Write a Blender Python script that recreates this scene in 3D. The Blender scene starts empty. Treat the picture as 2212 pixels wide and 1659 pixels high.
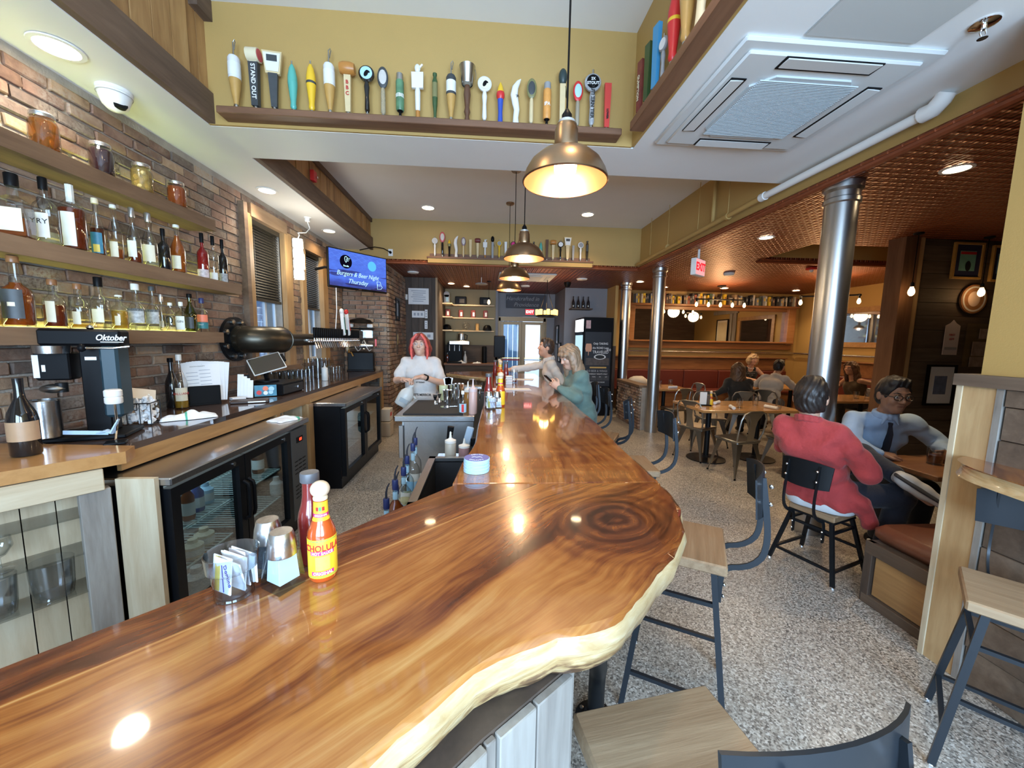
import bpy, bmesh, math, random
import numpy as np
from mathutils import Vector, Matrix, Euler
random.seed(7)
SC = bpy.context.scene
COL = SC.collection
R = math.radians
# ------------------------------------------------------------------ camera
def camera():
    p, y, r = R(6.55), R(4.06), R(1.0)
    fwd = Vector((math.sin(y)*math.cos(p), math.cos(y)*math.cos(p), -math.sin(p)))
    right = Vector((math.cos(y), -math.sin(y), 0)); up = right.cross(fwd)
    r2 = right*math.cos(r)+up*math.sin(r); u2 = -right*math.sin(r)+up*math.cos(r)
    cd = bpy.data.cameras.new('camera'); co = bpy.data.objects.new('camera', cd); COL.objects.link(co)
    m = Matrix((r2, u2, -fwd)).transposed().to_4x4(); m.translation = (0, 0, 1.6)
    co.matrix_world = m
    cd.sensor_width = 36; cd.lens = 831/2212*36; cd.clip_start = .02; cd.clip_end = 200
    SC.camera = co
camera()
# ------------------------------------------------------------------ world, exposure, large lights
W = bpy.data.worlds.new('world'); SC.world = W; W.use_nodes = True
W.node_tree.nodes['Background'].inputs[0].default_value = (.62, .78, 1, 1)
W.node_tree.nodes['Background'].inputs[1].default_value = 2.2
SC.view_settings.view_transform = 'Standard'; SC.view_settings.look = 'None'
SC.view_settings.exposure = 0.16; SC.view_settings.gamma = 1
SC.view_settings.use_curve_mapping = False
def lamp(name, kind, loc, energy, color, size=.1, rot=(0, 0, 0), size_y=None, spot=None, blend=.6):
    l = bpy.data.lights.new(name, kind); l.energy = energy; l.color = color
    if kind == 'AREA':
        l.size = size
        if size_y: l.shape = 'RECTANGLE'; l.size_y = size_y
    elif kind == 'SPOT':
        l.shadow_soft_size = size; l.spot_size = R(spot); l.spot_blend = blend
    elif kind == 'POINT': l.shadow_soft_size = size
    o = bpy.data.objects.new(name, l); COL.objects.link(o); o.location = loc; o.rotation_euler = rot
    return o
# daylight falling in through the street windows of the front wall (behind the camera)
DAY = (.50, .73, 1)
lamp('window_daylight', 'AREA', (-.75, -2.45, 1.75), 220, DAY, 1.9, (R(-90), 0, R(180)), 1.7)
lamp('window_daylight', 'AREA', (1.45, -2.45, 1.75), 220, DAY, 1.6, (R(-90), 0, R(180)), 1.7)
# ------------------------------------------------------------------ mesh helpers
class MB:
    def __init__(s): s.v = []; s.f = []; s.m = []; s.M = None
    def add(s, vs, fs, mi=0):
        b = len(s.v)
        if s.M is not None: vs = [s.M @ Vector(p) for p in vs]
        s.v += [tuple(p) for p in vs]; s.f += [tuple(b+i for i in f) for f in fs]; s.m += [mi]*len(fs)
        return s
    def box(s, c, d, mi=0, rot=None, bev=0):
        x, y, z = [q/2 for q in d]
        if bev <= 0:
            vs = [Vector((a*x, b*y, e*z)) for e in (-1, 1) for a, b in ((-1, -1), (1, -1), (1, 1), (-1, 1))]
            fs = [(3, 2, 1, 0), (4, 5, 6, 7), (0, 1, 5, 4), (1, 2, 6, 5), (2, 3, 7, 6), (3, 0, 4, 7)]
        else:
            g = min(bev, x*.9, y*.9, z*.9); vs = []; fs = []
            L = [(-z, g), (-z+g, 0), (z-g, 0), (z, g)]
            for zz, i in L:
                a, b = x-i, y-i; h = g if i == 0 else g*.0001+max(0, 0)
                h = g if i == 0 else g*.5
                vs += [Vector(q+(zz,)) for q in ((-a+h, -b), (a-h, -b), (a, -b+h), (a, b-h), (a-h, b), (-a+h, b), (-a, b-h), (-a, -b+h))]
            fs = [tuple(range(7, -1, -1)), tuple(range(24, 32))]
            for k in range(3):
                for i in range(8): fs.append((k*8+i, k*8+(i+1) % 8, k*8+8+(i+1) % 8, k*8+8+i))
        if rot is not None:
            m = rot if isinstance(rot, Matrix) else Euler(rot).to_matrix()
            vs = [m.to_3x3() @ p for p in vs]
        c = Vector(c); return s.add([p+c for p in vs], fs, mi)
    def frus(s, p0, p1, r0, r1, n=16, mi=0, cap=True):
        p0, p1 = Vector(p0), Vector(p1); d = (p1-p0)
        q = d.to_track_quat('Z', 'Y') if d.length > 1e-9 else Euler((0, 0, 0)).to_quaternion()
        vs = []
        for p, r in ((p0, r0), (p1, r1)):
            vs += [p+q @ Vector((r*math.cos(2*math.pi*i/n), r*math.sin(2*math.pi*i/n), 0)) for i in range(n)]
        fs = [(i, (i+1) % n, n+(i+1) % n, n+i) for i in range(n)]
        if cap: fs += [tuple(range(n-1, -1, -1)), tuple(range(n, 2*n))]
        return s.add(vs, fs, mi)
    def lathe(s, prof, c=(0, 0, 0), n=20, mi=0, rot=None, sx=1, sy=1, cap=True):
        c = Vector(c); vs = []
        for r, z in prof:
            vs += [Vector((sx*r*math.cos(2*math.pi*i/n), sy*r*math.sin(2*math.pi*i/n), z)) for i in range(n)]
        k = len(prof)
        fs = [(j*n+i, j*n+(i+1) % n, (j+1)*n+(i+1) % n, (j+1)*n+i) for j in range(k-1) for i in range(n)]
        if cap:
            if prof[0][0] > 1e-5: fs.append(tuple(range(n-1, -1, -1)))
            if prof[-1][0] > 1e-5: fs.append(tuple(range((k-1)*n, k*n)))
        if rot is not None: m = (rot if isinstance(rot, Matrix) else Euler(rot).to_matrix()).to_3x3(); vs = [m @ p for p in vs]
        return s.add([p+c for p in vs], fs, mi)
    def ell(s, c, r, mi=0, n=16, k=10, rot=None):
        if not hasattr(r, '__len__'): r = (r, r, r)
        prof = [(max(math.sin(math.pi*j/k), 1e-6), -math.cos(math.pi*j/k)) for j in range(k+1)]
        vs = []; c = Vector(c)
        m = None if rot is None else (rot if isinstance(rot, Matrix) else Euler(rot).to_matrix()).to_3x3()
        for a, z in prof:
            for i in range(n):
                p = Vector((r[0]*a*math.cos(2*math.pi*i/n), r[1]*a*math.sin(2*math.pi*i/n), r[2]*z))
                vs.append(c+(m @ p if m else p))
        fs = [(j*n+i, j*n+(i+1) % n, (j+1)*n+(i+1) % n, (j+1)*n+i) for j in range(k) for i in range(n)]
        return s.add(vs, fs, mi)
    def tube(s, pts, r, n=10, mi=0, cap=True, flat=None):
        pts = [Vector(p) for p in pts]; vs = []; k = len(pts)
        rr = r if hasattr(r, '__len__') else [r]*k
        T = [(pts[min(i+1, k-1)]-pts[max(i-1, 0)]).normalized() for i in range(k)]
        a = Vector((0, 0, 1)) if abs(T[0].z) < .9 else Vector((1, 0, 0))
        N = (a-T[0]*a.dot(T[0])).normalized()
        for i in range(k):
            N = (N-T[i]*N.dot(T[i])).normalized(); B = T[i].cross(N)
            fx, fy = flat if flat else (1, 1)
            for j in range(n):
                t = 2*math.pi*(j+.5)/n
                vs.append(pts[i]+N*(rr[i]*fx*math.cos(t))+B*(rr[i]*fy*math.sin(t)))
        fs = [(i*n+j, i*n+(j+1) % n, (i+1)*n+(j+1) % n, (i+1)*n+j) for i in range(k-1) for j in range(n)]
        if cap: fs += [tuple(range(n-1, -1, -1)), tuple(range((k-1)*n, k*n))]
        return s.add(vs, fs, mi)
    def prism(s, poly, z0, z1, mi=0, mside=None):
        n = len(poly); vs = [Vector((x, y, z0)) for x, y in poly]+[Vector((x, y, z1)) for x, y in poly]
        s.add(vs, [tuple(range(n-1, -1, -1)), tuple(range(n, 2*n))], mi)
        b = len(s.v)-2*n; s.f += [(b+i, b+(i+1) % n, b+n+(i+1) % n, b+n+i) for i in range(n)]
        s.m += [mi if mside is None else mside]*n
        return s
    def quad(s, a, b, c, d, mi=0): return s.add([a, b, c, d], [(0, 1, 2, 3)], mi)
    def mesh(s, name, mats, ang=35):
        me = bpy.data.meshes.new(name); me.from_pydata(s.v, [], s.f)
        for m in (mats if isinstance(mats, (list, tuple)) else [mats]): me.materials.append(m)
        if any(s.m): me.polygons.foreach_set('material_index', s.m)
        me.validate(); me.update()
        if ang: 
            me.polygons.foreach_set('use_smooth', [True]*len(me.polygons)); me.set_sharp_from_angle(angle=R(ang))
        return me
    def build(s, name, mats, parent=None, loc=(0, 0, 0), rot=(0, 0, 0), ang=35):
        return link(name, s.mesh(name, mats, ang), parent, loc, rot)
def link(name, me, parent=None, loc=(0, 0, 0), rot=(0, 0, 0)):
    o = bpy.data.objects.new(name, me); COL.objects.link(o)
    o.location = loc; o.rotation_euler = rot
    if parent: o.parent = parent
    return o
def tag(o, label=None, cat=None, group=None, kind=None):
    if label: o['label'] = label
    if cat: o['category'] = cat
    if group: o['group'] = group
    if kind: o['kind'] = kind
    return o
def thing(name, label, cat, loc=(0, 0, 0), rz=0, group=None, kind=None):
    o = bpy.data.objects.new(name, None); COL.objects.link(o); o.empty_display_size = .05
    o.location = loc; o.rotation_euler = (0, 0, rz)
    return tag(o, label, cat, group, kind)
def copy_tree(o, parent=None):
    c = o.copy(); COL.objects.link(c)
    if parent: c.parent = parent
    for ch in list(o.children): copy_tree(ch, c)
    return c
def recenter(o):
    "move the object origin to its mesh centre (mesh used once)"
    me = o.data; n = len(me.vertices); a = np.empty(n*3); me.vertices.foreach_get('co', a); a = a.reshape(-1, 3)
    c = (a.min(0)+a.max(0))/2; a -= c; me.vertices.foreach_set('co', a.ravel()); o.location = o.location+Vector(c); me.update()
    return o
TEXTS = []
def text(body, size, mat, parent, loc, rot=(R(90), 0, 0), name='lettering', ext=.0006, shear=0, bend=None, sx=1, bold=0, align='CENTER', sp=1):
    TEXTS.append((body, size, mat, parent, loc, rot, name, ext, shear, bend, sx, bold, align, sp))
def flush_texts():
    obs = []
    for t in TEXTS:
        cu = bpy.data.curves.new('t', 'FONT'); cu.body = t[0]; cu.size = t[1]; cu.extrude = t[7]; cu.shear = t[8]
        cu.align_x = t[12]; cu.align_y = 'CENTER'; cu.offset = t[11]; cu.resolution_u = 3; cu.space_character = t[13]
        o = bpy.data.objects.new('t', cu); COL.objects.link(o); obs.append(o)
    dg = bpy.context.evaluated_depsgraph_get()
    for t, o in zip(TEXTS, obs):
        me = bpy.data.meshes.new_from_object(o.evaluated_get(dg)); me.name = t[6]
        me.materials.clear(); me.materials.append(t[2])
        n = len(me.vertices); a = np.empty(n*3); me.vertices.foreach_get('co', a); a = a.reshape(-1, 3); a[:, 0] *= t[10]
        if t[9]:
            r = t[9]; th = a[:, 0]/r; q = r+a[:, 2]
            a = np.stack([q*np.sin(th), -q*np.cos(th), a[:, 1]], 1)
        me.vertices.foreach_set('co', a.ravel()); me.update()
        link(t[6], me, t[3], t[4], t[5])
    for o in obs:
        cu = o.data; bpy.data.objects.remove(o); bpy.data.curves.remove(cu)
# ------------------------------------------------------------------ materials
def new(name):
    m = bpy.data.materials.new(name); m.use_nodes = True; nt = m.node_tree
    return m, nt, nt.nodes['Principled BSDF']
def C(c): return tuple(c)+(1,) if len(c) == 3 else tuple(c)
MATS = {}
def mat(name, col=(.5, .5, .5), rough=.5, metal=0, spec=None, emit=None, es=1, bump=0, bs=50, coat=0, trans=0, var=0, vs=4, sheen=0, alpha=None):
    if name in MATS: return MATS[name]
    m, nt, b = new(name); i = b.inputs
    i['Base Color'].default_value = C(col); i['Roughness'].default_value = rough; i['Metallic'].default_value = metal
    if coat: i['Coat Weight'].default_value = coat; i['Coat Roughness'].default_value = .05
    if spec is not None: i['Specular IOR Level'].default_value = spec
    if trans: i['Transmission Weight'].default_value = trans
    if sheen: i['Sheen Weight'].default_value = sheen
    if emit: i['Emission Color'].default_value = C(emit); i['Emission Strength'].default_value = es
    L = nt.links.new
    if var or bump:
        tc = nt.nodes.new('ShaderNodeTexCoord')
    if var:
        n = nt.nodes.new('ShaderNodeTexNoise'); n.inputs['Scale'].default_value = vs; n.inputs['Detail'].default_value = 5; L(tc.outputs['Object'], n.inputs['Vector'])
        mx = nt.nodes.new('ShaderNodeMix'); mx.data_type = 'RGBA'
        mx.inputs[6].default_value = C([c*(1-var) for c in col]); mx.inputs[7].default_value = C([min(1, c*(1+var)) for c in col])
        L(n.outputs['Fac'], mx.inputs[0]); L(mx.outputs[2], i['Base Color'])
    if bump:
        n = nt.nodes.new('ShaderNodeTexNoise'); n.inputs['Scale'].default_value = bs; n.inputs['Detail'].default_value = 4; L(tc.outputs['Object'], n.inputs['Vector'])
        bp = nt.nodes.new('ShaderNodeBump'); bp.inputs['Strength'].default_value = bump; bp.inputs['Distance'].default_value = .01
        L(n.outputs['Fac'], bp.inputs['Height']); L(bp.outputs['Normal'], i['Normal'])
    MATS[name] = m; return m
class X:
    "tiny expression wrapper over math nodes"
    def __init__(s, nt, so): s.nt = nt; s.o = so
    def _m(s, op, *a):
        n = s.nt.nodes.new('ShaderNodeMath'); n.operation = op
        for k, q in enumerate((s,)+a):
            if isinstance(q, X): s.nt.links.new(q.o, n.inputs[k])
            else: n.inputs[k].default_value = q
        return X(s.nt, n.outputs[0])
    def __add__(s, b): return s._m('ADD', b)
    def __sub__(s, b): return s._m('SUBTRACT', b)
    def __mul__(s, b): return s._m('MULTIPLY', b)
    def __truediv__(s, b): return s._m('DIVIDE', b)
    def __neg__(s): return s*-1.
    def sin(s): return s._m('SINE')
    def exp(s): return s._m('EXPONENT')
    def sq(s): return s._m('MULTIPLY', s)
    def sqrt(s): return s._m('SQRT')
    def abs(s): return s._m('ABSOLUTE')
    def mx(s, b): return s._m('MAXIMUM', b)
    def mn(s, b): return s._m('MINIMUM', b)
    def clamp(s):
        n = s.nt.nodes.new('ShaderNodeClamp'); s.nt.links.new(s.o, n.inputs[0]); return X(s.nt, n.outputs[0])
    def step(s, a, b):
        n = s.nt.nodes.new('ShaderNodeMapRange'); n.interpolation_type = 'SMOOTHSTEP'
        n.inputs[1].default_value = a; n.inputs[2].default_value = b; s.nt.links.new(s.o, n.inputs[0]); return X(s.nt, n.outputs[0])
def coords(nt, kind='Object', rnd=0):
    tc = nt.nodes.new('ShaderNodeTexCoord'); so = tc.outputs[kind]
    sp = nt.nodes.new('ShaderNodeSeparateXYZ'); nt.links.new(so, sp.inputs[0])
    x, y, z = [X(nt, sp.outputs[k]) for k in range(3)]
    if rnd:
        oi = nt.nodes.new('ShaderNodeObjectInfo'); r = X(nt, oi.outputs['Random'])
        return x+r*37., y+r*19., z+r*53., r
    return x, y, z
def comb(nt, x, y, z):
    n = nt.nodes.new('ShaderNodeCombineXYZ')
    for k, q in enumerate((x, y, z)):
        if isinstance(q, X): nt.links.new(q.o, n.inputs[k])
        else: n.inputs[k].default_value = q
    return n.outputs[0]
def noise(nt, vec, scale=1, detail=4, rough=.55, dist=0):
    n = nt.nodes.new('ShaderNodeTexNoise'); n.inputs['Scale'].default_value = scale; n.inputs['Detail'].default_value = detail
    n.inputs['Roughness'].default_value = rough; n.inputs['Distortion'].default_value = dist
    nt.links.new(vec, n.inputs['Vector']); return X(nt, n.outputs['Fac'])
def ramp(nt, fac, stops):
    n = nt.nodes.new('ShaderNodeValToRGB'); e = n.color_ramp.elements
    while len(e) < len(stops): e.new(.5)
    for q, (p, c) in zip(e, stops): q.position = p; q.color = C(c)
    nt.links.new(fac.o, n.inputs[0]); return n.outputs[0]
def bumpn(nt, b, h, st=.3, d=.01):
    n = nt.nodes.new('ShaderNodeBump'); n.inputs['Strength'].default_value = st; n.inputs['Distance'].default_value = d
    nt.links.new(h.o, n.inputs['Height']); nt.links.new(n.outputs['Normal'], b.inputs['Normal'])
def wood(name, stops, axis='x', fine=60, long=2.5, rough=.55, bump=.25, coat=0, knots=True):
    "plank wood; grain runs along the object's local axis; per-object variation"
    if name in MATS: return MATS[name]
    m, nt, b = new(name); x, y, z, r = coords(nt, 'Object', 1)
    a = {'x': (x, y, z), 'y': (y, x, z), 'z': (z, x, y)}[axis]
    v1 = comb(nt, a[0]*long, a[1]*(fine*.35), a[2]*(fine*.35)); v2 = comb(nt, a[0]*(long*2), a[1]*fine, a[2]*fine)
    n1 = noise(nt, v1, 1, 5, .6, .6); n2 = noise(nt, v2, 1, 3, .6, .2); n3 = noise(nt, comb(nt, a[0]*1.3, a[1]*5, a[2]*5), 1, 2)
    f = (n1*.55+n2*.25+n3*.35+r*.22-.19).clamp()
    nt.links.new(ramp(nt, f, stops), b.inputs['Base Color'])
    b.inputs['Roughness'].default_value = rough
    if coat: b.inputs['Coat Weight'].default_value = coat; b.inputs['Coat Roughness'].default_value = .08
    bumpn(nt, b, n1*.6+n2*.4, bump, .004)
    MATS[name] = m; return m
def thin_glass(name, col=(1, 1, 1), tint=.05, rough=.02, refl=1.0):
    if name in MATS: return MATS[name]
    m = bpy.data.materials.new(name); m.use_nodes = True; nt = m.node_tree; nt.nodes.clear(); L = nt.links.new
    out = nt.nodes.new('ShaderNodeOutputMaterial'); tr = nt.nodes.new('ShaderNodeBsdfTransparent'); gl = nt.nodes.new('ShaderNodeBsdfGlossy')
    gl.inputs['Roughness'].default_value = rough
    lw = nt.nodes.new('ShaderNodeLayerWeight'); lw.inputs[0].default_value = .35
    f = X(nt, lw.outputs['Facing'])
    mxc = nt.nodes.new('ShaderNodeMix'); mxc.data_type = 'RGBA'
    mxc.inputs[6].default_value = C(col); mxc.inputs[7].default_value = C([c*.6 for c in col]); L((f*f).o, mxc.inputs[0]); L(mxc.outputs[2], tr.inputs[0])
    mx = nt.nodes.new('ShaderNodeMixShader'); L((f*f*(.8*refl)+.07*refl).o, mx.inputs[0]); L(tr.outputs[0], mx.inputs[1]); L(gl.outputs[0], mx.inputs[2])
    L(mx.outputs[0], out.inputs[0]); MATS[name] = m; return m
def liquid(name, col, dens=.5):
    if name in MATS: return MATS[name]
    m = bpy.data.materials.new(name); m.use_nodes = True; nt = m.node_tree; nt.nodes.clear(); L = nt.links.new
    out = nt.nodes.new('ShaderNodeOutputMaterial'); tr = nt.nodes.new('ShaderNodeBsdfTransparent'); tr.inputs[0].default_value = C([c**.6 for c in col])
    p = nt.nodes.new('ShaderNodeBsdfPrincipled'); p.inputs['Base Color'].default_value = C(col); p.inputs['Roughness'].default_value = .12
    mx = nt.nodes.new('ShaderNodeMixShader'); mx.inputs[0].default_value = dens; L(tr.outputs[0], mx.inputs[1]); L(p.outputs[0], mx.inputs[2]); L(mx.outputs[0], out.inputs[0])
    MATS[name] = m; return m
def emit(name, col, s):
    if name in MATS: return MATS[name]
    m = bpy.data.materials.new(name); m.use_nodes = True; nt = m.node_tree; nt.nodes.clear()
    out = nt.nodes.new('ShaderNodeOutputMaterial'); e = nt.nodes.new('ShaderNodeEmission'); e.inputs[0].default_value = C(col); e.inputs[1].default_value = s
    nt.links.new(e.outputs[0], out.inputs[0]); MATS[name] = m; return m
WHITE = mat('white_paint', (.80, .80, .79), .6, var=.03)
YEL = mat('mustard_wall_paint', (.45, .285, .092), .6, var=.06, vs=2, bump=.06, bs=160)
GREY = mat('grey_wall_paint', (.22, .22, .24), .6, var=.06)
BLK = mat('black_plastic', (.005, .005, .006), .42, spec=.12)
BLKM = mat('black_metal', (.010, .011, .013), .4, .2, spec=.25)
STEEL = mat('brushed_steel', (.56, .56, .57), .27, 1, bump=.05, bs=90)
CHROME = mat('chrome', (.82, .82, .83), .09, 1)
DSTEEL = mat('dull_steel', (.34, .34, .33), .34, 1, var=.12, vs=8)
BRASS = mat('brass', (.75, .52, .2), .25, 1)
BRONZE = mat('antique_bronze_shade', (.36, .24, .145), .33, 1, var=.2, vs=9)
COPPERIN = mat('copper_shade_lining', (.62, .33, .19), .38, 1, var=.12, vs=10)
PAPER = mat('white_paper', (.82, .83, .85), .7, var=.04, vs=20)
CREAM = mat('cream_paint', (.75, .66, .46), .5)
RED = mat('red_enamel', (.62, .03, .03), .35)
GLASS = thin_glass('clear_glass', (.97, .98, .98))
GREYWOOD = wood('weathered_grey_planks', [(.2, (.10, .085, .075)), (.45, (.24, .215, .19)), (.62, (.34, .32, .29)), (.85, (.45, .43, .40))], 'z', 45, 2)
PALEWOOD = wood('pale_pine_boards', [(.2, (.34, .24, .14)), (.45, (.52, .41, .27)), (.65, (.62, .53, .38)), (.85, (.70, .64, .50))], 'z', 45, 2)
PALEWOODX = wood('pale_pine_boards_lengthwise', [(.2, (.34, .24, .14)), (.45, (.52, .41, .27)), (.65, (.62, .53, .38)), (.85, (.70, .64, .50))], 'x', 45, 2)
OAKY = wood('honey_pine_trim', [(.2, (.24, .12, .045)), (.5, (.42, .235, .09)), (.75, (.54, .33, .14)), (.95, (.60, .40, .19))], 'y', 50, 2, .4)
OAKZ = wood('honey_pine_upright', [(.2, (.24, .13, .05)), (.5, (.42, .26, .12)), (.75, (.54, .37, .19)), (.95, (.60, .44, .25))], 'z', 50, 2, .45)
BARN = wood('barn_board_band', [(.15, (.13, .06, .025)), (.4, (.34, .175, .065)), (.65, (.50, .29, .115)), (.9, (.58, .37, .18))], 'z', 50, 2.2)
BEAMW = wood('rough_brown_beam', [(.2, (.075, .045, .03)), (.5, (.16, .10, .065)), (.8, (.26, .175, .115))], 'y', 40, 2, .7, .5)
SHELFW = wood('brown_shelf_plank', [(.2, (.11, .062, .035)), (.5, (.20, .12, .07)), (.8, (.29, .185, .11))], 'y', 40, 2, .6)
SHELFX = wood('brown_shelf_plank_lengthwise', [(.2, (.10, .045, .025)), (.5, (.19, .092, .05)), (.8, (.27, .14, .08))], 'x', 40, 2, .5)
DARKPL = wood('dark_brown_planks', [(.2, (.035, .024, .018)), (.5, (.085, .058, .042)), (.75, (.14, .10, .075)), (.95, (.20, .16, .125))], 'z', 40, 1.6, .65)
DARKPX = wood('dark_brown_planks_lengthwise', [(.2, (.04, .027, .02)), (.5, (.10, .07, .05)), (.75, (.17, .125, .095)), (.95, (.24, .19, .15))], 'x', 40, 1.6, .65)
DARKPY = wood('dark_brown_planks_sideways', [(.2, (.06, .038, .025)), (.5, (.13, .088, .06)), (.75, (.21, .15, .105)), (.95, (.30, .225, .165))], 'y', 40, 1.6, .65)
BENCHW = wood('reddish_bench_wood', [(.2, (.12, .045, .018)), (.5, (.25, .11, .045)), (.8, (.36, .18, .08))], 'x', 40, 1.5, .35, .15)
TABLEW = wood('varnished_oak_tabletop', [(.2, (.30, .135, .045)), (.5, (.45, .225, .08)), (.8, (.56, .31, .125))], 'x', 40, 1.2, .25, .08, .4)
COUNTER = mat('dark_brown_counter_laminate', (.085, .052, .042), .12, coat=.6, var=.35, vs=6)
# ------------------------------------------------------------------ special materials
def terrazzo():
    m, nt, b = new('speckled_stone_floor'); tc = nt.nodes.new('ShaderNodeTexCoord')
    v = nt.nodes.new('ShaderNodeTexVoronoi'); v.inputs['Scale'].default_value = 135; nt.links.new(tc.outputs['Object'], v.inputs['Vector'])
    sp = nt.nodes.new('ShaderNodeSeparateColor'); nt.links.new(v.outputs['Color'], sp.inputs[0])
    f = X(nt, sp.outputs[0])
    big = noise(nt, tc.outputs['Object'], 1.3, 3)
    c = ramp(nt, f, [(0, (.10, .09, .08)), (.16, (.19, .17, .15)), (.34, (.29, .255, .215)), (.6, (.38, .34, .29)), (.8, (.45, .41, .355)), (.95, (.60, .56, .50))])
    n = nt.nodes.new('ShaderNodeValToRGB')
    n.color_ramp.interpolation = 'LINEAR'
    hs = nt.nodes.new('ShaderNodeHueSaturation'); nt.links.new(c, hs.inputs['Color']); nt.links.new((big*.5+.75).o, hs.inputs['Value'])
    nt.links.new(hs.outputs[0], b.inputs['Base Color']); b.inputs['Roughness'].default_value = .38
    return m
def tin(name='pressed_copper_tin'):
    m, nt, b = new(name); x, y, z = coords(nt)
    k = 2*math.pi/.152
    n = noise(nt, comb(nt, x*9, y*9, z), 1, 3)
    h = (x*k).sin().abs()*.5+(y*k).sin().abs()*.5
    h2 = ((x+y)*(k*2)).sin()*((x-y)*(k*2)).sin()
    nt.links.new(ramp(nt, (n*.7+h*.3).clamp(), [(.1, (.13, .034, .015)), (.5, (.24, .068, .029)), (.9, (.38, .13, .056))]), b.inputs['Base Color'])
    b.inputs['Metallic'].default_value = .75; b.inputs['Roughness'].default_value = .36
    bumpn(nt, b, h+h2*.35+n*.5, 1.0, .02)
    return m
def brickm(name, cols, seed):
    m, nt, b = new(name); x, y, z = coords(nt); g = nt.nodes.new('ShaderNodeNewGeometry')
    oi = nt.nodes.new('ShaderNodeObjectInfo'); r = X(nt, oi.outputs['Random'])
    n = noise(nt, g.outputs['Position'], 14+seed, 5, .65, .5); n2 = noise(nt, g.outputs['Position'], 60, 4, .6)
    w = noise(nt, g.outputs['Position'], 3.2, 3, .6)
    f = (n*.75+r*.3-.02).clamp()
    c = ramp(nt, f, cols); mx = nt.nodes.new('ShaderNodeMix'); mx.data_type = 'RGBA'; mx.inputs[7].default_value = (.36, .32, .27, 1)
    nt.links.new((w.step(.42, .68)*n2.step(.32, .6)*.75).o, mx.inputs[0]); nt.links.new(c, mx.inputs[6]); nt.links.new(mx.outputs[2], b.inputs['Base Color'])
    b.inputs['Roughness'].default_value = .85; bumpn(nt, b, n*.5+n2*.5, .6, .008); return m
BRK = [brickm('old_red_brick', [(.2, (.11, .062, .045)), (.5, (.23, .135, .097)), (.8, (.34, .22, .165))], 0),
       brickm('old_brown_brick', [(.2, (.10, .055, .04)), (.5, (.23, .14, .095)), (.8, (.36, .25, .18))], 3),
       brickm('old_buff_brick', [(.2, (.18, .11, .07)), (.5, (.36, .24, .15)), (.8, (.47, .35, .25))], 5),
       brickm('old_dark_brick', [(.2, (.05, .038, .034)), (.5, (.13, .09, .07)), (.8, (.24, .18, .14))], 8)]
MORTAR = mat('brick_mortar', (.33, .29, .245), .95, var=.3, vs=9, bump=.5, bs=60)
FLOORM = terrazzo(); TIN = tin()
COPTRIM = mat('copper_trim', (.30, .09, .04), .4, .6, var=.25, vs=20)
# ------------------------------------------------------------------ shell
def struct(name, mb, m, label, cat='wall', parent=None, ang=35):
    return tag(mb.build(name, m, parent, ang=ang), label, cat, kind='structure')
def bx(x0, x1, y0, y1, z0, z1, mi=0, mb=None):
    mb = mb or MB(); return mb.box(((x0+x1)/2, (y0+y1)/2, (z0+z1)/2), (abs(x1-x0), abs(y1-y0), abs(z1-z0)), mi)
struct('floor', bx(-3, 9, -3, 12, -.1, 0), FLOORM, 'speckled beige and grey stone-chip floor', 'floor')
struct('ceiling', bx(-1.93, 1.08, -2.6, 3.0, 3.83, 3.93), WHITE, 'white ceiling high above the near end of the bar', 'ceiling')
# lowered white ceiling on the right, with its mustard cheek to the raised bay
mb = MB(); bx(1.1, 2.7, -2.6, 3.02, 3.05, 3.95, 0, mb); bx(1.08, 1.1, -2.6, 3.0, 3.052, 3.95, 1, mb)
struct('ceiling', mb, [WHITE, YEL], 'lowered white ceiling that holds the air conditioner', 'ceiling')
mb = MB(); bx(-1.93, 2.7, 3.02, 3.5, 3.05, 3.95, 0, mb); bx(-1.93, 1.08, 3.0, 3.02, 3.052, 3.95, 1, mb)
struct('ceiling_beam', mb, [WHITE, YEL], 'wide white cross beam with a mustard front face', 'beam')
struct('ceiling', bx(-1.93, 2.7, 3.5, 6.8, 3.56, 3.66), WHITE, 'white ceiling of the far raised bay with two downlights', 'ceiling')
mb = MB(); bx(-2.42, 2.72, 6.8, 7.0, 2.87, 3.95, 0, mb)
struct('wall_bulkhead', mb, YEL, 'mustard bulkhead wall above the copper ceiling edge')
mb = MB(); bx(2.7, 2.82, -2.6, 6.8, 2.87, 3.95, 0, mb)
struct('wall_fascia', mb, YEL, 'mustard fascia running beside the white sprinkler pipe')
# boarded soffit over the back bar
sf = struct('soffit', bx(-2.44, -1.93, -2.6, 6.84, 3.05, 3.95), WHITE, 'white soffit boxed out above the back bar', 'soffit')
bm = MB(); bx(-1.93, -1.885, -2.6, 6.8, 3.055, 3.25, 0, bm); recenter(bm.build('beam_board', BEAMW, sf))
y = -.6; k = 0
while y < 6.78:
    w = random.choice((.085, .11, .14, .16)); w = min(w, 6.79-y); d = random.uniform(.012, .024)
    if not 3.0 <= y+w/2 <= 3.5:
        m = bx(-1.93, -1.93+d, y+.003, y+w-.003, 3.25, 3.83 if y < 3.0 else 3.56); recenter(m.build('board', BARN, sf))
    y += w
m = MB(); bx(-1.93, -1.89, 3.5, 6.8, 3.5, 3.56, 0, m); recenter(m.build('top_rail', BEAMW, sf))
m = MB(); bx(-1.93, -1.86, 2.86, 3.0, 3.7, 3.83, 0, m); recenter(m.build('bracket', BEAMW, sf))
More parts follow.
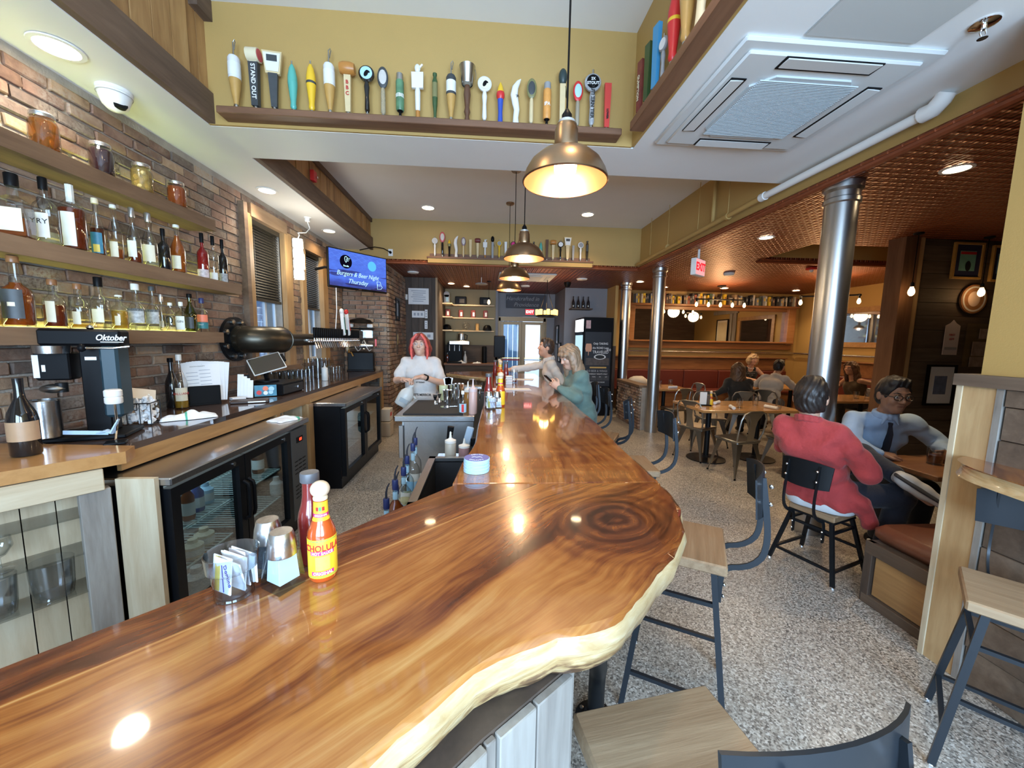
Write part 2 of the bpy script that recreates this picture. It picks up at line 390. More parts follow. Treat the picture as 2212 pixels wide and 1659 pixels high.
# pressed copper ceiling: lower room, with a raised tray
mb = MB()
for r in ((2.7, 9, -2.6, 4.75), (2.7, 4.1, 4.75, 5.75), (7.4, 9, 4.75, 5.75), (2.7, 9, 5.75, 9.5), (-2.5, 2.7, 6.8, 11)):
    bx(r[0], r[1], r[2], r[3], 2.86, 2.92, 0, mb)
tc_ = struct('ceiling', mb, TIN, 'dark pressed copper-tin ceiling of the dining room', 'ceiling')
mb = MB(); bx(4.0, 7.5, 5.75, 5.85, 2.92, 3.3, 0, mb); bx(4.0, 7.5, 4.65, 4.75, 2.92, 3.3, 0, mb); bx(4.0, 4.1, 4.7, 5.8, 2.92, 3.3, 0, mb); bx(7.4, 7.5, 4.7, 5.8, 2.92, 3.3, 0, mb)
bx(4.0, 7.5, 4.65, 5.85, 3.3, 3.36, 1, mb)
struct('ceiling_tray', mb, [YEL, TIN], 'mustard sided raised tray in the copper ceiling', 'ceiling')
for i, (a, b_, hz) in enumerate((((2.66, -2.6), (2.66, 6.76), 2.85), ((-1.9, 6.76), (2.7, 6.76), 2.85), ((4.1, 5.74), (7.4, 5.74), 2.845))):
    t = MB(); d = Vector((b_[0]-a[0], b_[1]-a[1], 0)); L = d.length; d /= L; n = Vector((-d.y, d.x, 0)); 
    p0 = Vector((a[0], a[1], hz)); p1 = Vector((b_[0], b_[1], hz))
    t.tube([p0, p1], .022, 8); t.tube([p0+Vector((0, 0, .03)), p1+Vector((0, 0, .03))], .013, 6)
    k = int(L/.09)
    for q in range(k): t.ell(p0+d*((q+.5)*L/k)+Vector((0, 0, .03)), (.016, .016, .016), 0, 6, 4)
    struct('trim_%d' % (i+1), t, COPTRIM, ['copper rope moulding under the fascia beside the sprinkler pipe', 'copper rope moulding under the bulkhead of the far tap shelf', 'copper moulding along the raised ceiling tray'][i], 'moulding')
# ------------------------------------------------------------------ brick
def brick_mesh(L, D, H, mats, seed):
    rr = random.Random(seed); m = MB(); m.box((0, 0, 0), (L, D, H), 0, None, .006)
    m.v = [(x+rr.uniform(-.0035, .0035), y+rr.uniform(-.003, .003), z+rr.uniform(-.003, .003)) for x, y, z in m.v]
    return m
def bricks(parent, o, u, n, Wd, Hh, holes, maxn, bl=.205, bh=.062, j=.012, jit=.006):
    "lay bricks on a vertical face: origin o, direction u, outward normal n; nearest ones single, the rest joined"
    o, u, n = Vector(o), Vector(u), Vector(n); rz = math.atan2(u.y, u.x); spots = []
    rows = int(Hh/(bh+j))
    for r in range(rows):
        z = (r+.5)*(bh+j); a = -(bl+j)*(.5 if r % 2 else 0)+random.uniform(-.02, .02)
        while a < Wd:
            L = bl*random.uniform(.9, 1.05)
            a0, a1 = max(a, 0), min(a+L, Wd); parts = [(a0, a1)]
            for (h0, h1, z0, z1) in holes:
                if z0 < z < z1:
                    q = []
                    for s0, s1 in parts:
                        if s1 <= h0 or s0 >= h1: q.append((s0, s1))
                        else:
                            if s0 < h0: q.append((s0, h0))
                            if s1 > h1: q.append((h1, s1))
                    parts = q
            for s0, s1 in parts:
                if s1-s0 > .04: spots.append(((s0+s1)/2, z+random.uniform(-.003, .003), s1-s0))
            a += L+j
    cam = Vector((0, 0, 1.6))
    def pos(s): return o+u*s[0]+Vector((0, 0, s[1]))+n*(random.uniform(-jit, jit))
    spots.sort(key=lambda s: (o+u*s[0]+Vector((0, 0, s[1]))-cam).length)
    var = {}
    jm = MB()
    for i, s in enumerate(spots):
        k = random.choices((0, 1, 2, 3), (4, 4, 2, 2))[0]; p = pos(s)
        if i < maxn:
            Lq = round(s[2]/.02)*.02; key = (Lq, k, i % 2)
            if key not in var: var[key] = brick_mesh(Lq, .05, bh, BRK, hash(key) % 999).mesh('brick', BRK[k], 30)
            link('brick', var[key], parent, p, (0, 0, rz))
        else: jm.box(p, (s[2], .05, bh), k, (0, 0, rz))
    if jm.v: tag(jm.build('brick_courses', BRK, parent), kind='stuff')
WX = -2.42
WIN = [(4.25, 4.88, 1.25, 2.80), (5.42, 5.95, 1.25, 2.74)]
mb = MB()
for a, b_, c, d in ((-2.6, 4.25, 0, 3.1), (4.88, 5.42, 0, 3.1), (5.95, 8.4, 0, 3.1), (4.25, 4.88, 0, 1.25), (4.25, 4.88, 2.8, 3.1), (5.42, 5.95, 0, 1.25), (5.42, 5.95, 2.74, 3.1)):
    bx(WX-.25, WX-.012, a, b_, c, d, 0, mb)
wl = struct('wall_left', mb, MORTAR, 'old exposed brick wall behind the back bar')
bricks(wl, (WX-.02, 1.2, 1.0), (0, 1, 0), (1, 0, 0), 5.6, 2.05, [(a-1.3, b_-1.1, 0, d-1.0+.1) for a, b_, c, d in WIN], 300)
mb = bx(-2.42, -1.705, 6.875, 8.3, 0, 2.86); wp = struct('wall_pier', mb, MORTAR, 'rough brick pier at the far end of the back bar')
bricks(wp, (-2.42, 6.86, .0), (1, 0, 0), (0, -1, 0), .72, 2.86, [], 60)
bricks(wp, (-1.69, 6.86, .0), (0, 1, 0), (1, 0, 0), 1.45, 2.86, [], 150)
hw = struct('wall_half', bx(2.835, 2.95, 6.72, 7.95, 0, .78), MORTAR, 'low brick half wall ending at the steel column')
bricks(hw, (2.825, 6.73, 0), (0, 1, 0), (-1, 0, 0), 1.2, .78, [], 130, .13, .045, .01, .004)
recenter(bx(2.79, 3.0, 6.74, 7.97, .78, .82).build('cap', SHELFW, hw))
# other walls
def planks(parent, o, u, n, Wd, Hh, m, vert=True, w=(.09, .19), th=.015, gap=.003, z0=0, name='plank'):
    "individual boards on a face"
    o, u, n = Vector(o), Vector(u), Vector(n); rz = math.atan2(u.y, u.x); a = 0; tot = Wd if vert else Hh
    while a < tot-.02:
        ww = min(random.uniform(*w), tot-a); t = th*random.uniform(.8, 1.25)
        d = (ww-gap, t, Hh-gap) if vert else (Wd-gap, t, ww-gap)
        c = o+u*((a+ww/2) if vert else Wd/2)+Vector((0, 0, z0+(Hh/2 if vert else a+ww/2)))+n*(t/2)
        MB().box((0, 0, 0), d, 0, None, .002).build(name, m, parent, c, (0, 0, rz)); a += ww
mb = MB(); bx(2.32, 2.6, -2.6, 1.5, 0, 1.45, 0, mb); bx(2.34, 2.6, -2.6, 1.655, 1.45, 3.05, 1, mb)
wr = struct('wall_right', mb, [DARKPY, YEL], 'mustard wall over grey-brown boards at the right edge')
planks(wr, (2.32, -.4, 0), (0, 1, 0), (-1, 0, 0), 1.93, 1.42, DARKPY, False, (.12, .19), .02)
mb = MB(); bx(2.30, 2.335, 1.56, 1.685, 0, 1.42, 0, mb); recenter(mb.build('post_board', OAKZ, wr))
mb = MB(); bx(2.293, 2.345, 1.685, 1.708, 0, 1.42, 0, mb); recenter(mb.build('post_edge', PALEWOOD, wr))
mb = MB(); bx(2.295, 2.32, 1.535, 1.56, 0, 1.42, 0, mb); recenter(mb.build('batten', GREYWOOD, wr))
mb = MB(); bx(2.28, 2.42, -.5, 1.715, 1.42, 1.475, 0, mb); recenter(mb.build('cap_rail', DARKPY, wr))
struct('wall_booth', bx(2.35, 8.1, 1.52, 1.6, 0, 2.86), DARKPX, 'boarded wall behind the near booth')
# front wall with street windows behind the camera
mb = MB(); 
for r in ((-2.67, -1.7, 0, 3.95), (.2, .65, 0, 3.95), (2.25, 2.6, 0, 3.95), (-1.7, .2, 0, .9), (.65, 2.25, 0, .9), (-1.7, .2, 2.6, 3.95), (.65, 2.25, 2.6, 3.95)):
    bx(r[0], r[1], -2.75, -2.55, r[2], r[3], 0, mb)
wf = struct('wall_front', mb, YEL, 'mustard street wall with two large windows, behind the viewpoint')
for i, (a, b_) in enumerate(((-1.7, .2), (.65, 2.25))):
    w_ = tag(thing('window_%d' % (i+3), ['wide street window left of the entrance pier', 'street window nearer the boarded wall'][i], 'window'), kind='structure'); w_.location = ((a+b_)/2, -2.6, 0)
    f = MB()
    for q in (a, (a+b_)/2, b_): f.box((q-(a+b_)/2, 0, 1.75), (.07, .1, 1.7))
    for z in (.93, 1.75, 2.57): f.box((0, 0, z), (b_-a, .1, .07))
    f.build('frame', DARKPX, w_); MB().box((0, -.02, 1.75), (b_-a, .006, 1.64)).build('pane', GLASS, w_)
mb = bx(2.75, 8.2, 9.4, 9.55, 0, 2.92); wb = struct('wall_back', mb, YEL, 'mustard dining room wall behind the mirror')
mb = bx(7.95, 8.1, 1.5, 9.5, 0, 2.92); wd = struct('wall_dining', mb, YEL, 'mustard side wall of the dining room')
mb = MB(); bx(1.9, 2.95, 9.3, 9.4, 0, 2.9, 0, mb); bx(1.9, 2.0, 9.35, 10.7, 0, 2.9, 0, mb)
struct('wall_cooler', mb, GREY, 'dark grey wall behind the drinks fridge')
mb = MB(); bx(2.93, 3.0, 8.7, 9.4, 1.5, 2.88, 0, mb); bx(2.93, 3.0, 8.7, 9.4, 0, 1.5, 1, mb)
struct('wall_stub', mb, [YEL, DARKPL], 'narrow mustard stub wall beside the drinks fridge')
mb = MB(); bx(-2.45, -1.03, 8.34, 8.5, 0, 2.9, 0, mb); bx(-1.12, -1.03, 8.34, 10.2, 0, 2.9, 0, mb)
wk = struct('wall_plank', mb, DARKPL, 'dark vertical board wall carrying posters behind the bartender')
planks(wk, (-1.72, 8.34, 0), (1, 0, 0), (0, -1, 0), .68, 2.86, DARKPL, True, (.1, .18), .014)
mb = bx(-1.05, -1.01, 8.31, 8.36, 0, 2.86); recenter(mb.build('corner_strip', OAKZ, wk))
mb = MB(); bx(-1.03, .32, 10.1, 10.2, 1.45, 2.9, 0, mb); bx(-1.03, .32, 10.08, 10.2, 0, 1.45, 1, mb); bx(.26, .32, 10.08, 10.75, 0, 2.9, 2, mb)
struct('wall_alcove', mb, [mat('olive_alcove_paint', (.30, .235, .12), .6, var=.05), DARKPX, GREY], 'olive and dark wood wall of the coffee alcove')
mb = MB(); bx(.32, .40, 10.65, 10.8, 0, 2.9, 0, mb); bx(.4, 1.62, 10.65, 10.8, 2.24, 2.9, 0, mb); bx(1.62, 2.0, 10.65, 10.8, 0, 2.9, 0, mb)
struct('wall_door', mb, GREY, 'dark grey wall around the glazed exit doors')
# booth partition of dark boards with its corner post
mb = bx(4.95, 8.0, 4.34, 4.44, 0, 2.86); wq = struct('wall_partition', mb, DARKPX, 'dark board partition hung with framed pictures')
planks(wq, (5.05, 4.34, 0), (1, 0, 0), (0, -1, 0), 1.6, 2.86, DARKPX, False, (.13, .22), .018)
recenter(bx(4.82, 5.0, 4.26, 4.46, 0, 2.86).build('corner_post', wood('rough_red_brown_post', [(.2, (.07, .03, .016)), (.5, (.15, .07, .036)), (.8, (.24, .125, .065))], 'z', 40, 1.6), wq))
recenter(bx(5.0, 5.08, 4.28, 4.36, 0, 2.86).build('post_edge', OAKZ, wq))
# outdoors seen through door and side windows
mb = MB()
for i in range(24): bx(-5.2, -5.15, 2, 12, i*.16, i*.16+.15, 0, mb)
tag(mb.build('house_siding', mat('blue_grey_siding', (.20, .26, .36), .7)), 'blue grey clapboard siding outside the side windows', 'siding', kind='structure')
mb = MB()
for i in range(7): bx(.1+i*.16, .245+i*.16, 12.6, 12.65, 0, 3.2, 0, mb)
tag(mb.build('board_fence', mat('pale_blue_fence_boards', (.13, .24, .40), .7)), 'pale blue board fence outside the left exit door', 'fence', kind='structure')
struct('ground_outside', bx(-8, 8, 10.8, 25, -.12, -.02), mat('pale_paving', (.5, .5, .5), .8), 'pale paving outside the exit doors', 'ground')
# ------------------------------------------------------------------ light fixtures
WARM = (1, .74, .43); NEUT = (1, .86, .68)
def can(x, y, z, label, e=26, col=NEUT, r=.075, es=22, group='recessed ceiling downlights', spot=125):
    t = thing('recessed_downlight', label, 'ceiling light', (x, y, z), 0, group)
    m = MB(); m.lathe([(r+.022, -.004), (r+.02, -.009), (r, -.010), (r*.96, .0), (r*.9, .0)], n=24, cap=False); m.build('trim_ring', WHITE, t)
    m = MB(); m.lathe([(.0001, -.0045), (r*.6, -.0045), (r*.97, -.002)], n=24, cap=False); m.build('lens', emit('lens_%s' % ('w' if col is WARM else 'n')+str(es), col, es), t)
    l = lamp('downlight_glow', 'SPOT', (0, 0, -.03), e, col, r*.9, spot=spot, blend=.7); l.parent = t
    return t
can(-2.2, 2.31, 3.05, 'bright downlight in the soffit above the pickle jars', 34, NEUT, .085, 40)
can(-2.2, 4.22, 3.05, 'downlight in the soffit above the first window', 30)
can(-2.16, 5.67, 3.05, 'downlight in the soffit near the television', 30, WARM)
can(-.88, 6.14, 3.56, 'left downlight of the pair in the far raised ceiling', 45, WARM, .09)
can(1.57, 6.15, 3.56, 'right downlight of the pair in the far raised ceiling', 45, WARM, .09)
can(-1.0, 1.5, 3.83, 'left downlight in the high ceiling over the near bar end', 34, WARM, .09)
can(.5, 1.5, 3.83, 'right downlight in the high ceiling over the near bar end', 34, WARM, .09)
for i, (x, y, lb) in enumerate(((3.31, 2.65, 'bright downlight in the copper ceiling above the red-shirted man'), (3.30, 4.5, 'downlight in the copper ceiling before the exit sign'), (3.22, 8.04, 'small downlight in the copper ceiling left of the near steel column'),
        (4.07, 8.73, 'downlight washing the book shelf beside the steel column'), (5.43, 8.62, 'downlight washing the middle of the book shelf'), (6.96, 6.19, 'downlight in the copper ceiling beyond the raised tray'),
        (7.2, 8.66, 'downlight in the far right corner over the book shelf end'), (-.79, 9.08, 'left of the two downlights over the coffee alcove'), (-.46, 9.48, 'right of the two downlights over the coffee alcove'))):
    can(x, y, 2.858, lb, 60 if i in (0, 1, 5) else 48, WARM, .07, 30)
def pendant(x, y, zb, ztop, label, e):
    "bell shaped barn pendant; zb = rim height"
    t = thing('pendant_lamp', label, 'pendant lamp', (x, y, zb), 0, 'bronze barn pendants over the bar')
    pr_ = [(.182, 0), (.186, .004), (.184, .012), (.172, .045), (.150, .082), (.115, .112), (.075, .13), (.05, .137)]
    m = MB(); m.lathe(pr_, n=40, cap=False); sh = m.build('shade', BRONZE, t)
    m = MB(); m.lathe([(r-.003, z-.001 if k else z) for k, (r, z) in enumerate(pr_)][::-1], n=40, cap=False); m.build('lining', COPPERIN, sh)
    m = MB(); m.lathe([(.05, .135), (.053, .15), (.05, .165), (.05, .215), (.044, .225), (.044, .235), (.03, .238)], n=24, cap=False); m.build('socket_cup', BRONZE, t)
    m = MB(); m.lathe([(.036, .236), (.036, .25), (.026, .252)], n=16); m.build('collar', mat('grey_fitting', (.5, .5, .5), .4, .5), t)
    m = MB(); m.lathe([(.022, .25), (.022, .275), (.012, .29), (.006, .3)], n=12); m.build('strain_relief', BLK, t)
    m = MB(); m.tube([(0, 0, .29), (0, 0, ztop-zb)], .0045, 6); m.build('cord', BLK, t)
    m = MB(); m.lathe([(.06, ztop-zb), (.06, ztop-zb-.012), (.05, ztop-zb-.025), (.01, ztop-zb-.028)][::-1], n=20); m.build('canopy', BRONZE, t)
    m = MB(); m.lathe([(.0001, .018), (.03, .022), (.047, .045), (.05, .07), (.035, .1), (.02, .135)], n=20, cap=False); m.build('bulb', emit('pendant_bulb', (1, .82, .55), 14), t)
    l = lamp('pendant_glow', 'POINT', (0, 0, -.03), e, WARM, .04); l.parent = t
    return t
pendant(.34, 1.75, 2.285, 3.83, 'large bronze barn pendant hanging nearest, over the bar', 13)
pendant(.34, 3.56, 2.325, 3.56, 'second bronze barn pendant along the bar, behind the nearest', 11)
pendant(.34, 4.7, 2.325, 3.56, 'third bronze barn pendant along the bar', 10)
pendant(.34, 5.8, 2.325, 3.56, 'farthest and lowest-looking bronze barn pendant over the bar', 9)
BULBG = emit('amber_filament_bulb', (1, .62, .26), 9)
def edison(parent, x, y, z, s=1.0):
    m = MB(); m.lathe([(.0001, -.115), (.012, -.112), (.026, -.095), (.031, -.075), (.028, -.05), (.018, -.025), (.014, -.01)], (x, y, z), 14, cap=False); m.build('bulb', BULBG, parent)
    m = MB(); m.lathe([(.016, -.012), (.017, .03), (.008, .04)], (x, y, z), 12); m.build('socket', BLKM, parent)
def single_pendant(x, y, zb, ztop, label):
    t = thing('filament_pendant', label, 'pendant lamp', (x, y, zb+.06), 0, 'bare filament pendants')
    edison(t, 0, 0, .055, 1); m = MB(); m.tube([(0, 0, .09), (0, 0, ztop-zb-.06)], .004, 6); m.build('cord', BLK, t)
    m = MB(); m.lathe([(.045, ztop-zb-.06), (.045, ztop-zb-.075), (.01, ztop-zb-.085)][::-1], n=16); m.build('canopy', BLKM, t)
    l = lamp('filament_glow', 'POINT', (0, 0, -.03), 5, (1, .6, .28), .03); l.parent = t
single_pendant(4.80, 4.12, 2.17, 2.86, 'bare filament pendant left of the framed map')
single_pendant(5.72, 4.16, 2.19, 2.86, 'bare filament pendant over the round wall badge')
single_pendant(4.86, 5.0, 2.28, 3.3, 'upper bare filament pendant beside the large steel column')
single_pendant(5.0, 5.14, 2.15, 3.3, 'lower bare filament pendant beside the large steel column')
single_pendant(.07, 8.6, 2.36, 2.86, 'bare filament pendant in front of the alcove shelves')
def pipe_chandelier(x0, x1, y0, y1, z, n, label):
    t = thing('pipe_chandelier', label, 'pendant lamp', ((x0+x1)/2, (y0+y1)/2, z), 0, 'pipe chandeliers')
    d = Vector((x1-x0, y1-y0, 0))
    m = MB(); m.tube([d*-.5, d*.5], .016, 8)
    for i in range(n): m.frus(d*(i/(n-1)-.5)+Vector((-.022, 0, 0)), d*(i/(n-1)-.5)+Vector((.022, 0, 0)), .022, .022, 8)
    m.build('pipe_bar', BLKM, t); m = MB(); m.tube([(0, 0, 0), (0, 0, 2.86-z)], .006, 6); m.build('stem', BLKM, t)
    m = MB(); m.lathe([(.09, 2.858-z), (.09, 2.84-z), (.02, 2.82-z)][::-1], n=18); m.build('canopy', BLKM, t)
    for i in range(n): p = d*(i/(n-1)-.5); edison(t, p.x, p.y, -.05)
    l = lamp('chandelier_glow', 'POINT', (0, 0, -.12), 34, (1, .62, .3), .15); l.parent = t
pipe_chandelier(4.62, 5.72, 8.3, 8.3, 2.56, 5, 'black pipe chandelier with five glowing bulbs before the mirror')
pipe_chandelier(6.1, 6.85, 7.2, 6.75, 2.53, 3, 'black pipe chandelier near the framed corner mirror')
# ------------------------------------------------------------------ bar slabs
def spline(pts, n):
    p = [Vector(q).to_2d() for q in pts]; out = []
    d = [0]
    for a, b in zip(p, p[1:]): d.append(d[-1]+(b-a).length)
    for k in range(n):
        t = d[-1]*k/(n-1); i = max(j for j in range(len(d)-1) if d[j] <= t+1e-9); f = (t-d[i])/(d[i+1]-d[i])
        p0, p1, p2, p3 = p[max(i-1, 0)], p[i], p[i+1], p[min(i+2, len(p)-1)]
        out.append(.5*((2*p1)+(p2-p0)*f+(2*p0-5*p1+4*p2-p3)*f*f+(3*p1-p0-3*p2+p3)*f**3))
    return out
def slab_wood(name, d, knot, near):
    m, nt, b = new(name); x, y, z = coords(nt)
    u = x*d[0]+y*d[1]; v = y*d[0]-x*d[1]
    warp = noise(nt, comb(nt, u*1.6, v*2.2, 0.), 1, 3, .5)-.5
    uk, vk = knot
    du = (u-uk)/1.25; dv = v-vk; r = (du.sq()+dv.sq()+.0004).sqrt()
    k = (-(r*r)/(.20*.20)).exp() if near else (-(r*r)/(.05*.05)).exp()
    a2 = .0150 if near else .0012
    v0 = v; v = dv-(dv*a2)/(r*r+a2*.25)+vk
    wob = noise(nt, comb(nt, u*7, v*9, .0), 1, 4, .55)-.5
    phase = (v+warp*.16)*120.
    ringp = (r+wob*.05)*150.
    rings = ringp.sin()*k+(phase+wob*10).sin()*((k*-1.)+1.)
    fine = noise(nt, comb(nt, u*5, (v+warp*.14)*120, 0.), 1, 3, .6)
    mid = noise(nt, comb(nt, u*1.8, (v+warp*.2)*22, 0.), 1, 4, .6, .4)
    fig = noise(nt, comb(nt, u*16, v*3.5, 4.), 1, 2, .5)
    if near:
        heart = (v0+warp*.14).step(.82, .93)*(u.step(-.35, .25)*-.55+1.)
        dark2 = (v0+warp*.3).step(.70, .60)*u.step(.35, .75)*.20
        sap = ((v0+warp*.10)*-1.).step(-.60, -.52)*(u.step(.70, .98)*-.9+1.)
        olive = ((v0+warp*.10-.585)*(v0+warp*.10-.585)*-900.).exp()*(u.step(.70, .98)*-.9+1.)
        strip = v0.step(.858, .864); joint = ((v0-.858)*(v0-.858)*-120000.).exp()
        t = mid*.62+fine*.40+rings*(k*.08+.045)+.0-heart*.22-strip*.10-k*.20-dark2*.6+sap*.17-olive*.16+joint*.3+fig*.06
    else:
        t = mid*.55+fine*.34+fig*.42+rings*.04-.16-k*.3
    stops = [(.0, (.014, .004, .002)), (.2, (.065, .015, .006)), (.36, (.17, .044, .012)), (.52, (.32, .110, .025)), (.68, (.44, .185, .048)), (.84, (.54, .29, .098)), (1, (.64, .42, .18))]
    nt.links.new(ramp(nt, t.clamp(), stops), b.inputs['Base Color'])
    b.inputs['Roughness'].default_value = .22; b.inputs['Coat Weight'].default_value = .9; b.inputs['Coat Roughness'].default_value = .045
    sc = noise(nt, comb(nt, u*9, v*60, 1.), 1, 2, .5); bumpn(nt, b, sc, .045, .003)
    return m
def sapwood():
    m, nt, b = new('live_edge_sapwood'); g = nt.nodes.new('ShaderNodeNewGeometry')
    sp = nt.nodes.new('ShaderNodeSeparateXYZ'); nt.links.new(g.outputs['Position'], sp.inputs[0]); x, y, z = [X(nt, o) for o in sp.outputs]
    n = noise(nt, comb(nt, (x+y)*6, z*42, (x-y)*6), 1, 5, .6, .8); n2 = noise(nt, comb(nt, x*16, y*16, z*40), 1, 3)
    low = (z*-1.).step(-1.04, -.98)
    f = (n*.9+n2*.25-low*n2.step(.45, .6)*.55+.05).clamp()
    nt.links.new(ramp(nt, f, [(.1, (.07, .035, .02)), (.32, (.26, .15, .07)), (.48, (.44, .29, .13)), (.68, (.56, .42, .23)), (.9, (.66, .56, .37))]), b.inputs['Base Color'])
    b.inputs['Roughness'].default_value = .3; b.inputs['Coat Weight'].default_value = .5; bumpn(nt, b, n+n2*.5, .5, .01); return m
SAP = sapwood()
def slab(name, outline, zt, th, topm, label, cat='bar top', live=None, inset=.012):
    "outline = closed ccw list; live(i) -> amount of edge wobble"
    n = len(outline); P_ = [Vector(p) for p in outline]; N = []
    for i in range(n):
        t = P_[(i+1) % n]-P_[i-1]; N.append(Vector((t.y, -t.x)).normalized())
    rr = random.Random(3); mb = MB(); rows = [(-inset, 0), (0, -.007), (.007, -.35*th), (.0, -.7*th), (-.022, -th)]
    vs = []
    wob = [0]*n
    for i in range(n):
        wob[i] = math.sin(i*.9)*.4+math.sin(i*.37+1)*.6+rr.uniform(-.3, .3)
    for k, (o, dz) in enumerate(rows):
        for i in range(n):
            lv = live[i] if live else 0
            w = lv*(o+(wob[i]*.006 if 0 < k < 4 else wob[i]*.012 if k == 4 else 0)) if k else (-inset*.3-inset*.7*lv)
            p = P_[i]+N[i]*w; vs.append((p.x, p.y, zt+dz))
    fs = [tuple(range(n))]; ms = [0]
    for k in range(4):
        for i in range(n): fs.append((k*n+i, (k+1)*n+i, (k+1)*n+(i+1) % n, k*n+(i+1) % n)); ms.append(0 if k == 0 else 1)
    fs.append(tuple(range(5*n-1, 4*n-1, -1))); ms.append(1)
    mb.v = vs; mb.f = fs; mb.m = ms
    o = mb.build(name, [topm, SAP], ang=50)
    for k in range(n+1): o.data.polygons[k].use_smooth = k > 0
    o.data.polygons[0].use_smooth = False
    sh = o.data.attributes.get('sharp_edge') or o.data.attributes.new('sharp_edge', 'BOOLEAN', 'EDGE')
    for e in o.data.edges:
        if e.vertices[0] < n and e.vertices[1] < n: sh.data[e.index].value = True
    return tag(o, label, cat)
back = [(-1.45, -.12), (-1.0, .36), (-.764, .61), (-.59, .79), (-.418, .99), (-.221, 1.235), (-.105, 1.372)]
outer = [(.666, 1.372), (.660, 1.28), (.640, 1.173), (.606, 1.08), (.575, 1.01), (.505, .915), (.444, .852), (.335, .735), (.275, .675), (.2, .645), (.131, .632), (.06, .603), (.006, .571), (-.091, .491), (-.14, .44), (-.3, .29), (-.5, .1), (-.75, -.14), (-1.05, -.45)]
o1 = spline(outer, 110); o2 = [Vector(p) for p in back]
ol = o1[::-1]   # from far-left outer end to the tip -> need ccw: start outer end, go to tip, seam, back edge
ccw = o1[::-1]; ccw = [Vector((p.x, p.y)) for p in ccw]
seam = [Vector((.666+(-.105-.666)*k/8, 1.372)) for k in range(1, 8)]
bk = spline(back[::-1], 40)
loop = ccw+seam+bk
live = [1]*len(ccw)+[0]*len(seam)+[.25]*len(bk)
NEARW = slab_wood('figured_walnut_slab', (.73, .683), (1.02, .52), True)
bar = slab('bar_slab', loop, 1.07, .098, NEARW, 'glossy live-edge wooden bar slab with a dark knot, nearest the viewer', 'bar top', live, .012)
right = spline([(.666, 1.374), (.681, 1.6), (.70, 1.95), (.735, 2.4), (.742, 2.8), (.765, 3.3), (.775, 4.2), (.80, 5.0), (.80, 6.1)], 60)
left = spline([(.12, 6.1), (.07, 5.2), (.035, 4.2), (-.005, 3.2), (-.04, 2.4), (-.05, 1.95), (-.10, 1.62), (-.115, 1.374)], 40)
FARW = slab_wood('figured_orange_bar_slab', (0, 1), (3.4, -.55), False)
slab('bar_slab', right+left, 1.07, .075, FARW, 'long glossy orange-brown bar slab running away towards the doors', 'bar top', [1]*60+[.6]*40, .010)
wing = spline([(.10, 5.7), (.12, 6.1), (.14, 6.6)], 8)+spline([(-.1, 6.65), (-.5, 6.5), (-.62, 6.25)], 10)+spline([(-.45, 6.05), (-.2, 5.75), (.0, 5.6)], 12)
slab('bar_slab', wing, 1.05, .06, FARW, 'small live-edge return board at the far end of the bar', 'bar top', [.5]*len(wing), .01)
# bar body with weathered boards
poly = [(.165, .672), (.31, 1.45), (.42, 2.2), (.45, 6.1), (.14, 6.1), (.06, 2.3), (-.03, 1.5), (-.27, 1.08), (-.85, .42), (-1.25, -.08), (-1.03, -.40), (-.5, .085), (-.15, .41), (.0, .545)]
bb = thing('bar_counter', 'weathered grey board front under the live-edge bar', 'bar base')
MB().prism(poly, 0, .968).build('carcass', DARKPL, bb)
for (a, b_), w in ((((.165, .672), (.0, .545)), (.075, .10)), (((.0, .545), (-.15, .41)), (.075, .1)), (((-.15, .41), (-.5, .085)), (.075, .1)), (((-.5, .085), (-1.03, -.40)), (.075, .1)), (((.31, 1.45), (.165, .672)), (.08, .11)), (((.42, 2.2), (.31, 1.45)), (.08, .11)), (((.45, 6.1), (.42, 2.2)), (.1, .14))):
    a, b_ = Vector(a), Vector(b_); u_ = (b_-a); L = u_.length; u_ /= L; n_ = Vector((-u_.y, u_.x))
    if n_.dot(Vector((.6, -.4))) < 0: n_ = -n_
    planks(bb, (a.x, a.y, 0), (u_.x, u_.y, 0), (n_.x, n_.y, 0), L, .965, GREYWOOD, True, w, .014, .004, name='board')
m = MB(); m.box((.20, .66, .06), (.05, .12, .12), 0, (0, 0, .6)); m.build('kick_block', GREYWOOD, bb)
t = thing('pipe_support', 'black iron pipe support with floor flange under the bar tip', 'pipe', (.48, 1.43, 0))
m = MB(); m.tube([(0, 0, .02), (0, 0, .16), (-.005, -.02, .24), (-.03, -.1, .34), (-.13, -.36, .68), (-.2, -.52, .9), (-.21, -.54, .985)], .034, 14); m.build('pipe', BLKM, t)
m = MB(); m.lathe([(.085, 0), (.085, .014), (.05, .02), (.046, .05), (.035, .052)], n=22); fl = m.build('flange', BLKM, t)
for i in range(4): a = R(45+90*i); MB().lathe([(.009, .014), (.009, .02), (.0001, .023)], (.066*math.cos(a), .066*math.sin(a), 0), 8).build('bolt', DSTEEL, fl)
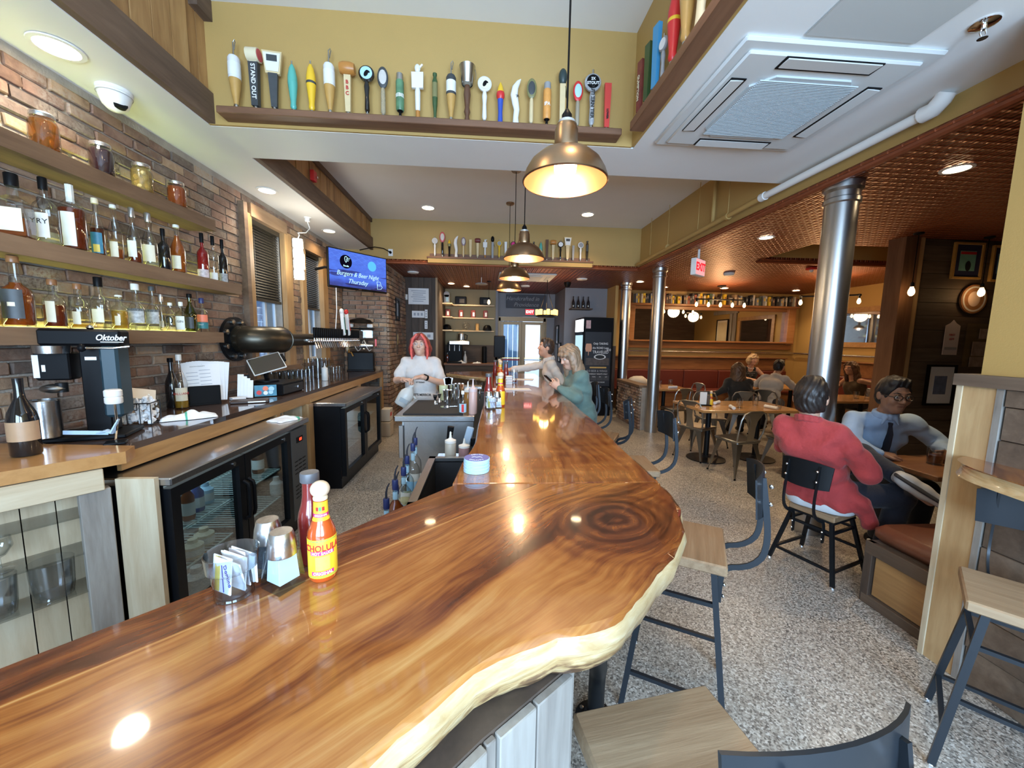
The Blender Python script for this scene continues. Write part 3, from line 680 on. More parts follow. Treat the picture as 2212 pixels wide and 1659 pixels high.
# ------------------------------------------------------------------ back bar counter and coolers
CX = -1.77
t = thing('counter_top', 'dark glossy brown back-bar counter top along the brick wall', 'counter', (0, 0, 0))
MB().prism([(-2.41, 1.15), (-1.9, 1.55), (-1.66, 1.86), (CX, 2.02), (CX, 6.84), (-2.41, 6.84)], 1.015, 1.05).build('top', COUNTER, t)
m = MB().prism([(-1.905, 1.53), (-1.655, 1.85), (-1.70, 1.95), (-2.4, 2.0), (-2.4, 1.12)], 1.0, 1.056).build('end_board', TABLEW, t)
bxm = MB(); bx(CX-.004, CX+.002, 2.6, 2.72, 1.02, 1.048, 0, bxm); bxm.build('seam_plate', CHROME, t)
t = thing('back_bar_cabinet', 'honey pine cabinet frame around the glass-door coolers', 'cabinet', (0, 0, 0))
for nm, r, mt in (('front_rail', (CX-.02, CX, 1.95, 6.8, .93, 1.015), OAKY), ('end_panel', (-1.70, -1.53, 1.835, 1.86, 0, .93), PALEWOOD), ('upright', (CX-.04, CX, 3.36, 3.42, 0, .93), OAKZ),
                  ('upright', (CX-.04, CX+.03, 3.9, 3.99, 0, .93), OAKZ), ('upright', (CX-.04, CX, 5.5, 5.6, 0, .93), OAKZ), ('upright', (CX-.04, CX, 6.72, 6.82, 0, .93), OAKZ), ('rail', (CX-.02, CX+.004, 4.0, 5.5, .93, .965), OAKY),
                  ('back_panel', (-2.4, -2.36, 1.95, 6.82, 0, 1.0), DARKPL), ('nook_side', (-2.36, CX-.04, 3.52, 3.55, 0, .93), PALEWOOD), ('nook_side', (-2.36, CX-.04, 3.91, 3.94, 0, .93), PALEWOOD), ('nook_back', (-2.3, -2.28, 3.55, 3.91, 0, .93), PALEWOOD),
                  ('shelf', (-2.28, CX-.02, 3.55, 3.91, .68, .695), WHITE), ('shelf', (-2.28, CX-.02, 3.55, 3.91, .44, .455), WHITE), ('shelf', (-2.28, CX-.02, 3.55, 3.91, .2, .215), WHITE)):
    recenter(bx(*r).build(nm, mt, t))
GASKET = mat('cooler_black', (.006, .0065, .008), .36, spec=.18)
DOORG = thin_glass('cooler_door_glass', (.72, .82, .86), rough=.03, refl=1.6)
RACK = mat('white_wire_rack', (.62, .72, .68), .4)
def cooler(y0, y1, xf, label, doors, grille, ztop=.92):
    t = thing('bottle_cooler', label, 'cooler', (xf, (y0+y1)/2, 0)); w = y1-y0; xb = -.72; D = -xb
    def B(nm, x0, x1, a, b, z0, z1, m, par=None): return recenter(bx(x0, x1, a, b, z0, z1).build(nm, m, par or t))
    h = w/2
    B('base', xb, -.05, -h, h, .0, .11, GASKET); B('back', xb, xb+.03, -h, h, .11, ztop-.04, mat('cooler_liner', (.45, .5, .5), .5)); B('side', xb, -.045, -h, -h+.03, .11, ztop-.04, GASKET); B('side', xb, -.045, h-.03, h, .11, ztop-.04, GASKET)
    m = MB(); m.box(((xb+.02)/2, 0, ztop-.02), (D+.02, w+.01, .04), 0, None, .006); m.build('steel_top', STEEL, t)
    a = -h+.01; e = h-.01-(grille or 0)
    dw = (e-a)/doors
    for i in range(doors):
        d0, d1 = a+i*dw+.004, a+(i+1)*dw-.004; dr = MB(); f = .055
        for r in ((d0, d1, .13, .13+f), (d0, d1, ztop-.06-f, ztop-.06), (d0, d0+f, .13+f, ztop-.06-f), (d1-f, d1, .13+f, ztop-.06-f)): bx(-.045, .0, r[0], r[1], r[2], r[3], 0, dr)
        door = recenter(dr.build('door', GASKET, t)); c = door.location
        MB().box((0, 0, 0), (.008, d1-d0-2*f+.01, ztop-.19-2*f+.01)).build('pane', DOORG, door, (-.004, 0, 0))
        hy = (d1-.02 if i == 0 else d0+.02)-c.y
        MB().tube([(.022, hy, .2), (.05, hy, .18), (.056, hy, .15), (.056, hy, -.0), (.05, hy, -.03), (.022, hy, -.05)], .011, 8).build('handle', BLK, door)
        MB().frus((.02, d1-.1-c.y, ztop-.09-c.z), (.028, d1-.1-c.y, ztop-.09-c.z), .013, .013, 12).build('lock', CHROME, door)
        for z in (.36, .58):
            rk = MB(); n = 16
            for k in range(n): yy = d0+.04+(d1-d0-.08)*k/(n-1); rk.tube([(-.62, yy, z), (-.08, yy, z)], .0035, 4)
            rk.tube([(-.08, d0+.03, z-.004), (-.08, d1-.03, z-.004)], .006, 5); rk.tube([(-.4, d0+.03, z-.004), (-.4, d1-.03, z-.004)], .004, 4)
            rk.build('wire_rack', RACK, t)
    li = lamp('cooler_light', 'AREA', (-.3, 0, ztop-.07), 3.5, (.75, .92, 1), .3, (0, 0, 0), w*.8); li.parent = t
    MB().box((-.1, 0, ztop-.052), (.03, w-.2, .01)).build('light_tube', emit('cooler_tube', (.8, .95, 1), 2), t)
    if grille:
        g = B('vent_panel', -.045, .0, e+.004, h-.004, .13, ztop-.06, mat('cooler_vent_grey', (.06, .065, .07), .5))
        c = g.location
        for blk in ((.60, 8), (.40, 8)):
            for k in range(blk[1]):
                for q in range(3): MB().box((.001, -grille*.25+q*grille*.25, blk[0]-c.z-k*.016), (.004, grille*.18, .007)).build('slot', BLK, g, (.022, 0, 0)) if k % 2 == 0 else None
        MB().box((.024, 0, ztop-.15-c.z), (.006, .1, .045)).build('display_bezel', BLK, g)
        MB().box((.0275, .01, ztop-.15-c.z), (.003, .035, .022)).build('red_readout', emit('red_led', (1, .05, .02), 2.5), g)
    return t
cooler(1.87, 3.30, -1.5, 'black glass-door bottle cooler nearest the viewer, under the menus', 2, .26)
cooler(4.04, 5.44, -1.45, 'second black glass-door cooler farther along the back bar', 2, 0)
# pitcher cabinet in the corner, open front with wire-glass shelves
t = thing('pitcher_cabinet', 'open corner cabinet of pale boards with clear shelves of pitchers', 'cabinet', (0, 0, 0))
A = Vector((-1.715, 1.80)); Bv = Vector((-1.975, 1.46)); D_ = (Bv-A).normalized(); ND = Vector((D_.y, -D_.x))
if ND.x < 0: ND = -ND
def along(s, o=0, z=0): p = A+D_*s+ND*o; return (p.x, p.y, z)
rz = math.atan2(D_.y, D_.x)
MB().box((0, 0, 0), (1.1, .03, .1), 0, None, .003).build('apron', PALEWOODX, t, along(.55, .0, .945), (0, 0, rz))
MB().box((0, 0, 0), (.1, .05, .9), 0, None, .003).build('post', GREYWOOD, t, along(.03, -.02, .45), (0, 0, rz))
MB().box((0, 0, 0), (.012, .14, .88)).build('side_panel', PALEWOOD, t, along(.02, -.09, .45), (0, 0, rz))
s = -.13
for k in range(10):
    w = (.13, .13, .1, .15, .12, .11, .14, .12, .1, .13)[k]; MB().box((0, 0, 0), (w-.004, .012, .9)).build('back_board', PALEWOOD, t, along(s+w/2, -.175, .46), (0, 0, rz)); s += w
CLR = thin_glass('clear_acrylic_shelf', (.86, .88, .88), rough=.06)
for z in (.44, .62, .79):
    MB().box((0, 0, 0), (1.0, .15, .008)).build('clear_shelf', CLR, t, along(.52, -.09, z), (0, 0, rz))
    MB().box((0, 0, 0), (.018, .15, .022)).build('cleat', BENCHW, t, along(.055, -.09, z-.014), (0, 0, rz))
# wall shelves
for i, (z, y1, lb) in enumerate(((2.52, 3.42, 'top brown plank shelf holding four preserving jars'), (2.046, 3.71, 'middle brown plank shelf crowded with liquor bottles'), (1.62, 3.43, 'lowest brown plank shelf of backlit liquor bottles'))):
    t = thing('plank_shelf', lb, 'shelf', (-2.31, 0, z), 0, 'brown plank shelves on the brick wall')
    recenter(bx(-.1, .11, 1.1, y1, -.085, 0).build('plank', SHELFW, t))
    recenter(bx(-.098, -.075, 1.15, y1-.05, .0, .0012).build('led_strip', emit('yellow_green_led', (.80, .95, .26), 20), t))
# ------------------------------------------------------------------ bottles
def arc(r, z0, z1, a0, a1, n=8):
    "curved label; angle 0 faces local -y"
    m = MB(); vs = []
    for i in range(n+1):
        a = a0+(a1-a0)*i/n; vs += [(r*math.sin(a), -r*math.cos(a), z0), (r*math.sin(a), -r*math.cos(a), z1)]
    m.add(vs, [(2*i, 2*i+2, 2*i+3, 2*i+1) for i in range(n)]); return m
def prof(shape, h, r):
    nr = max(.011, r*.3)
    if shape == 'std': p = [(r*.9, 0), (r, .01), (r, h*.60), (r*.92, h*.66), (nr*1.2, h*.76), (nr, h*.80), (nr, h)]
    elif shape == 'tall': p = [(r*.9, 0), (r, .01), (r, h*.48), (r*.85, h*.58), (nr*1.15, h*.76), (nr, h*.85), (nr*1.15, h)]
    elif shape == 'squat': p = [(r*.92, 0), (r, .012), (r*1.0, h*.52), (r*.86, h*.66), (nr*1.3, h*.74), (nr*1.2, h)]
    elif shape == 'decanter': p = [(r*.9, 0), (r, .015), (r*1.04, h*.45), (r*.98, h*.55), (r*.45, h*.63), (nr*1.1, h*.70), (nr*1.05, h)]
    elif shape == 'wine': p = [(r*.92, 0), (r, .008), (r, h*.46), (r*.88, h*.56), (nr*1.25, h*.74), (nr*1.05, h*.84), (nr*1.15, h)]
    elif shape == 'flask': p = [(r*.7, 0), (r*.92, h*.08), (r, h*.2), (r*.98, h*.42), (r*.72, h*.55), (nr*1.1, h*.66), (nr*1.1, h)]
    else: p = [(r, 0), (r, h)]
    return p
def cutp(p, z):
    out = []
    for (r0, z0), (r1, z1) in zip(p, p[1:]):
        if z0 >= z: break
        out.append((r0, z0))
        if z1 > z: out.append((r0+(r1-r0)*(z-z0)/(z1-z0), z)); return out
    return out+[p[-1]] if p[-1][1] <= z else out
def bottle(label, x, y, z, h, r, shape='std', glass=None, liq=None, level=.5, cap=BLK, caph=.04, labs=(), txt=None, rz=None, group=None, name='bottle', sq=False, capw=1.25, spout=None):
    if rz is None: rz = math.atan2(-x, y)*.55   # labels turned out into the room
    t = thing(name, label, 'bottle', (x, y, z), rz, group)
    H = h-caph*.55 if cap else h; p = prof(shape, H, r); n = 4 if sq else 20
    kw = dict(rot=(0, 0, R(45))) if sq else {}; q = 1.3 if sq else 1
    MB().lathe([(a*q if b < H*.7 else a, b) for a, b in p], n=n, cap=True, **kw).build('glass', glass or GLASS, t, ang=30 if sq else 50)
    if liq:
        lp = [(a*.93*q, max(b, .008)) for a, b in cutp(p, H*level)]; MB().lathe(lp, n=n, **kw).build('liquid', liq, t, ang=30 if sq else 50)
    if cap:
        nr = p[-1][0]*capw; MB().lathe([(nr*.98, h-caph), (nr, h-caph+.002), (nr, h-.004), (nr*.9, h), (.0001, h)], n=14).build('cap', cap, t)
    if spout:
        MB().tube([(0, 0, h-.005), (0, 0, h+.03), (.006, 0, h+.055), (.016, 0, h+.075)], [.006, .005, .004, .0035], 8).build('pour_spout', spout, t)
    for (z0, z1, a, mt) in labs:
        rr = max(b for b, c in p)*1.03 if not sq else r*1.3*.7072*1.01
        if z0 > .7: rr = p[-1][0]*1.06
        if sq: m = MB(); m.box((0, -rr, (z0+z1)/2*H), (2*a*r*.95, .0012, (z1-z0)*H))
        else: m = arc(rr, z0*H, z1*H, -a, a)
        m.build('label', mt, t)
    if txt:
        s, sz, zz, mt = txt; rr = r*1.045 if not sq else None
        if sq: text(s, sz, mt, t, (0, -r*.93-.002, zz*H))
        else: text(s, sz, mt, t, (0, 0, zz*H), (0, 0, 0), bend=rr)
    return t
AMB = liquid('amber_whiskey', (.36, .085, .012), .45); DAMB = liquid('dark_amber_whiskey', (.19, .03, .008), .55); GOLD = liquid('golden_spirit', (.62, .38, .05), .35)
PALE = liquid('pale_spirit', (.80, .78, .55), .2); REDL = liquid('red_liqueur', (.32, .012, .015), .7); BRN = liquid('brown_liqueur', (.10, .025, .01), .7)
GRNG = thin_glass('green_bottle_glass', (.35, .42, .08)); BLKG = mat('black_bottle_glass', (.008, .008, .009), .08, coat=.5); BRNG = thin_glass('brown_bottle_glass', (.5, .2, .04)); BLUG = thin_glass('clear_blue_glass', (.8, .9, .96))
LCR = mat('cream_label', (.74, .68, .52), .6, var=.08, vs=40); LWH = mat('white_label', (.78, .78, .74), .6, var=.05, vs=40); LYE = mat('yellow_label', (.80, .62, .12), .5); LDK = mat('dark_label', (.05, .055, .06), .5, var=.3, vs=30)
LBG = mat('blue_green_label', (.05, .22, .33), .4, var=.5, vs=25); LOR = mat('orange_label', (.85, .22, .12), .5); LTL = mat('teal_label', (.03, .18, .20), .5); LBL = mat('pale_blue_label', (.42, .66, .82), .5); WC = mat('white_cap', (.75, .75, .72), .4)
INK = mat('black_ink', (.015, .015, .015), .6); WINK = mat('white_ink', (.8, .8, .8), .6); RINK = mat('red_ink', (.5, .03, .03), .6); SILV = mat('silver_cap', (.6, .6, .62), .25, .9)
G2 = 'liquor bottles on the middle plank shelf'; G3 = 'liquor bottles on the lowest plank shelf'
X2 = -2.27
for a in (
 ('square clear bottle with black stopper and yellow label, nearest on the middle shelf', 2.10, .30, .052, 'squat', GLASS, AMB, .34, BLK, .06, [(.1, .5, .8, LCR)], None, True),
 ('clear rye bottle with tall black cap and RY lettering', 2.235, .335, .046, 'std', GLASS, PALE, .2, BLK, .06, [(.1, .5, .5, LWH)], ('RY', .035, .36, INK), False),
 ('wide dark red whiskey bottle with white neck sleeve', 2.365, .355, .054, 'std', GLASS, DAMB, .62, None, 0, [(.05, .55, .5, LWH), (.72, .98, 3.0, LWH)], None, False),
 ('slim dark bottle with a blue and green label', 2.50, .325, .031, 'tall', GLASS, BRN, .5, CREAM, .03, [(.04, .42, .9, LBG), (.06, .2, .45, LYE)], None, False),
 ('clear slim bottle with small cream label and no cap colour', 2.61, .325, .034, 'tall', GLASS, AMB, .2, WC, .02, [(.04, .33, .55, LCR)], None, False),
 ('clear bottle with grey capsule and white back label', 2.735, .35, .037, 'tall', GLASS, DAMB, .22, SILV, .06, [(.12, .44, .6, LWH)], None, False),
 ('clear bottle with large pale label beside the black bottle', 2.855, .355, .041, 'tall', GLASS, PALE, .12, SILV, .06, [(.1, .44, .9, LCR)], None, False),
 ('all-black bottle between pale and orange bottles', 2.97, .285, .036, 'std', BLKG, None, 0, BLK, .05, [], None, False),
 ('orange liqueur bottle with white label', 3.095, .345, .045, 'tall', GLASS, liquid('orange_liqueur', (.42, .11, .015), .6), .8, WC, .02, [(.08, .36, .6, LCR)], None, False),
 ('red bottle with black cap and white print', 3.35, .355, .039, 'std', GLASS, REDL, .9, BLK, .075, [(.02, .22, 1.2, mat('white_floral_print', (.6, .5, .5), .5, var=.7, vs=50))], None, False),
 ('clear bottle with black cap between red and black bottles', 3.475, .365, .035, 'std', GLASS, PALE, .1, BLK, .075, [(.02, .2, .9, LWH)], None, False),
 ('black and white bottle at the far end of the middle shelf', 3.59, .365, .033, 'std', BLKG, None, .2, BLK, .075, [(.02, .24, 1.2, mat('black_white_print', (.35, .35, .35), .5, var=.9, vs=60))], None, False)):
    bottle(a[0], X2, a[1], 2.048, a[2], a[3], a[4], a[5], a[6], a[7], a[8], a[9], a[10], a[11], None, G2, sq=a[12])
for a in (
 ('bottle cut by the left picture edge on the lowest shelf', 1.955, .25, .03, 'std', GLASS, GOLD, .5, BLK, .03, [], None, False),
 ('large amber decanter bottle with dark label at the left of the lowest shelf', 2.06, .335, .053, 'decanter', GLASS, AMB, .66, BENCHW, .03, [(.12, .55, .7, LDK), (.3, .36, .22, CREAM)], None, False),
 ('amber bottle with wide brown cork beside the large decanter', 2.22, .25, .043, 'squat', GLASS, DAMB, .5, BENCHW, .03, [(.12, .58, .4, LCR)], None, False),
 ('pale golden bottle with round shoulder and brown stopper', 2.345, .245, .040, 'squat', GLASS, GOLD, .1, BENCHW, .03, [(.1, .4, .4, LCR)], None, False),
 ('dark amber bottle with black stopper and torn cream label', 2.465, .30, .043, 'squat', GLASS, DAMB, .52, BLK, .055, [(.14, .42, .6, LCR)], None, False),
 ('short golden bottle without cap on the lowest shelf', 2.585, .21, .040, 'squat', GLASS, GOLD, .55, WC, .01, [(.12, .4, .3, LCR)], None, False),
 ('rounded clear bottle with black and white bird label, left of two', 2.705, .295, .050, 'flask', GLASS, PALE, .1, WC, .04, [(.16, .50, 1.0, mat('bird_sketch_label', (.42, .42, .40), .5, var=.9, vs=45)), (.44, .5, 1.0, LDK)], None, False),
 ('rounded clear bottle with black and white bird label, right of two', 2.83, .295, .042, 'flask', GLASS, PALE, .1, LDK, .03, [(.16, .50, 1.0, mat('bird_sketch_label', (.42, .42, .40), .5, var=.9, vs=45)), (.44, .5, 1.0, LDK)], None, False),
 ('slim clear bottle with silver cap behind the horseshoe bottle', 2.90, .25, .022, 'std', GLASS, None, 0, SILV, .05, [(.1, .3, .6, LCR)], None, False),
 ('clear bottle with a dark horseshoe on its front', 2.975, .2, .030, 'std', GLASS, PALE, .15, WC, .02, [], None, False),
 ('small mint-white gin bottle with GIN label', 3.075, .215, .037, 'std', GLASS, None, 0, WC, .03, [(.05, .55, .75, LWH)], ('GIN', .022, .35, INK), True),
 ('green bottle with round black label near the shelf end', 3.165, .285, .040, 'tall', GRNG, None, 0, BLK, .03, [(.08, .4, .7, LDK)], None, False),
 ('blue and orange labelled bottle with blue cap, last on the lowest shelf', 3.29, .265, .040, 'squat', GLASS, None, 0, mat('navy_cap', (.02, .03, .12), .4), .04, [(.3, .55, 1.2, LOR), (.1, .32, 1.2, LTL)], None, False)):
    b = bottle(a[0], X2+.005, a[1], 1.622, a[2], a[3], a[4], a[5], a[6], a[7], a[8], a[9], a[10], a[11], None, G3, sq=a[12])
    if 'horseshoe' in a[0] and 'behind' not in a[0]:
        MB().tube([(.016*math.cos(q), -.031, .075+.026*math.sin(q)) for q in [R(v) for v in range(-50, 231, 20)]], .004, 6).build('horseshoe', BLKM, b)
    if 'blue and orange' in a[0]: text('SALT', .014, WINK, b, (0, 0, .055), (0, 0, 0), bend=.042)
def jar(y, label, fill, bits):
    t = thing('preserving_jar', label, 'jar', (-2.27, y, 2.522), 0, 'preserving jars on the top shelf')
    MB().lathe([(.045, 0), (.054, .006), (.056, .03), (.056, .125), (.05, .145), (.043, .155), (.043, .165)], n=24, cap=False).build('glass', GLASS, t, ang=50)
    MB().lathe([(.046, .16), (.047, .163), (.047, .178), (.044, .182), (.0001, .183)], n=24).build('lid', SILV, t)
    f = MB().lathe([(.044, .008), (.052, .012), (.052, .135), (.046, .145)], n=20).build('brine', fill, t, ang=50)
    rr = random.Random(int(y*100))
    for i in range(bits[0]):
        a = rr.uniform(0, 6.28); d = rr.uniform(.02, .04); zz = rr.uniform(.03, .12)
        MB().ell((d*math.cos(a), d*math.sin(a), zz), bits[1], 0, 8, 6, (rr.uniform(-.5, .5), rr.uniform(-.5, .5), rr.uniform(0, 3))).build('pickle', bits[2], t)
jar(2.27, 'preserving jar of orange and green pickled slices, nearest on the top shelf', liquid('orange_brine', (.5, .2, .03), .25), (12, (.016, .006, .03), mat('pickled_carrot', (.45, .20, .03), .3, var=.5, vs=25)))
jar(2.57, 'preserving jar of very dark purple preserves', liquid('dark_brine', (.02, .008, .012), .93), (6, (.015, .015, .015), mat('dark_fruit', (.02, .008, .012), .25)))
jar(2.84, 'preserving jar of pale yellow chunks', liquid('yellow_brine', (.62, .48, .18), .25), (16, (.018, .016, .016), mat('pale_pickle_chunk', (.56, .44, .17), .4, var=.3, vs=25)))
jar(3.13, 'preserving jar of amber red preserves, farthest on the top shelf', liquid('red_amber_brine', (.42, .10, .02), .5), (10, (.016, .014, .016), mat('amber_fruit', (.38, .11, .02), .3, var=.4, vs=25)))
# security camera under the soffit
t = thing('dome_camera', 'white dome security camera under the soffit above the jars', 'camera', (-2.24, 2.66, 3.05))
MB().lathe([(.0001, -.125), (.035, -.115), (.06, -.09), (.075, -.045), (.08, -.02), (.084, -.018), (.084, -.0)], n=26).build('shell', WHITE, t)
MB().lathe([(.03, -.02), (.034, 0), (.02, .004)], (.045, -.02, -.085), 18, rot=(R(60), 0, R(55))).build('eye', BLK, t)
MB().lathe([(.0815, -.034), (.0830, -.032), (.0815, -.03)], n=26, cap=False).build('joint_ring', mat('grey_plastic', (.35, .35, .36), .5), t)
# ------------------------------------------------------------------ side windows with blinds
SASH = mat('white_window_sash', (.78, .80, .80), .45); BLIND = mat('dark_blind_slat', (.035, .030, .022), .35)
CURT = thin_glass('window_pane_glass', (.8, .9, 1.0))
for i, (a, b_, c, d) in enumerate(WIN):
    t = thing('window_%d' % (i+1), ['window with the lowered dark blind beside the bottle shelves', 'window with the partly open blind behind the glowing lamp'][i], 'window', (WX, (a+b_)/2, 0), kind='structure'); h = (b_-a)/2
    def B(nm, x0, x1, y0, y1, z0, z1, m, par=t): return recenter(bx(x0, x1, y0, y1, z0, z1).build(nm, m, par))
    B('frame_post', -.02, .04, -h-.10, -h, c-.1, d+.02, OAKZ); B('frame_post', -.02, .045, h, h+.16, c-.1, d+.02, OAKZ)
    B('frame_header', -.02, .05, -h-.02, h+.06, d, d+.13, wood('rough_header', [(.2, (.13, .075, .04)), (.5, (.24, .15, .085)), (.8, (.35, .24, .15))], 'y', 40, 2)); B('sill', -.06, .09, -h-.12, h+.16, c-.05, c, SHELFW)
    if i == 0: B('bark_edge', -.01, .06, -h-.16, -h-.10, c-.1, d+.10, BEAMW)
    zl = 1.98 if i == 0 else 1.98
    for zz in (c+.03, (c+zl)/2, zl+.05): B('sash_rail', -.13, -.09, -h, h, zz-.025, zz+.025, SASH)
    for q in range(4): yy = -h+2*h*q/3; B('sash_bar', -.125, -.095, yy-.016, yy+.016, c, zl+.05, SASH)
    for q in range(3):
        for zz in range(2):
            z0 = c+.03+zz*((zl-c)/2); B('pane', -.114, -.108, -h+2*h*q/3+.01, -h+2*h*(q+1)/3-.01, z0, z0+(zl-c)/2, CURT)
    n = 26; sl = MB().box((0, 0, 0), (.05, 2*h-.02, .004), 0, (0, R(58 if i == 0 else 35), 0)).mesh('slat', BLIND)
    for q in range(n): link('slat', sl, t, (-.045, 0, d-.05-q*(d-.05-zl)/n))
    B('head_rail', -.08, -.01, -h, h, d-.05, d, BLIND); B('bottom_rail', -.07, -.02, -h+.01, h-.01, zl-.01, zl+.02, BLIND)
    for q in (-.6, .6): B('ladder_cord', -.02, -.018, q*h-.002, q*h+.002, zl, d-.03, BLIND)
# glowing stacked lamp hanging before the window post
t = thing('hanging_lantern', 'blazing white lantern of stacked panels hung before the window post', 'lamp', (-2.2, 4.83, 2.26))
for q in range(4):
    MB().box((.0, 0, .06+q*.118), (.1, .12, .1), 0, (0, 0, R(20)), .008).build('glowing_panel', emit('lantern_glow', (1, .95, .78), 9), t)
    for s in (-1, 1):
        for v in (-1, 1): MB().tube([(s*.055, v*.065, .005+q*.118), (s*.055, v*.065, .118+q*.118)], .003, 5).build('frame_wire', CHROME, t, (0, 0, 0), (0, 0, R(20)))
MB().tube([(0, 0, .47), (.01, .02, .52), (-.02, .05, .55), (.03, .15, .58), (.03, .26, .66), (.0, .27, .74)], .006, 6).build('cable', WHITE, t)
MB().lathe([(.02, 0), (.03, .01), (.03, .045), (.045, .05), (.045, .055)], (0, .27, .735), 12).build('plug', WHITE, t)
l = lamp('lantern_light', 'POINT', (.12, -.05, .25), 9, (1, .92, .75), .12); l.parent = t
# ------------------------------------------------------------------ television
tl, trr = Vector((-2.03, 5.25)), Vector((-1.46, 5.95)); du = (trr-tl); wv = du.length; rz = math.atan2(du.y, du.x)
t = thing('television', 'wall television showing a blue burger and beer night slide', 'television', ((tl.x+trr.x)/2, (tl.y+trr.y)/2, 2.50), rz)
def tvscreen():
    m, nt, b = new('blue_slide'); x, y, z = coords(nt)
    n = noise(nt, comb(nt, x*7, 0., z*16), 1, 3, .6); bands = noise(nt, comb(nt, x*2, 0., z*22), 1, 2)
    s1 = ((x*1.1-z*2.2)*26.).sin().abs(); s2 = ((x*1.6+z*2.4)*17.).sin().abs()
    rays = (s1.step(.09, 0)*.6+s2.step(.07, 0)*.6)*z.step(.02, .12)
    dark = (z*-1.).step(.12, .2)*.3+bands.step(.56, .62)*(z*-1.).step(-.03, .01)*.35
    f = (n*.35+rays*.45+.25-dark).clamp()
    c = ramp(nt, f, [(0, (.02, .02, .10)), (.3, (.06, .12, .62)), (.55, (.10, .24, .95)), (.8, (.25, .5, 1)), (1, (.6, .85, 1))])
    nt.links.new(c, b.inputs['Emission Color']); b.inputs['Emission Strength'].default_value = .95; b.inputs['Base Color'].default_value = (.01, .01, .02, 1); b.inputs['Roughness'].default_value = .15
    return m
hh = .255
MB().box((0, .02, 0), (wv, .035, hh*2), 0, None, .006).build('case', BLK, t)
MB().box((0, .0015, .006), (wv-.03, .002, hh*2-.04)).build('screen', tvscreen(), t)
TX = emit('slide_pale_blue', (.55, .9, 1), 1.1)
d = MB(); d.lathe([(.088, 0), (.088, .001)], n=32, rot=(R(90), 0, 0)); o = d.build('badge_disc', emit('slide_black', (.004, .003, .01), 1), t, (-.20, -.0005, .10))
MB().tube([(-.012, 0, .045), (-.018, 0, .02), (-.014, 0, -.01), (.0, 0, -.03), (.012, 0, -.012), (.01, 0, .01), (.018, 0, .03), (.008, 0, .05), (-.012, 0, .045)], .004, 6).build('badge_mark', TX, o, (0, -.002, .02))
for q in range(3): MB().tube([(.018, 0, .035-q*.018), (.06-q*.012, 0, .026-q*.018)], .003, 5).build('badge_mark', TX, o, (0, -.002, .02))
text('Brasilia'[:0]+'Bendis', .03, TX, o, (0, -.002, -.055), bold=.001)
MB().lathe([(.068, 0), (.068, .001)], n=32, rot=(R(90), 0, 0)).build('blue_disc', emit('slide_sky', (.12, .55, 1), 1), t, (.20, -.0005, .10))
text('Burgers & Beer Night', .085, TX, t, (-.02, -.002, -.055), shear=.35, sx=.86)
text('Thursday', .085, TX, t, (-.03, -.002, -.15), shear=.35, sx=.95)
text('11:', .05, TX, t, (.31, -.002, -.15), shear=0)
m = MB()
for q in range(4): a0 = (.27, .31, .335, .345)[q]
MB().tube([(.275, 0, -.10), (.33, 0, -.10), (.345, 0, -.15), (.365, 0, -.17), (.345, 0, -.20), (.285, 0, -.21), (.275, 0, -.10)], .003, 5).build('outline_mark', TX, t, (0, -.002, 0))
MB().box((.0, -.001, -hh+.012), (.05, .003, .008)).build('maker_plate', CHROME, t)
MB().tube([(-.3, .05, 0), (-.38, .2, .02), (-.42, .36, 0)], .018, 8).build('wall_arm', BLKM, t)
MB().tube([(-.34, .02, -.25), (-.335, .03, -.55), (-.33, .1, -.9)], .006, 6).build('cable', WHITE, t)
t = thing('wall_socket', 'white wall socket with black cable above the television', 'socket', (-1.6, 6.795, 3.02)); MB().box((0, 0, 0), (.075, .008, .115), 0, None, .003).build('plate', WHITE, t)
MB().lathe([(.022, 0), (.022, .03), (.008, .04)], n=12, rot=(R(90), 0, 0)).build('plug', BLK, t); MB().tube([(0, -.03, 0), (-.1, -.06, .05), (-.22, -.15, .05), (-.38, -.4, -.06)], .008, 6).build('cable', BLK, t)
# ------------------------------------------------------------------ tap tower of black pipe
t = thing('tap_tower', 'black iron pipe tap tower with a long row of chrome faucets', 'tap tower', (-2.40, 3.88, 1.56))
PIPEM = mat('blackened_steel_pipe', (.075, .066, .05), .34, .85, var=.2, vs=7)
MB().lathe([(.21, 0), (.21, .03), (.135, .034), (.135, .05)], n=28, rot=(0, R(90), 0)).build('flange', BLKM, t)
for q in range(8): a = R(22+45*q); MB().lathe([(.024, 0), (.024, .022), (.0001, .03)], (.03, .172*math.cos(a), .172*math.sin(a)), 10, rot=(0, R(90), 0)).build('bolt', DSTEEL, t)
rp = .128; el = [(.045, 0, 0), (.1, 0, 0)]+[(.1+.2*math.sin(R(a)), .2-.2*math.cos(R(a)), 0) for a in range(10, 91, 10)]+[(.3, .27, 0)]
MB().tube(el, rp, 26).build('elbow', PIPEM, t, ang=50)
for p_, d_ in (((.1, 0, 0), (1, 0, 0)), ((.3, .25, 0), (0, 1, 0))):
    MB().lathe([(rp, -.008), (rp+.006, -.006), (rp+.006, .006), (rp, .008)], p_, 26, rot=(0, R(90), 0) if d_[0] else (R(-90), 0, 0), cap=False).build('weld_ring', PIPEM, t)
MB().tube([(.3, .25, -.0), (.3, 2.36, -.0)], .068, 18).build('tap_pipe', PIPEM, t)
MB().box((.372, 1.52, -.01), (.012, 1.66, .03)).build('manifold_bar', CHROME, t)
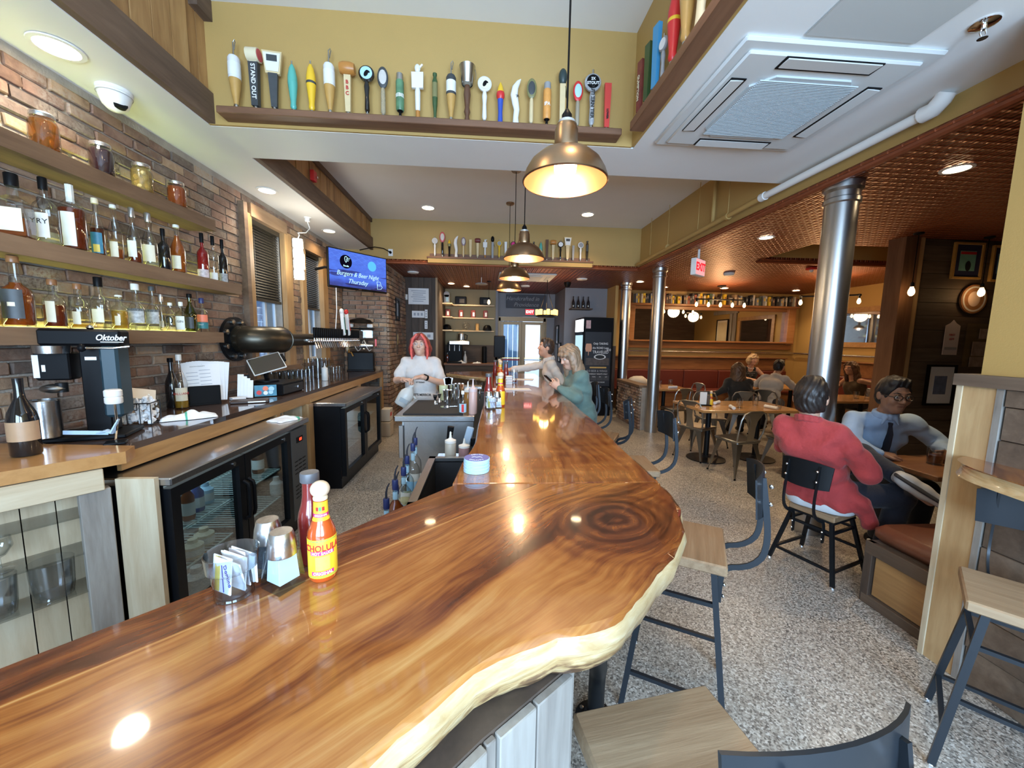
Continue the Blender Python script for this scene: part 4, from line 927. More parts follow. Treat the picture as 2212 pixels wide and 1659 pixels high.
fau = MB(); fau.frus((0, 0, 0), (.055, 0, 0), .011, .011, 8); fau.ell((.062, 0, .0), .016, 0, 8, 6); fau.tube([(.062, 0, -.005), (.072, 0, -.035), (.088, 0, -.085)], [.011, .010, .008], 8); fau.frus((.062, 0, .012), (.062, 0, .035), .012, .006, 8)
hm = fau.mesh('faucet', CHROME); ht = MB().lathe([(.008, .035), (.013, .05), (.015, .14), (.012, .155), (.0001, .157)], (.062, 0, 0), 10).mesh('tap_handle', BLK)
for q in range(26): yy = .74+q*(1.56/25); link('faucet', hm, t, (.37, yy, -.012)); link('tap_handle', ht, t, (.37, yy, -.012))
for nm, yy, c1, c2, lt in (('green', 1.66, mat('tall_handle_green', (.02, .16, .12), .4), WHITE, ''), ('white', 1.84, WHITE, RED, 'LAGER')):
    o = MB().box((0, 0, 0), (.05, .035, .32), 0, None, .01).build('tall_tap_handle', c2 if nm == 'green' else c1, t, (.43, yy, .22), (0, R(-4), 0))
    MB().box((.026, 0, -.02), (.003, .026, .22)).build('face_panel', c1 if nm == 'green' else WHITE, o)
    MB().ell((0, 0, .17), (.03, .03, .04), 0, 12, 8).build('crown', c2 if nm == 'green' else RED, o)
    if lt: text(lt, .05, RED, o, (.029, 0, -.02), Matrix(((0, 0, 1), (0, 1, 0), (-1, 0, 0))).to_euler() if False else (R(90), R(90), R(90)), bold=.002)
# ------------------------------------------------------------------ things on the back counter
ZC = 1.052
bottle('black wine bottle with a tan band label at the left counter end', -2.02, 1.80, 1.058, .34, .048, 'wine', BLKG, None, 0, None, 0, [(.2, .45, 1.5, mat('tan_gold_label', (.42, .26, .15), .4, var=.1, vs=30))], name='wine_bottle')
t = thing('can_seamer', 'tall black can seamer machine with white lettering on its head', 'machine', (-2.055, 2.13, ZC), R(22)); t.scale = (.74, .80, .94)
MB().box((0, .05, .012), (.42, .3, .024), 0, None, .006).build('base_plate', BLK, t)
MB().box((.03, .09, .31), (.14, .14, .58), 0, None, .008).build('column', BLK, t)
MB().box((.13, .06, .31), (.1, .18, .40), 0, None, .015).build('motor_cover', mat('blue_black_cover', (.02, .045, .06), .42), t)
hd = MB().box((-.01, .05, .555), (.42, .14, .09), 0, None, .012).build('head', BLK, t); text('Oktober', .045, WINK, hd, (.15, -.023, .555), shear=.3, bold=.001); MB().box((.155, -.021, .532), (.12, .001, .004)).build('underline', WINK, hd)
MB().lathe([(.012, 0), (.022, .008), (.012, .022)], (.02, .05, .60), 12).build('top_knob', CHROME, t)
MB().frus((-.15, -.02, .51), (-.15, -.02, .47), .09, .085, 20).build('chuck_plate', STEEL, t); MB().frus((-.15, .03, .53), (-.15, .03, .50), .03, .03, 14).build('spindle', BLKM, t)
MB().box((-.16, .05, .40), (.17, .13, .15), 0, None, .008).build('gearbox', BLK, t); MB().box((-.235, -.017, .40), (.03, .002, .12)).build('notice_sticker', PAPER, t); MB().box((-.2, -.017, .39), (.018, .002, .035)).build('notice_sticker', PAPER, t)
MB().box((.02, .018, .44), (.06, .002, .018)).build('warning_sticker', PAPER, t)
MB().tube([(.02, -.06, .50), (.17, -.06, .50), (.26, -.06, .51)], .006, 8).build('lever', CHROME, t); MB().ell((.015, -.06, .50), .022, 0, 12, 8).build('lever_ball', BLK, t)
MB().frus((-.13, .0, .26), (-.13, .0, .31), .03, .03, 14).build('can_lifter', BLKM, t); MB().ell((-.17, .0, .28), (.07, .05, .025), 0, 14, 8).build('lifter_arm', DSTEEL, t)
t = thing('steel_canister', 'brushed steel canister under the can seamer', 'canister', (-2.17, 2.03, ZC+.025)); MB().lathe([(.052, 0), (.055, .004), (.055, .185), (.05, .19), (.047, .19), (.047, .01), (.0001, .01)], n=26, cap=False).build('body', STEEL, t)
t = thing('bar_lever', 'pale blue-grey bottle opener lever with white knob beside the seamer', 'opener', (-1.88, 1.99, ZC+.012), R(15))
MB().box((-.06, 0, .05), (.17, .004, .02), 0, (0, R(4), 0), .001).build('bar', mat('blue_grey_plastic', (.38, .52, .68), .4), t); MB().tube([(-.02, 0, .045), (.02, 0, .055), (.04, 0, .045), (.06, 0, .09), (.07, 0, .11)], [.008, .02, .022, .014, .008], 8, flat=(.4, 1)).build('claw', mat('blue_grey_plastic'), t)
MB().tube([(.05, 0, .0), (.062, 0, .1), (.06, 0, .2)], .005, 6).build('stem', CHROME, t); MB().lathe([(.03, 0), (.034, .006), (.034, .03), (.03, .034), (.034, .038), (.034, .064), (.028, .07)], (.058, 0, .19), 18).build('knob', mat('ivory_knob', (.75, .72, .68), .35), t)
MB().box((.05, .0, -.006), (.08, .07, .012), 0, (0, 0, .3), .003).build('foot', BLK, t)
# basket of white cups
t = thing('wire_basket', 'black wire basket heaped with crumpled white paper', 'basket', (-2.10, 2.45, ZC), R(20)); t.scale = (.85, .85, .95); f = MB()
for z in (.005, .14): f.tube([(-.1, -.08, z), (.1, -.08, z), (.1, .08, z), (-.1, .08, z), (-.1, -.08, z)], .0035, 6)
for x in (-.1, -.03, .04, .1):
    for y in (-.08, .08): f.tube([(x, y, .005), (x, y, .14)], .003, 5)
f.tube([(-.03, -.082, .14), (-.028, -.082, .1), (.028, -.082, .1), (.03, -.082, .14)], .003, 5); f.build('wire_frame', BLKM, t)
rr = random.Random(4); f = MB()
for i in range(150): f.box((rr.uniform(-.09, .09), rr.uniform(-.07, .07), .02+rr.random()**1.2*.16), (rr.uniform(.02, .04), rr.uniform(.02, .035), rr.uniform(.006, .02)), 0, (rr.uniform(0, 3), rr.uniform(0, 3), rr.uniform(0, 3)), .004)
tag(f.build('crumpled_paper', PAPER, t), kind='stuff')
MB().box((.02, .03, .19), (.15, .1, .004), 0, (.6, .2, .4)).build('paper_bag', mat('beige_paper', (.62, .55, .46), .7), t)
def rag(label, x, y, z, sx, sy, sz, rz, stripe):
    t = thing('bar_towel', label, 'towel', (x, y, z), rz); m = MB(); n = 26; k = 18; vs = []
    for j in range(k+1):
        for i in range(n+1):
            u, v = i/n*2-1, j/k*2-1; w = max(0, 1-u*u)**.35*max(0, 1-v*v)**.4
            hh_ = sz*w*(.7+.3*math.sin(u*5+1.3)*math.cos(v*3)+.16*math.sin(9*u+4*v)); vs.append((u*sx*(1+.06*math.sin(7*v)), v*sy*(1+.12*math.sin(4*u+1)), max(hh_, .0)+.001))
    m.add(vs, [(j*(n+1)+i, j*(n+1)+i+1, (j+1)*(n+1)+i+1, (j+1)*(n+1)+i) for j in range(k) for i in range(n)])
    m.m = [1 if stripe[0] <= (q % n)/n < stripe[1] else 0 for q in range(len(m.f))]
    b = m.build('cloth', [mat('white_towel', (.76, .80, .86), .95, bump=.3, bs=200), mat('green_towel_stripe', (.08, .42, .30), .95)], t, ang=80)
rag('white rolled bar towel with green stripe on the counter', -1.93, 2.62, ZC, .14, .055, .05, R(38), (.42, .46))
rag('folded white and green towel on the near cooler top', -1.62, 3.2, .921, .11, .085, .03, R(70), (.68, .84))
b = bottle('tall clear tapered bottle of yellow liqueur with GALLIANO label', -2.24, 2.98, ZC, .40, .042, 'tall', GLASS, GOLD, .27, WC, .045, [(.16, .42, .9, LCR)], ('GALLIANO', .024, .30, RINK), rz=R(40))
bottle('dark unlabelled bottle behind the menus', -2.33, 3.02, ZC, .37, .042, 'wine', BLKG, None, 0, BLK, .03, [])
t = thing('menu_holder', 'black holder stuffed with white paper menus', 'menu holder', (-2.22, 3.18, ZC), R(42))
MB().box((0, .03, .06), (.2, .012, .12), 0, None, .004).build('back_plate', BLK, t); MB().box((0, -.05, .075), (.2, .01, .15), 0, None, .02).build('front_plate', BLK, t); MB().box((0, -.01, .006), (.2, .1, .012)).build('base', BLK, t)
for i in range(9):
    o = MB().box((0, 0, .17), (.2, .0012, .31)).build('menu_sheet', PAPER, t, (-.012+.008*(i % 3)+.006*i, -.035+i*.008, .01), (R(-9+i*1.5), R((i*37 % 9)-3), 0))
    if i == 0:
        text('SOUTH COUNTY', .012, INK, o, (0, -.001, .292)); MB().tube([(-.03, 0, .305), (-.015, 0, .316), (.0, 0, .306), (.015, 0, .316), (.03, 0, .305)], .001, 4).build('crest', INK, o)
        for q in range(12): MB().box(((-.04 if q % 2 else .04), -.001, .26-q*.014), (.07, .0006, .004)).build('print_line', mat('grey_ink', (.35, .38, .45), .6), o)
t = thing('receipt_holder', 'upright holder of paper receipts beside the menus', 'receipts', (-2.1, 3.5, ZC), R(35))
MB().box((0, .03, .1), (.08, .01, .2)).build('board', BLK, t)
for i in range(4): MB().box((-.03+i*.022, -.01-.008*i, .11-.01*i), (.045, .003, .2-.015*i), 0, (R(-6), R(4), 0), .001).build('receipt', PAPER, t)
MB().box((-.06, -.08, .012), (.1, .07, .02), 0, (0, 0, .3)).build('receipt_pad', PAPER, t)
t = thing('check_book', 'dark leather check presenter with a white edge', 'check presenter', (-1.93, 3.28, ZC), R(25)); MB().box((0, 0, .01), (.26, .14, .018), 0, None, .004).build('cover', mat('dark_leather', (.05, .03, .025), .5, bump=.2), t); MB().box((.05, -.069, .01), (.12, .006, .01)).build('pages', PAPER, t)
t = thing('picture_card', 'small card with a bright cartoonish blue and orange print', 'card', (-1.97, 3.58, ZC), R(32)); MB().box((0, 0, .055), (.17, .004, .1)).build('board', LBG, t)
for (cx, cz, r_, mt) in ((.0, .075, .022, LOR), (.045, .07, .022, LBL), (.04, .04, .018, LBL), (-.05, .04, .02, RED), (0, .035, .018, WHITE)): MB().lathe([(r_, 0), (r_, .001)], (cx, -.003, cz), 14, rot=(R(90), 0, 0)).build('printed_spot', mt, t)
t = thing('cash_drawer', 'black metal cash drawer under the tablet till', 'cash drawer', (-2.04, 3.86, ZC), R(90)); MB().box((0, 0, .055), (.42, .36, .11), 0, None, .006).build('case', BLK, t); MB().box((0, -.181, .05), (.38, .004, .075), 0, None, .001).build('drawer_front', mat('drawer_black', (.02, .02, .021), .5), t); MB().lathe([(.012, 0), (.012, .01)], (.06, -.183, .055), 12, rot=(R(90), 0, 0)).build('lock', CHROME, t)
t = thing('tablet_till', 'tilted tablet till on a black stand over the cash drawer', 'tablet', (-2.08, 3.82, ZC+.112), R(38))
MB().lathe([(.1, 0), (.1, .012), (.03, .02)], n=24).build('stand_base', BLK, t); MB().tube([(0, 0, .015), (.0, .04, .06), (.0, .03, .14)], .022, 10).build('stand_arm', BLK, t)
rt = (R(-38), 0, 0); tb = MB().box((0, 0, 0), (.28, .012, .2), 0, None, .006).build('tablet', mat('white_bezel', (.72, .72, .70), .4), t, (0, -.02, .17), (R(-42), R(-16), 0)); MB().box((0, -.0065, 0), (.262, .001, .182)).build('screen', mat('dark_glossy_screen', (.05, .038, .03), .08, coat=1), tb); MB().box((.15, 0, .02), (.025, .02, .09), 0, None, .004).build('card_reader', BLK, tb)
# glasses, pitchers, squeeze bottle, slush machine
def tumbler(label, x, y, z, h=.13, r=.036, group='upturned glasses on the back counter', m=GLASS, liq=None, name='drinking_glass'):
    t = thing(name, label, 'glass', (x, y, z), 0, group); MB().lathe([(.0001, .006), (r*.8, .006), (r*.82, 0), (r*.86, .0), (r, h), (r*.95, h), (r*.80, .012), (.0001, .012)], n=18, cap=False).build('glass', m, t, ang=50)
    if liq: MB().lathe([(r*.78, .013), (r*.82, h*liq[1])], n=18).build('drink', liq[0], t)
    return t
k = 0
for i in range(6):
    for j in range(3): tumbler('clear beer glass standing upside down behind the tablet till', -2.36+j*.09, 4.42+i*.105, ZC, .14, .038)
for i in range(3):
    for j in range(2): tumbler('tall clear glass by the white squeeze bottle', -2.34+j*.12, 5.28+i*.13, ZC, .25, .052, 'tall clear glasses past the squeeze bottle')
for i in range(3):
    for j in range(2): tumbler('short stemless glass beside the drink machine', -2.33+j*.12, 5.78+i*.12, ZC, .10, .045, 'stemless glasses beside the drink machine')
def squeeze(label, x, y, z, h=.19, r=.03, body=None, cap=None, tall=False):
    t = thing('squeeze_bottle', label, 'squeeze bottle', (x, y, z)); MB().lathe([(r*.92, 0), (r, .006), (r, h*.62), (r*.86, h*.66)], n=18).build('body', body or WC, t); MB().lathe([(r*1.02, h*.64), (r*1.02, h*.72), (r*.5, h*.76), (.009, h*.8), (.004, h), (.0001, h)], n=16).build('nozzle_cap', cap or WC, t); return t
squeeze('white squeeze bottle among the glasses on the back counter', -2.0, 4.95, ZC, .22, .036)
t = thing('drink_machine', 'black drink dispenser with a clear horizontal cylinder at the counter end', 'machine', (-2.06, 6.58, ZC), R(12))
MB().box((0, .05, .15), (.40, .34, .30), 0, None, .01).build('body', BLK, t); MB().box((0, .0, .01), (.42, .36, .02), 0, None, .005).build('drip_tray', BLK, t)
MB().lathe([(.1, -.2), (.105, -.19), (.105, .19), (.1, .2)], (0, -.02, .41), 26, rot=(0, R(90), 0)).build('cylinder', GLASS, t, ang=50); MB().lathe([(.107, -.215), (.107, -.18)], (0, -.02, .41), 26, rot=(0, R(90), 0)).build('end_cap', CREAM, t); MB().lathe([(.04, -.19), (.04, .19)], (0, -.02, .41), 16, rot=(0, R(90), 0)).build('core', SILV, t)
MB().tube([(x/40-.17, -.02+.09*math.cos(x*.9), .41+.09*math.sin(x*.9)) for x in range(14)], .008, 6).build('auger', WHITE, t)
MB().box((0, .02, .60), (.40, .26, .16), 0, None, .02).build('hopper', GLASS, t); MB().box((0, .02, .69), (.42, .28, .02), 0, None, .006).build('lid', BLK, t); MB().lathe([(.2, 0), (.16, .05), (.05, .08)], (0, .02, .78), 20).build('lid_bowl', BLK, t)
for x in (-.15, .15): MB().box((x, .0, .735), (.09, .12, .06), 0, None, .01).build('cup_stack', WHITE, t)
MB().tube([(-.17, -.13, .34), (-.17, -.17, .30), (-.13, -.2, .30), (-.10, -.21, .24)], .012, 8).build('tap', BRASS, t); MB().box((.24, -.1, .46), (.03, .03, .12), 0, None, .005).build('side_handle', RED, t)
# pitchers and glasses in the corner cabinet
def pitcher(label, s, z, o=-.088):
    p = along(s, o, z); t = thing('glass_pitcher', label, 'pitcher', p, rz+1.0, 'clear pitchers in the corner cabinet'); MB().lathe([(.0001, .008), (.055, .008), (.058, 0), (.06, 0), (.066, .05), (.07, .16), (.068, .16), (.062, .05), (.055, .012), (.0001, .012)], n=20, cap=False).build('body', thin_glass('ribbed_clear_plastic', (.9, .92, .94), rough=.05, refl=1.3), t, ang=25); MB().tube([(.068, 0, .14), (.11, 0, .135), (.115, 0, .08), (.07, 0, .04)], .009, 8).build('handle', GLASS, t)
pitcher('ribbed clear pitcher nearest the cabinet post', .17, .446); pitcher('ribbed clear pitcher behind the front one, farther left', .33, .446)
def wineg(label, s, z):
    p = along(s, -.088, z); t = thing('wine_glass', label, 'glass', p, 0, 'stemware in the corner cabinet'); MB().lathe([(.036, 0), (.034, .003), (.005, .008), (.004, .055), (.02, .065), (.04, .1), (.036, .14), (.034, .14), (.037, .1), (.018, .068), (.0001, .062)], n=20, cap=False).build('bowl_and_stem', GLASS, t, ang=50)
wineg('round wine glass on the upper clear shelf', .30, .626); wineg('second round wine glass on the upper clear shelf', .42, .626)
# bottles and tubs inside the near cooler
for i, (y, z, h, r, c, lb) in enumerate(((2.14, .586, .2, .03, AMB, 'small bottle in the cooler with white label'), (2.25, .586, .17, .033, mat('blue_red_can', (.08, .1, .3), .4, var=.6, vs=40), 'blue and red can in the near cooler'), (2.36, .586, .13, .04, LBL, 'pale tub on the upper cooler rack'), (2.15, .366, .1, .05, CREAM, 'cream tub left on the lower cooler rack'), (2.28, .366, .1, .05, CREAM, 'cream tub right on the lower cooler rack'), (2.9, .586, .2, .04, BRN, 'dark bottle behind the second cooler door'), (3.02, .366, .14, .045, WC, 'white dispenser bottle behind the second cooler door'), (2.2, .112, .16, .06, WC, 'white bucket on the cooler floor'))):
    t = thing('cooler_stock', lb, 'container', (-1.62-.03*(i % 3), y, z)); MB().lathe([(r*.9, 0), (r, .01), (r, h*.65), (r*.5, h*.8), (r*.45, h)], n=16).build('body', c, t); MB().lathe([(r*1.01, h*.15), (r*1.01, h*.5)], n=16, cap=False).build('label', LWH, t)
# ------------------------------------------------------------------ beer tap handles on display shelves
TANW = mat('tan_turned_wood', (.52, .30, .09), .3, var=.15, vs=20); TEAL = mat('teal_enamel', (.10, .42, .36), .3); MUST = mat('yellow_enamel', (.82, .50, .03), .3); PINKR = mat('pink_red_enamel', (.62, .10, .12), .35); GRNE = mat('dark_green_enamel', (.04, .085, .03), .3)
BLUE = mat('blue_enamel', (.03, .08, .42), .25); SKY = mat('sky_blue_enamel', (.06, .32, .62), .35); GRYE = mat('grey_enamel', (.30, .30, .31), .4); PURP = mat('purple_grey_enamel', (.25, .18, .24), .4); ORNG = mat('orange_can_print', (.72, .32, .08), .4, var=.25, vs=30); OLIVE = mat('olive_enamel', (.20, .19, .08), .35)
DBROWN = mat('dark_brown_turned_wood', (.12, .055, .03), .3); ORW = mat('orange_brown_wood', (.48, .20, .045), .35, var=.2, vs=15); MARB = mat('grey_marbled_plastic', (.36, .36, .37), .3, var=.6, vs=45); CRM = mat('cream_wood', (.66, .52, .30), .4, var=.1, vs=20); MAG = mat('magenta_enamel', (.65, .03, .2), .3)
ROPE = mat('rope_wrap', (.42, .34, .22), .8, bump=.8, bs=140); BADGE = mat('pale_grey_badge', (.58, .55, .52), .5, var=.15, vs=40); WENM = mat('white_enamel', (.78, .78, .78), .25); GREENP = mat('green_white_can_print', (.10, .22, .12), .35, var=.8, vs=22); REDB = mat('red_plastic', (.62, .06, .05), .35)
ALLOY = mat('cast_alloy', (.5, .5, .48), .3, 1)
def slabm(w, d, h, w1=None, z0=0):
    w1 = w1 or w; m = MB(); vs = [(-w/2, -d/2, z0), (w/2, -d/2, z0), (w/2, d/2, z0), (-w/2, d/2, z0), (-w1/2, -d/2, z0+h), (w1/2, -d/2, z0+h), (w1/2, d/2, z0+h), (-w1/2, d/2, z0+h)]
    return m.add(vs, [(3, 2, 1, 0), (4, 5, 6, 7), (0, 1, 5, 4), (1, 2, 6, 5), (2, 3, 7, 6), (3, 0, 4, 7)])
def tap(kind, label, h, c1, c2, loc, rz=0, group=None, txt=None, c3=None):
    t = thing('beer_tap_handle', label, 'tap handle', loc, rz, group); f = h/.33
    def L(prof_, nm, m, n=16, **k): return MB().lathe([(a*f, b*h) for a, b in prof_], n=n, **k).build(nm, m, t, ang=45)
    L([(.009, 0), (.012, .01), (.012, .07), (.009, .09)], 'ferrule', ALLOY)
    if kind == 'turned': L([(.011, .08), (.02, .12), (.017, .2), (.021, .3), (.03, .55), (.029, .7), (.02, .85), (.008, .93)], 'grip', c1); L([(.005, .92), (.005, 1)], 'finial', c2); L([(.022, .5), (.0302, .56), (.0302, .6), (.022, .66)], 'band', c3 or c1)
    elif kind == 'lure': L([(.01, .08), (.022, .3), (.028, .45)], 'grip', c1); L([(.0285, .44), (.0285, .72), (.022, .76)], 'sleeve', c2); L([(.0289, .48), (.0289, .66)], 'label', LWH, cap=False); L([(.008, .75), (.004, .8), (.003, .97)], 'rod', ALLOY); MB().tube([(0, 0, .96*h), (.012, 0, h), (.016, 0, .97*h), (.006, 0, .86*h)], .003, 6).build('hook', DSTEEL, t)
    elif kind == 'slab': slabm(.035*f, .022*f, h*.92, .05*f, h*.08).build('paddle', c1, t); 
    elif kind == 'capslab':
        slabm(.035*f, .03*f, h*.68, .05*f, h*.08).build('paddle', c1, t); MB().frus((-.03*f, 0, h*.88), (.03*f, 0, h*.88), .035*f, .035*f, 20).build('drum_head', c2, t)
        for s in (-1, 1): MB().lathe([(.03*f, 0), (.03*f, .002)], (s*.031*f, 0, h*.88), 18, rot=(0, R(90), 0)).build('drum_end', c3 or c2, t)
        slabm(.04*f, .02*f, h*.06, .04*f, h*.755).build('collar', CREAM, t)
    elif kind == 'sign': slabm(.03*f, .02*f, h*.55, .05*f, h*.08).build('stem', c1, t); slabm(.075*f, .018*f, h*.36, .105*f, h*.62).build('sign_board', c2, t); slabm(.062*f, .003*f, h*.29, .09*f, h*.655).build('sign_face', WENM, t, (0, -.011*f, 0)); MB().box((0, -.0135*f, h*.86), (.055*f, .002, h*.1)).build('sign_print', LDK, t)
    elif kind == 'mallet': slabm(.03*f, .025*f, h*.66, .042*f, h*.08).build('stem', c1, t); MB().lathe([(.03*f, -.045*f), (.038*f, -.02*f), (.038*f, .02*f), (.03*f, .045*f)], (0, 0, h*.86), 18, rot=(0, R(90), 0)).build('mallet_head', c2, t)
    elif kind == 'disc':
        L([(.009, .08), (.016, .14), (.013, .4), (.018, .55), (.012, .64)], 'stem', c1); MB().lathe([(.040*f, -.012*f), (.048*f, -.006*f), (.048*f, .006*f), (.040*f, .012*f)], (0, 0, h*.79), 26, rot=(R(90), 0, 0)).build('disc', c1, t)
        o = MB().lathe([(.037*f, 0), (.037*f, .002)], (0, -.0125*f, h*.79), 24, rot=(R(90), 0, 0)).build('disc_face', c2, t); L([(.006, .93), (.006, 1)], 'finial', ALLOY) if c3 is None else None
        if c3: MB().ell((0, -.015*f, h*.78), (.012*f, .003, .022*f), 0, 10, 6, (0, .5, 0)).build('bird_emblem', c3, t); MB().ell((.012*f, -.015*f, h*.81), (.012*f, .003, .007*f), 0, 10, 6, (0, .3, 0)).build('bird_emblem', c3, t)
    elif kind == 'oval': L([(.009, .08), (.016, .12), (.015, .5), (.012, .58)], 'stem', c1); MB().ell((0, 0, h*.79), (.036*f, .012*f, h*.21), 0, 24, 12).build('oval_badge', c2, t); MB().ell((0, -.006*f, h*.79), (.027*f, .008*f, h*.15), 0, 20, 10).build('badge_face', c3 or BADGE, t)
    elif kind == 'can': L([(.01, .06), (.01, .16), (.026, .2)], 'neck', BLK); L([(.026, .19), (.031, .22), (.031, .82), (.027, .85)], 'can', c1); L([(.027, .85), (.026, .99), (.022, 1)], 'can_top', c2)
    elif kind == 'figure': L([(.013, .03), (.013, .17)], 'foot', ORW); L([(.012, .16), (.015, .2), (.017, .5), (.012, .56)], 'stem', WENM); slabm(.068*f, .018*f, h*.27, .072*f, h*.56).build('sign_board', c1, t); MB().ell((0, 0, h*.90), (.018*f, .015*f, .025*f), 0, 12, 8).build('figure', c2, t); MB().tube([(.012*f, 0, h*.92), (.03*f, 0, h*.97)], .006*f, 6).build('figure_arm', c2, t)
    elif kind == 'bottle': L([(.01, .06), (.012, .2), (.018, .35), (.02, .5), (.02, .84), (.013, .9), (.012, .94), (.016, .96), (.016, 1)], 'bottle', c1); L([(.0205, .5), (.0205, .8)], 'label', c2, cap=False)
    elif kind == 'bucket': L([(.01, 0), (.016, .08), (.012, .13), (.02, .2), (.014, .28), (.018, .4), (.022, .5), (.016, .66)], 'turned_post', c1); L([(.034, .68), (.036, .69), (.048, .98), (.05, .99), (.047, .98), (.034, .7)], 'bucket', ALLOY, cap=False, n=22); MB().tube([(.048*f, 0, h*.95), (.054*f, 0, h*.85), (.05*f, 0, h*.78)], .002, 5).build('bail', DSTEEL, t)
    elif kind == 'cone': L([(.014, 0), (.022, .02), (.018, .3), (.024, .6)], 'grip', c1); L([(.024, .6), (.034, .66), (.034, .72), (.031, .76)], 'band', c2); L([(.031, .76), (.018, .9), (.002, 1)], 'cone', c3)
    elif kind == 'horn': MB().tube([(0, 0, 0), (-.002, 0, h*.18), (.004, 0, h*.35), (-.006, 0, h*.5), (-.016, 0, h*.66), (-.008, 0, h*.82), (.014, 0, h*.94), (.03, 0, h)], [.026*f, .02*f, .022*f, .026*f, .028*f, .024*f, .015*f, .003*f], 14, flat=(1, .7)).build('horn', c1, t, ang=60)
    elif kind == 'shoe': slabm(.028*f, .03*f, h*.72, .034*f, h*.02).build('stem', c1, t); MB().ell((0, 0, h*.87), (.026*f, .024*f, h*.14), 0, 14, 8).build('dark_cap', c2, t); MB().lathe([(.03*f, 0), (.03*f, .003)], (.02*f, 0, h*.62), 18, rot=(0, R(75), 0)).build('medallion', OLIVE, t)
    if txt:
        for (s, sz, zz, mt, vert) in txt:
            text(s, sz*f, mt, t, (0, -.0165*f if kind != 'can' else 0, zz*h), ((R(90), R(90), 0) if vert else (R(90), 0, 0)) if kind != 'can' else (0, 0, 0), bold=.0008, bend=.0315*f if kind == 'can' and not vert else None)
    return t
def tapshelf(label, loc, L, rz, d=.12, th=.045, m=SHELFX, lip=.055):
    t = thing('display_shelf', label, 'shelf', loc, rz, 'tap handle display shelves')
    MB().box((0, -d/2, -th/2), (L, d, th), 0, None, .004).build('board', m, t)
    MB().box((0, -.008, lip/2), (L-.06, .014, lip), 0, None, .002).build('back_strip', m, t); return t
tapshelf('long brown shelf of tap handles on the near cross beam', (-.42, 2.998, 3.115), 2.76, 0)
FS = [('lure', 511, 147, TANW, WENM, None, None, 'wooden lure-shaped tap handle with white sleeve and wire hook, first at left'),
 ('capslab', 551, 134, LDK, CREAM, [('STAND OUT', .032, .45, WINK, True)], PINKR, 'black STAND OUT tap handle with a red ended drum head'),
 ('sign', 589, 130, LDK, CRM, None, None, 'tap handle topped by a flared white sign board'), ('turned', 628, 111, TEAL, ALLOY, None, None, 'teal turned tap handle on the near shelf'),
 ('turned', 666, 114, MUST, ALLOY, None, LDK, 'yellow turned tap handle with black band'), ('lure', 704, 143, TANW, WENM, None, None, 'wooden lure-shaped tap handle left of the BBC mallet'),
 ('mallet', 742, 119, CRM, ORW, [('B', .03, .6, RINK, False), ('B', .03, .5, RINK, False), ('C', .03, .4, RINK, False)], None, 'cream BBC tap handle with orange mallet head'), ('disc', 782, 119, BLKG, LBL, None, BLK, 'black tap handle with a blue raven disc'),
 ('oval', 816, 112, ROPE, LDK, None, BADGE, 'rope-wrapped tap handle with pale oval badge'), ('can', 852, 99, GREENP, ALLOY, [('REBEL', .034, .5, WINK, False)], None, 'green and white REBEL can tap handle'),
 ('figure', 890, 125, WENM, WENM, None, None, 'white sign tap handle topped with a small figure'), ('bottle', 927, 104, GRNE, OLIVE, None, None, 'dark green bottle-shaped tap handle'),
 ('lure', 962, 134, TANW, LDK, None, None, 'wooden tap handle with dark picture sleeve and thin rod'), ('bucket', 997, 125, DBROWN, ALLOY, None, None, 'tap handle with a tin bucket on a turned brown post'),
 ('disc', 1035, 112, WENM, LCR, None, BLK, 'white tap handle with a raven medallion'), ('cone', 1070, 95, BLUE, RED, None, MUST, 'blue tap handle with red band and yellow cone'),
 ('horn', 1105, 104, WENM, None, [('IPA', .028, .62, INK, False)], None, 'white curved horn tap handle lettered IPA'), ('oval', 1139, 108, CRM, OLIVE, None, LDK, 'olive oval tap handle on a cream pointing hand'),
 ('can', 1174, 100, ORNG, GRYE, [('IPA', .036, .5, WINK, False)], None, 'orange IPA can tap handle with grey top'), ('shoe', 1208, 132, CRM, mat('dark_teal_cap', (.03, .05, .05), .4), None, None, 'wooden tap handle with dark cap and side medallion'),
 ('oval', 1243, 109, mat('tan_grey_stem', (.34, .28, .2), .5), RED, None, LBL, 'red oval badge tap handle right of the pendant cord'), ('disc', 1275.6, 135, MARB, BLK, [('2X', .02, .83, WINK, False), ('STOUT', .022, .76, WINK, False)], None, 'grey marbled tap handle with black 2X STOUT disc'),
 ('slab', 1310.6, 107, REDB, None, [('LOWER', .02, .35, INK, True)], None, 'plain red tap handle at the right end of the near shelf')]
for k, px, hp, c1, c2, tx, c3, lb in FS:
    o = tap(k, lb, hp*.0030, c1, c2, (-1.70+(px-511)*.003204, 2.935, 3.116), R(random.uniform(-8, 8)), 'tap handles on the near beam shelf', tx, c3)
    if '2X STOUT' in lb: text('SOUTHERN TIER', .034, INK, o, (0, -.02, .20), (R(90), R(90), 0), bold=.001)
t = tapshelf('far brown shelf of tap handles on the bulkhead wall', (.425, 6.79, 2.955), 2.81, 0, .14, .03, SHELFX, .07)
MB().prism([(-1.39, -.13), (1.39, -.13), (1.36, 0), (-1.36, 0)], -.10, -.03).build('painted_bracket', YEL, t)
ORD = ['first', 'second', 'third', 'fourth', 'fifth', 'sixth', 'seventh', 'eighth', 'ninth', 'tenth', 'eleventh', 'twelfth', 'thirteenth', 'fourteenth', 'fifteenth', 'sixteenth', 'seventeenth', 'eighteenth', 'nineteenth', 'twentieth', 'twenty-first', 'twenty-second', 'twenty-third', 'twenty-fourth']
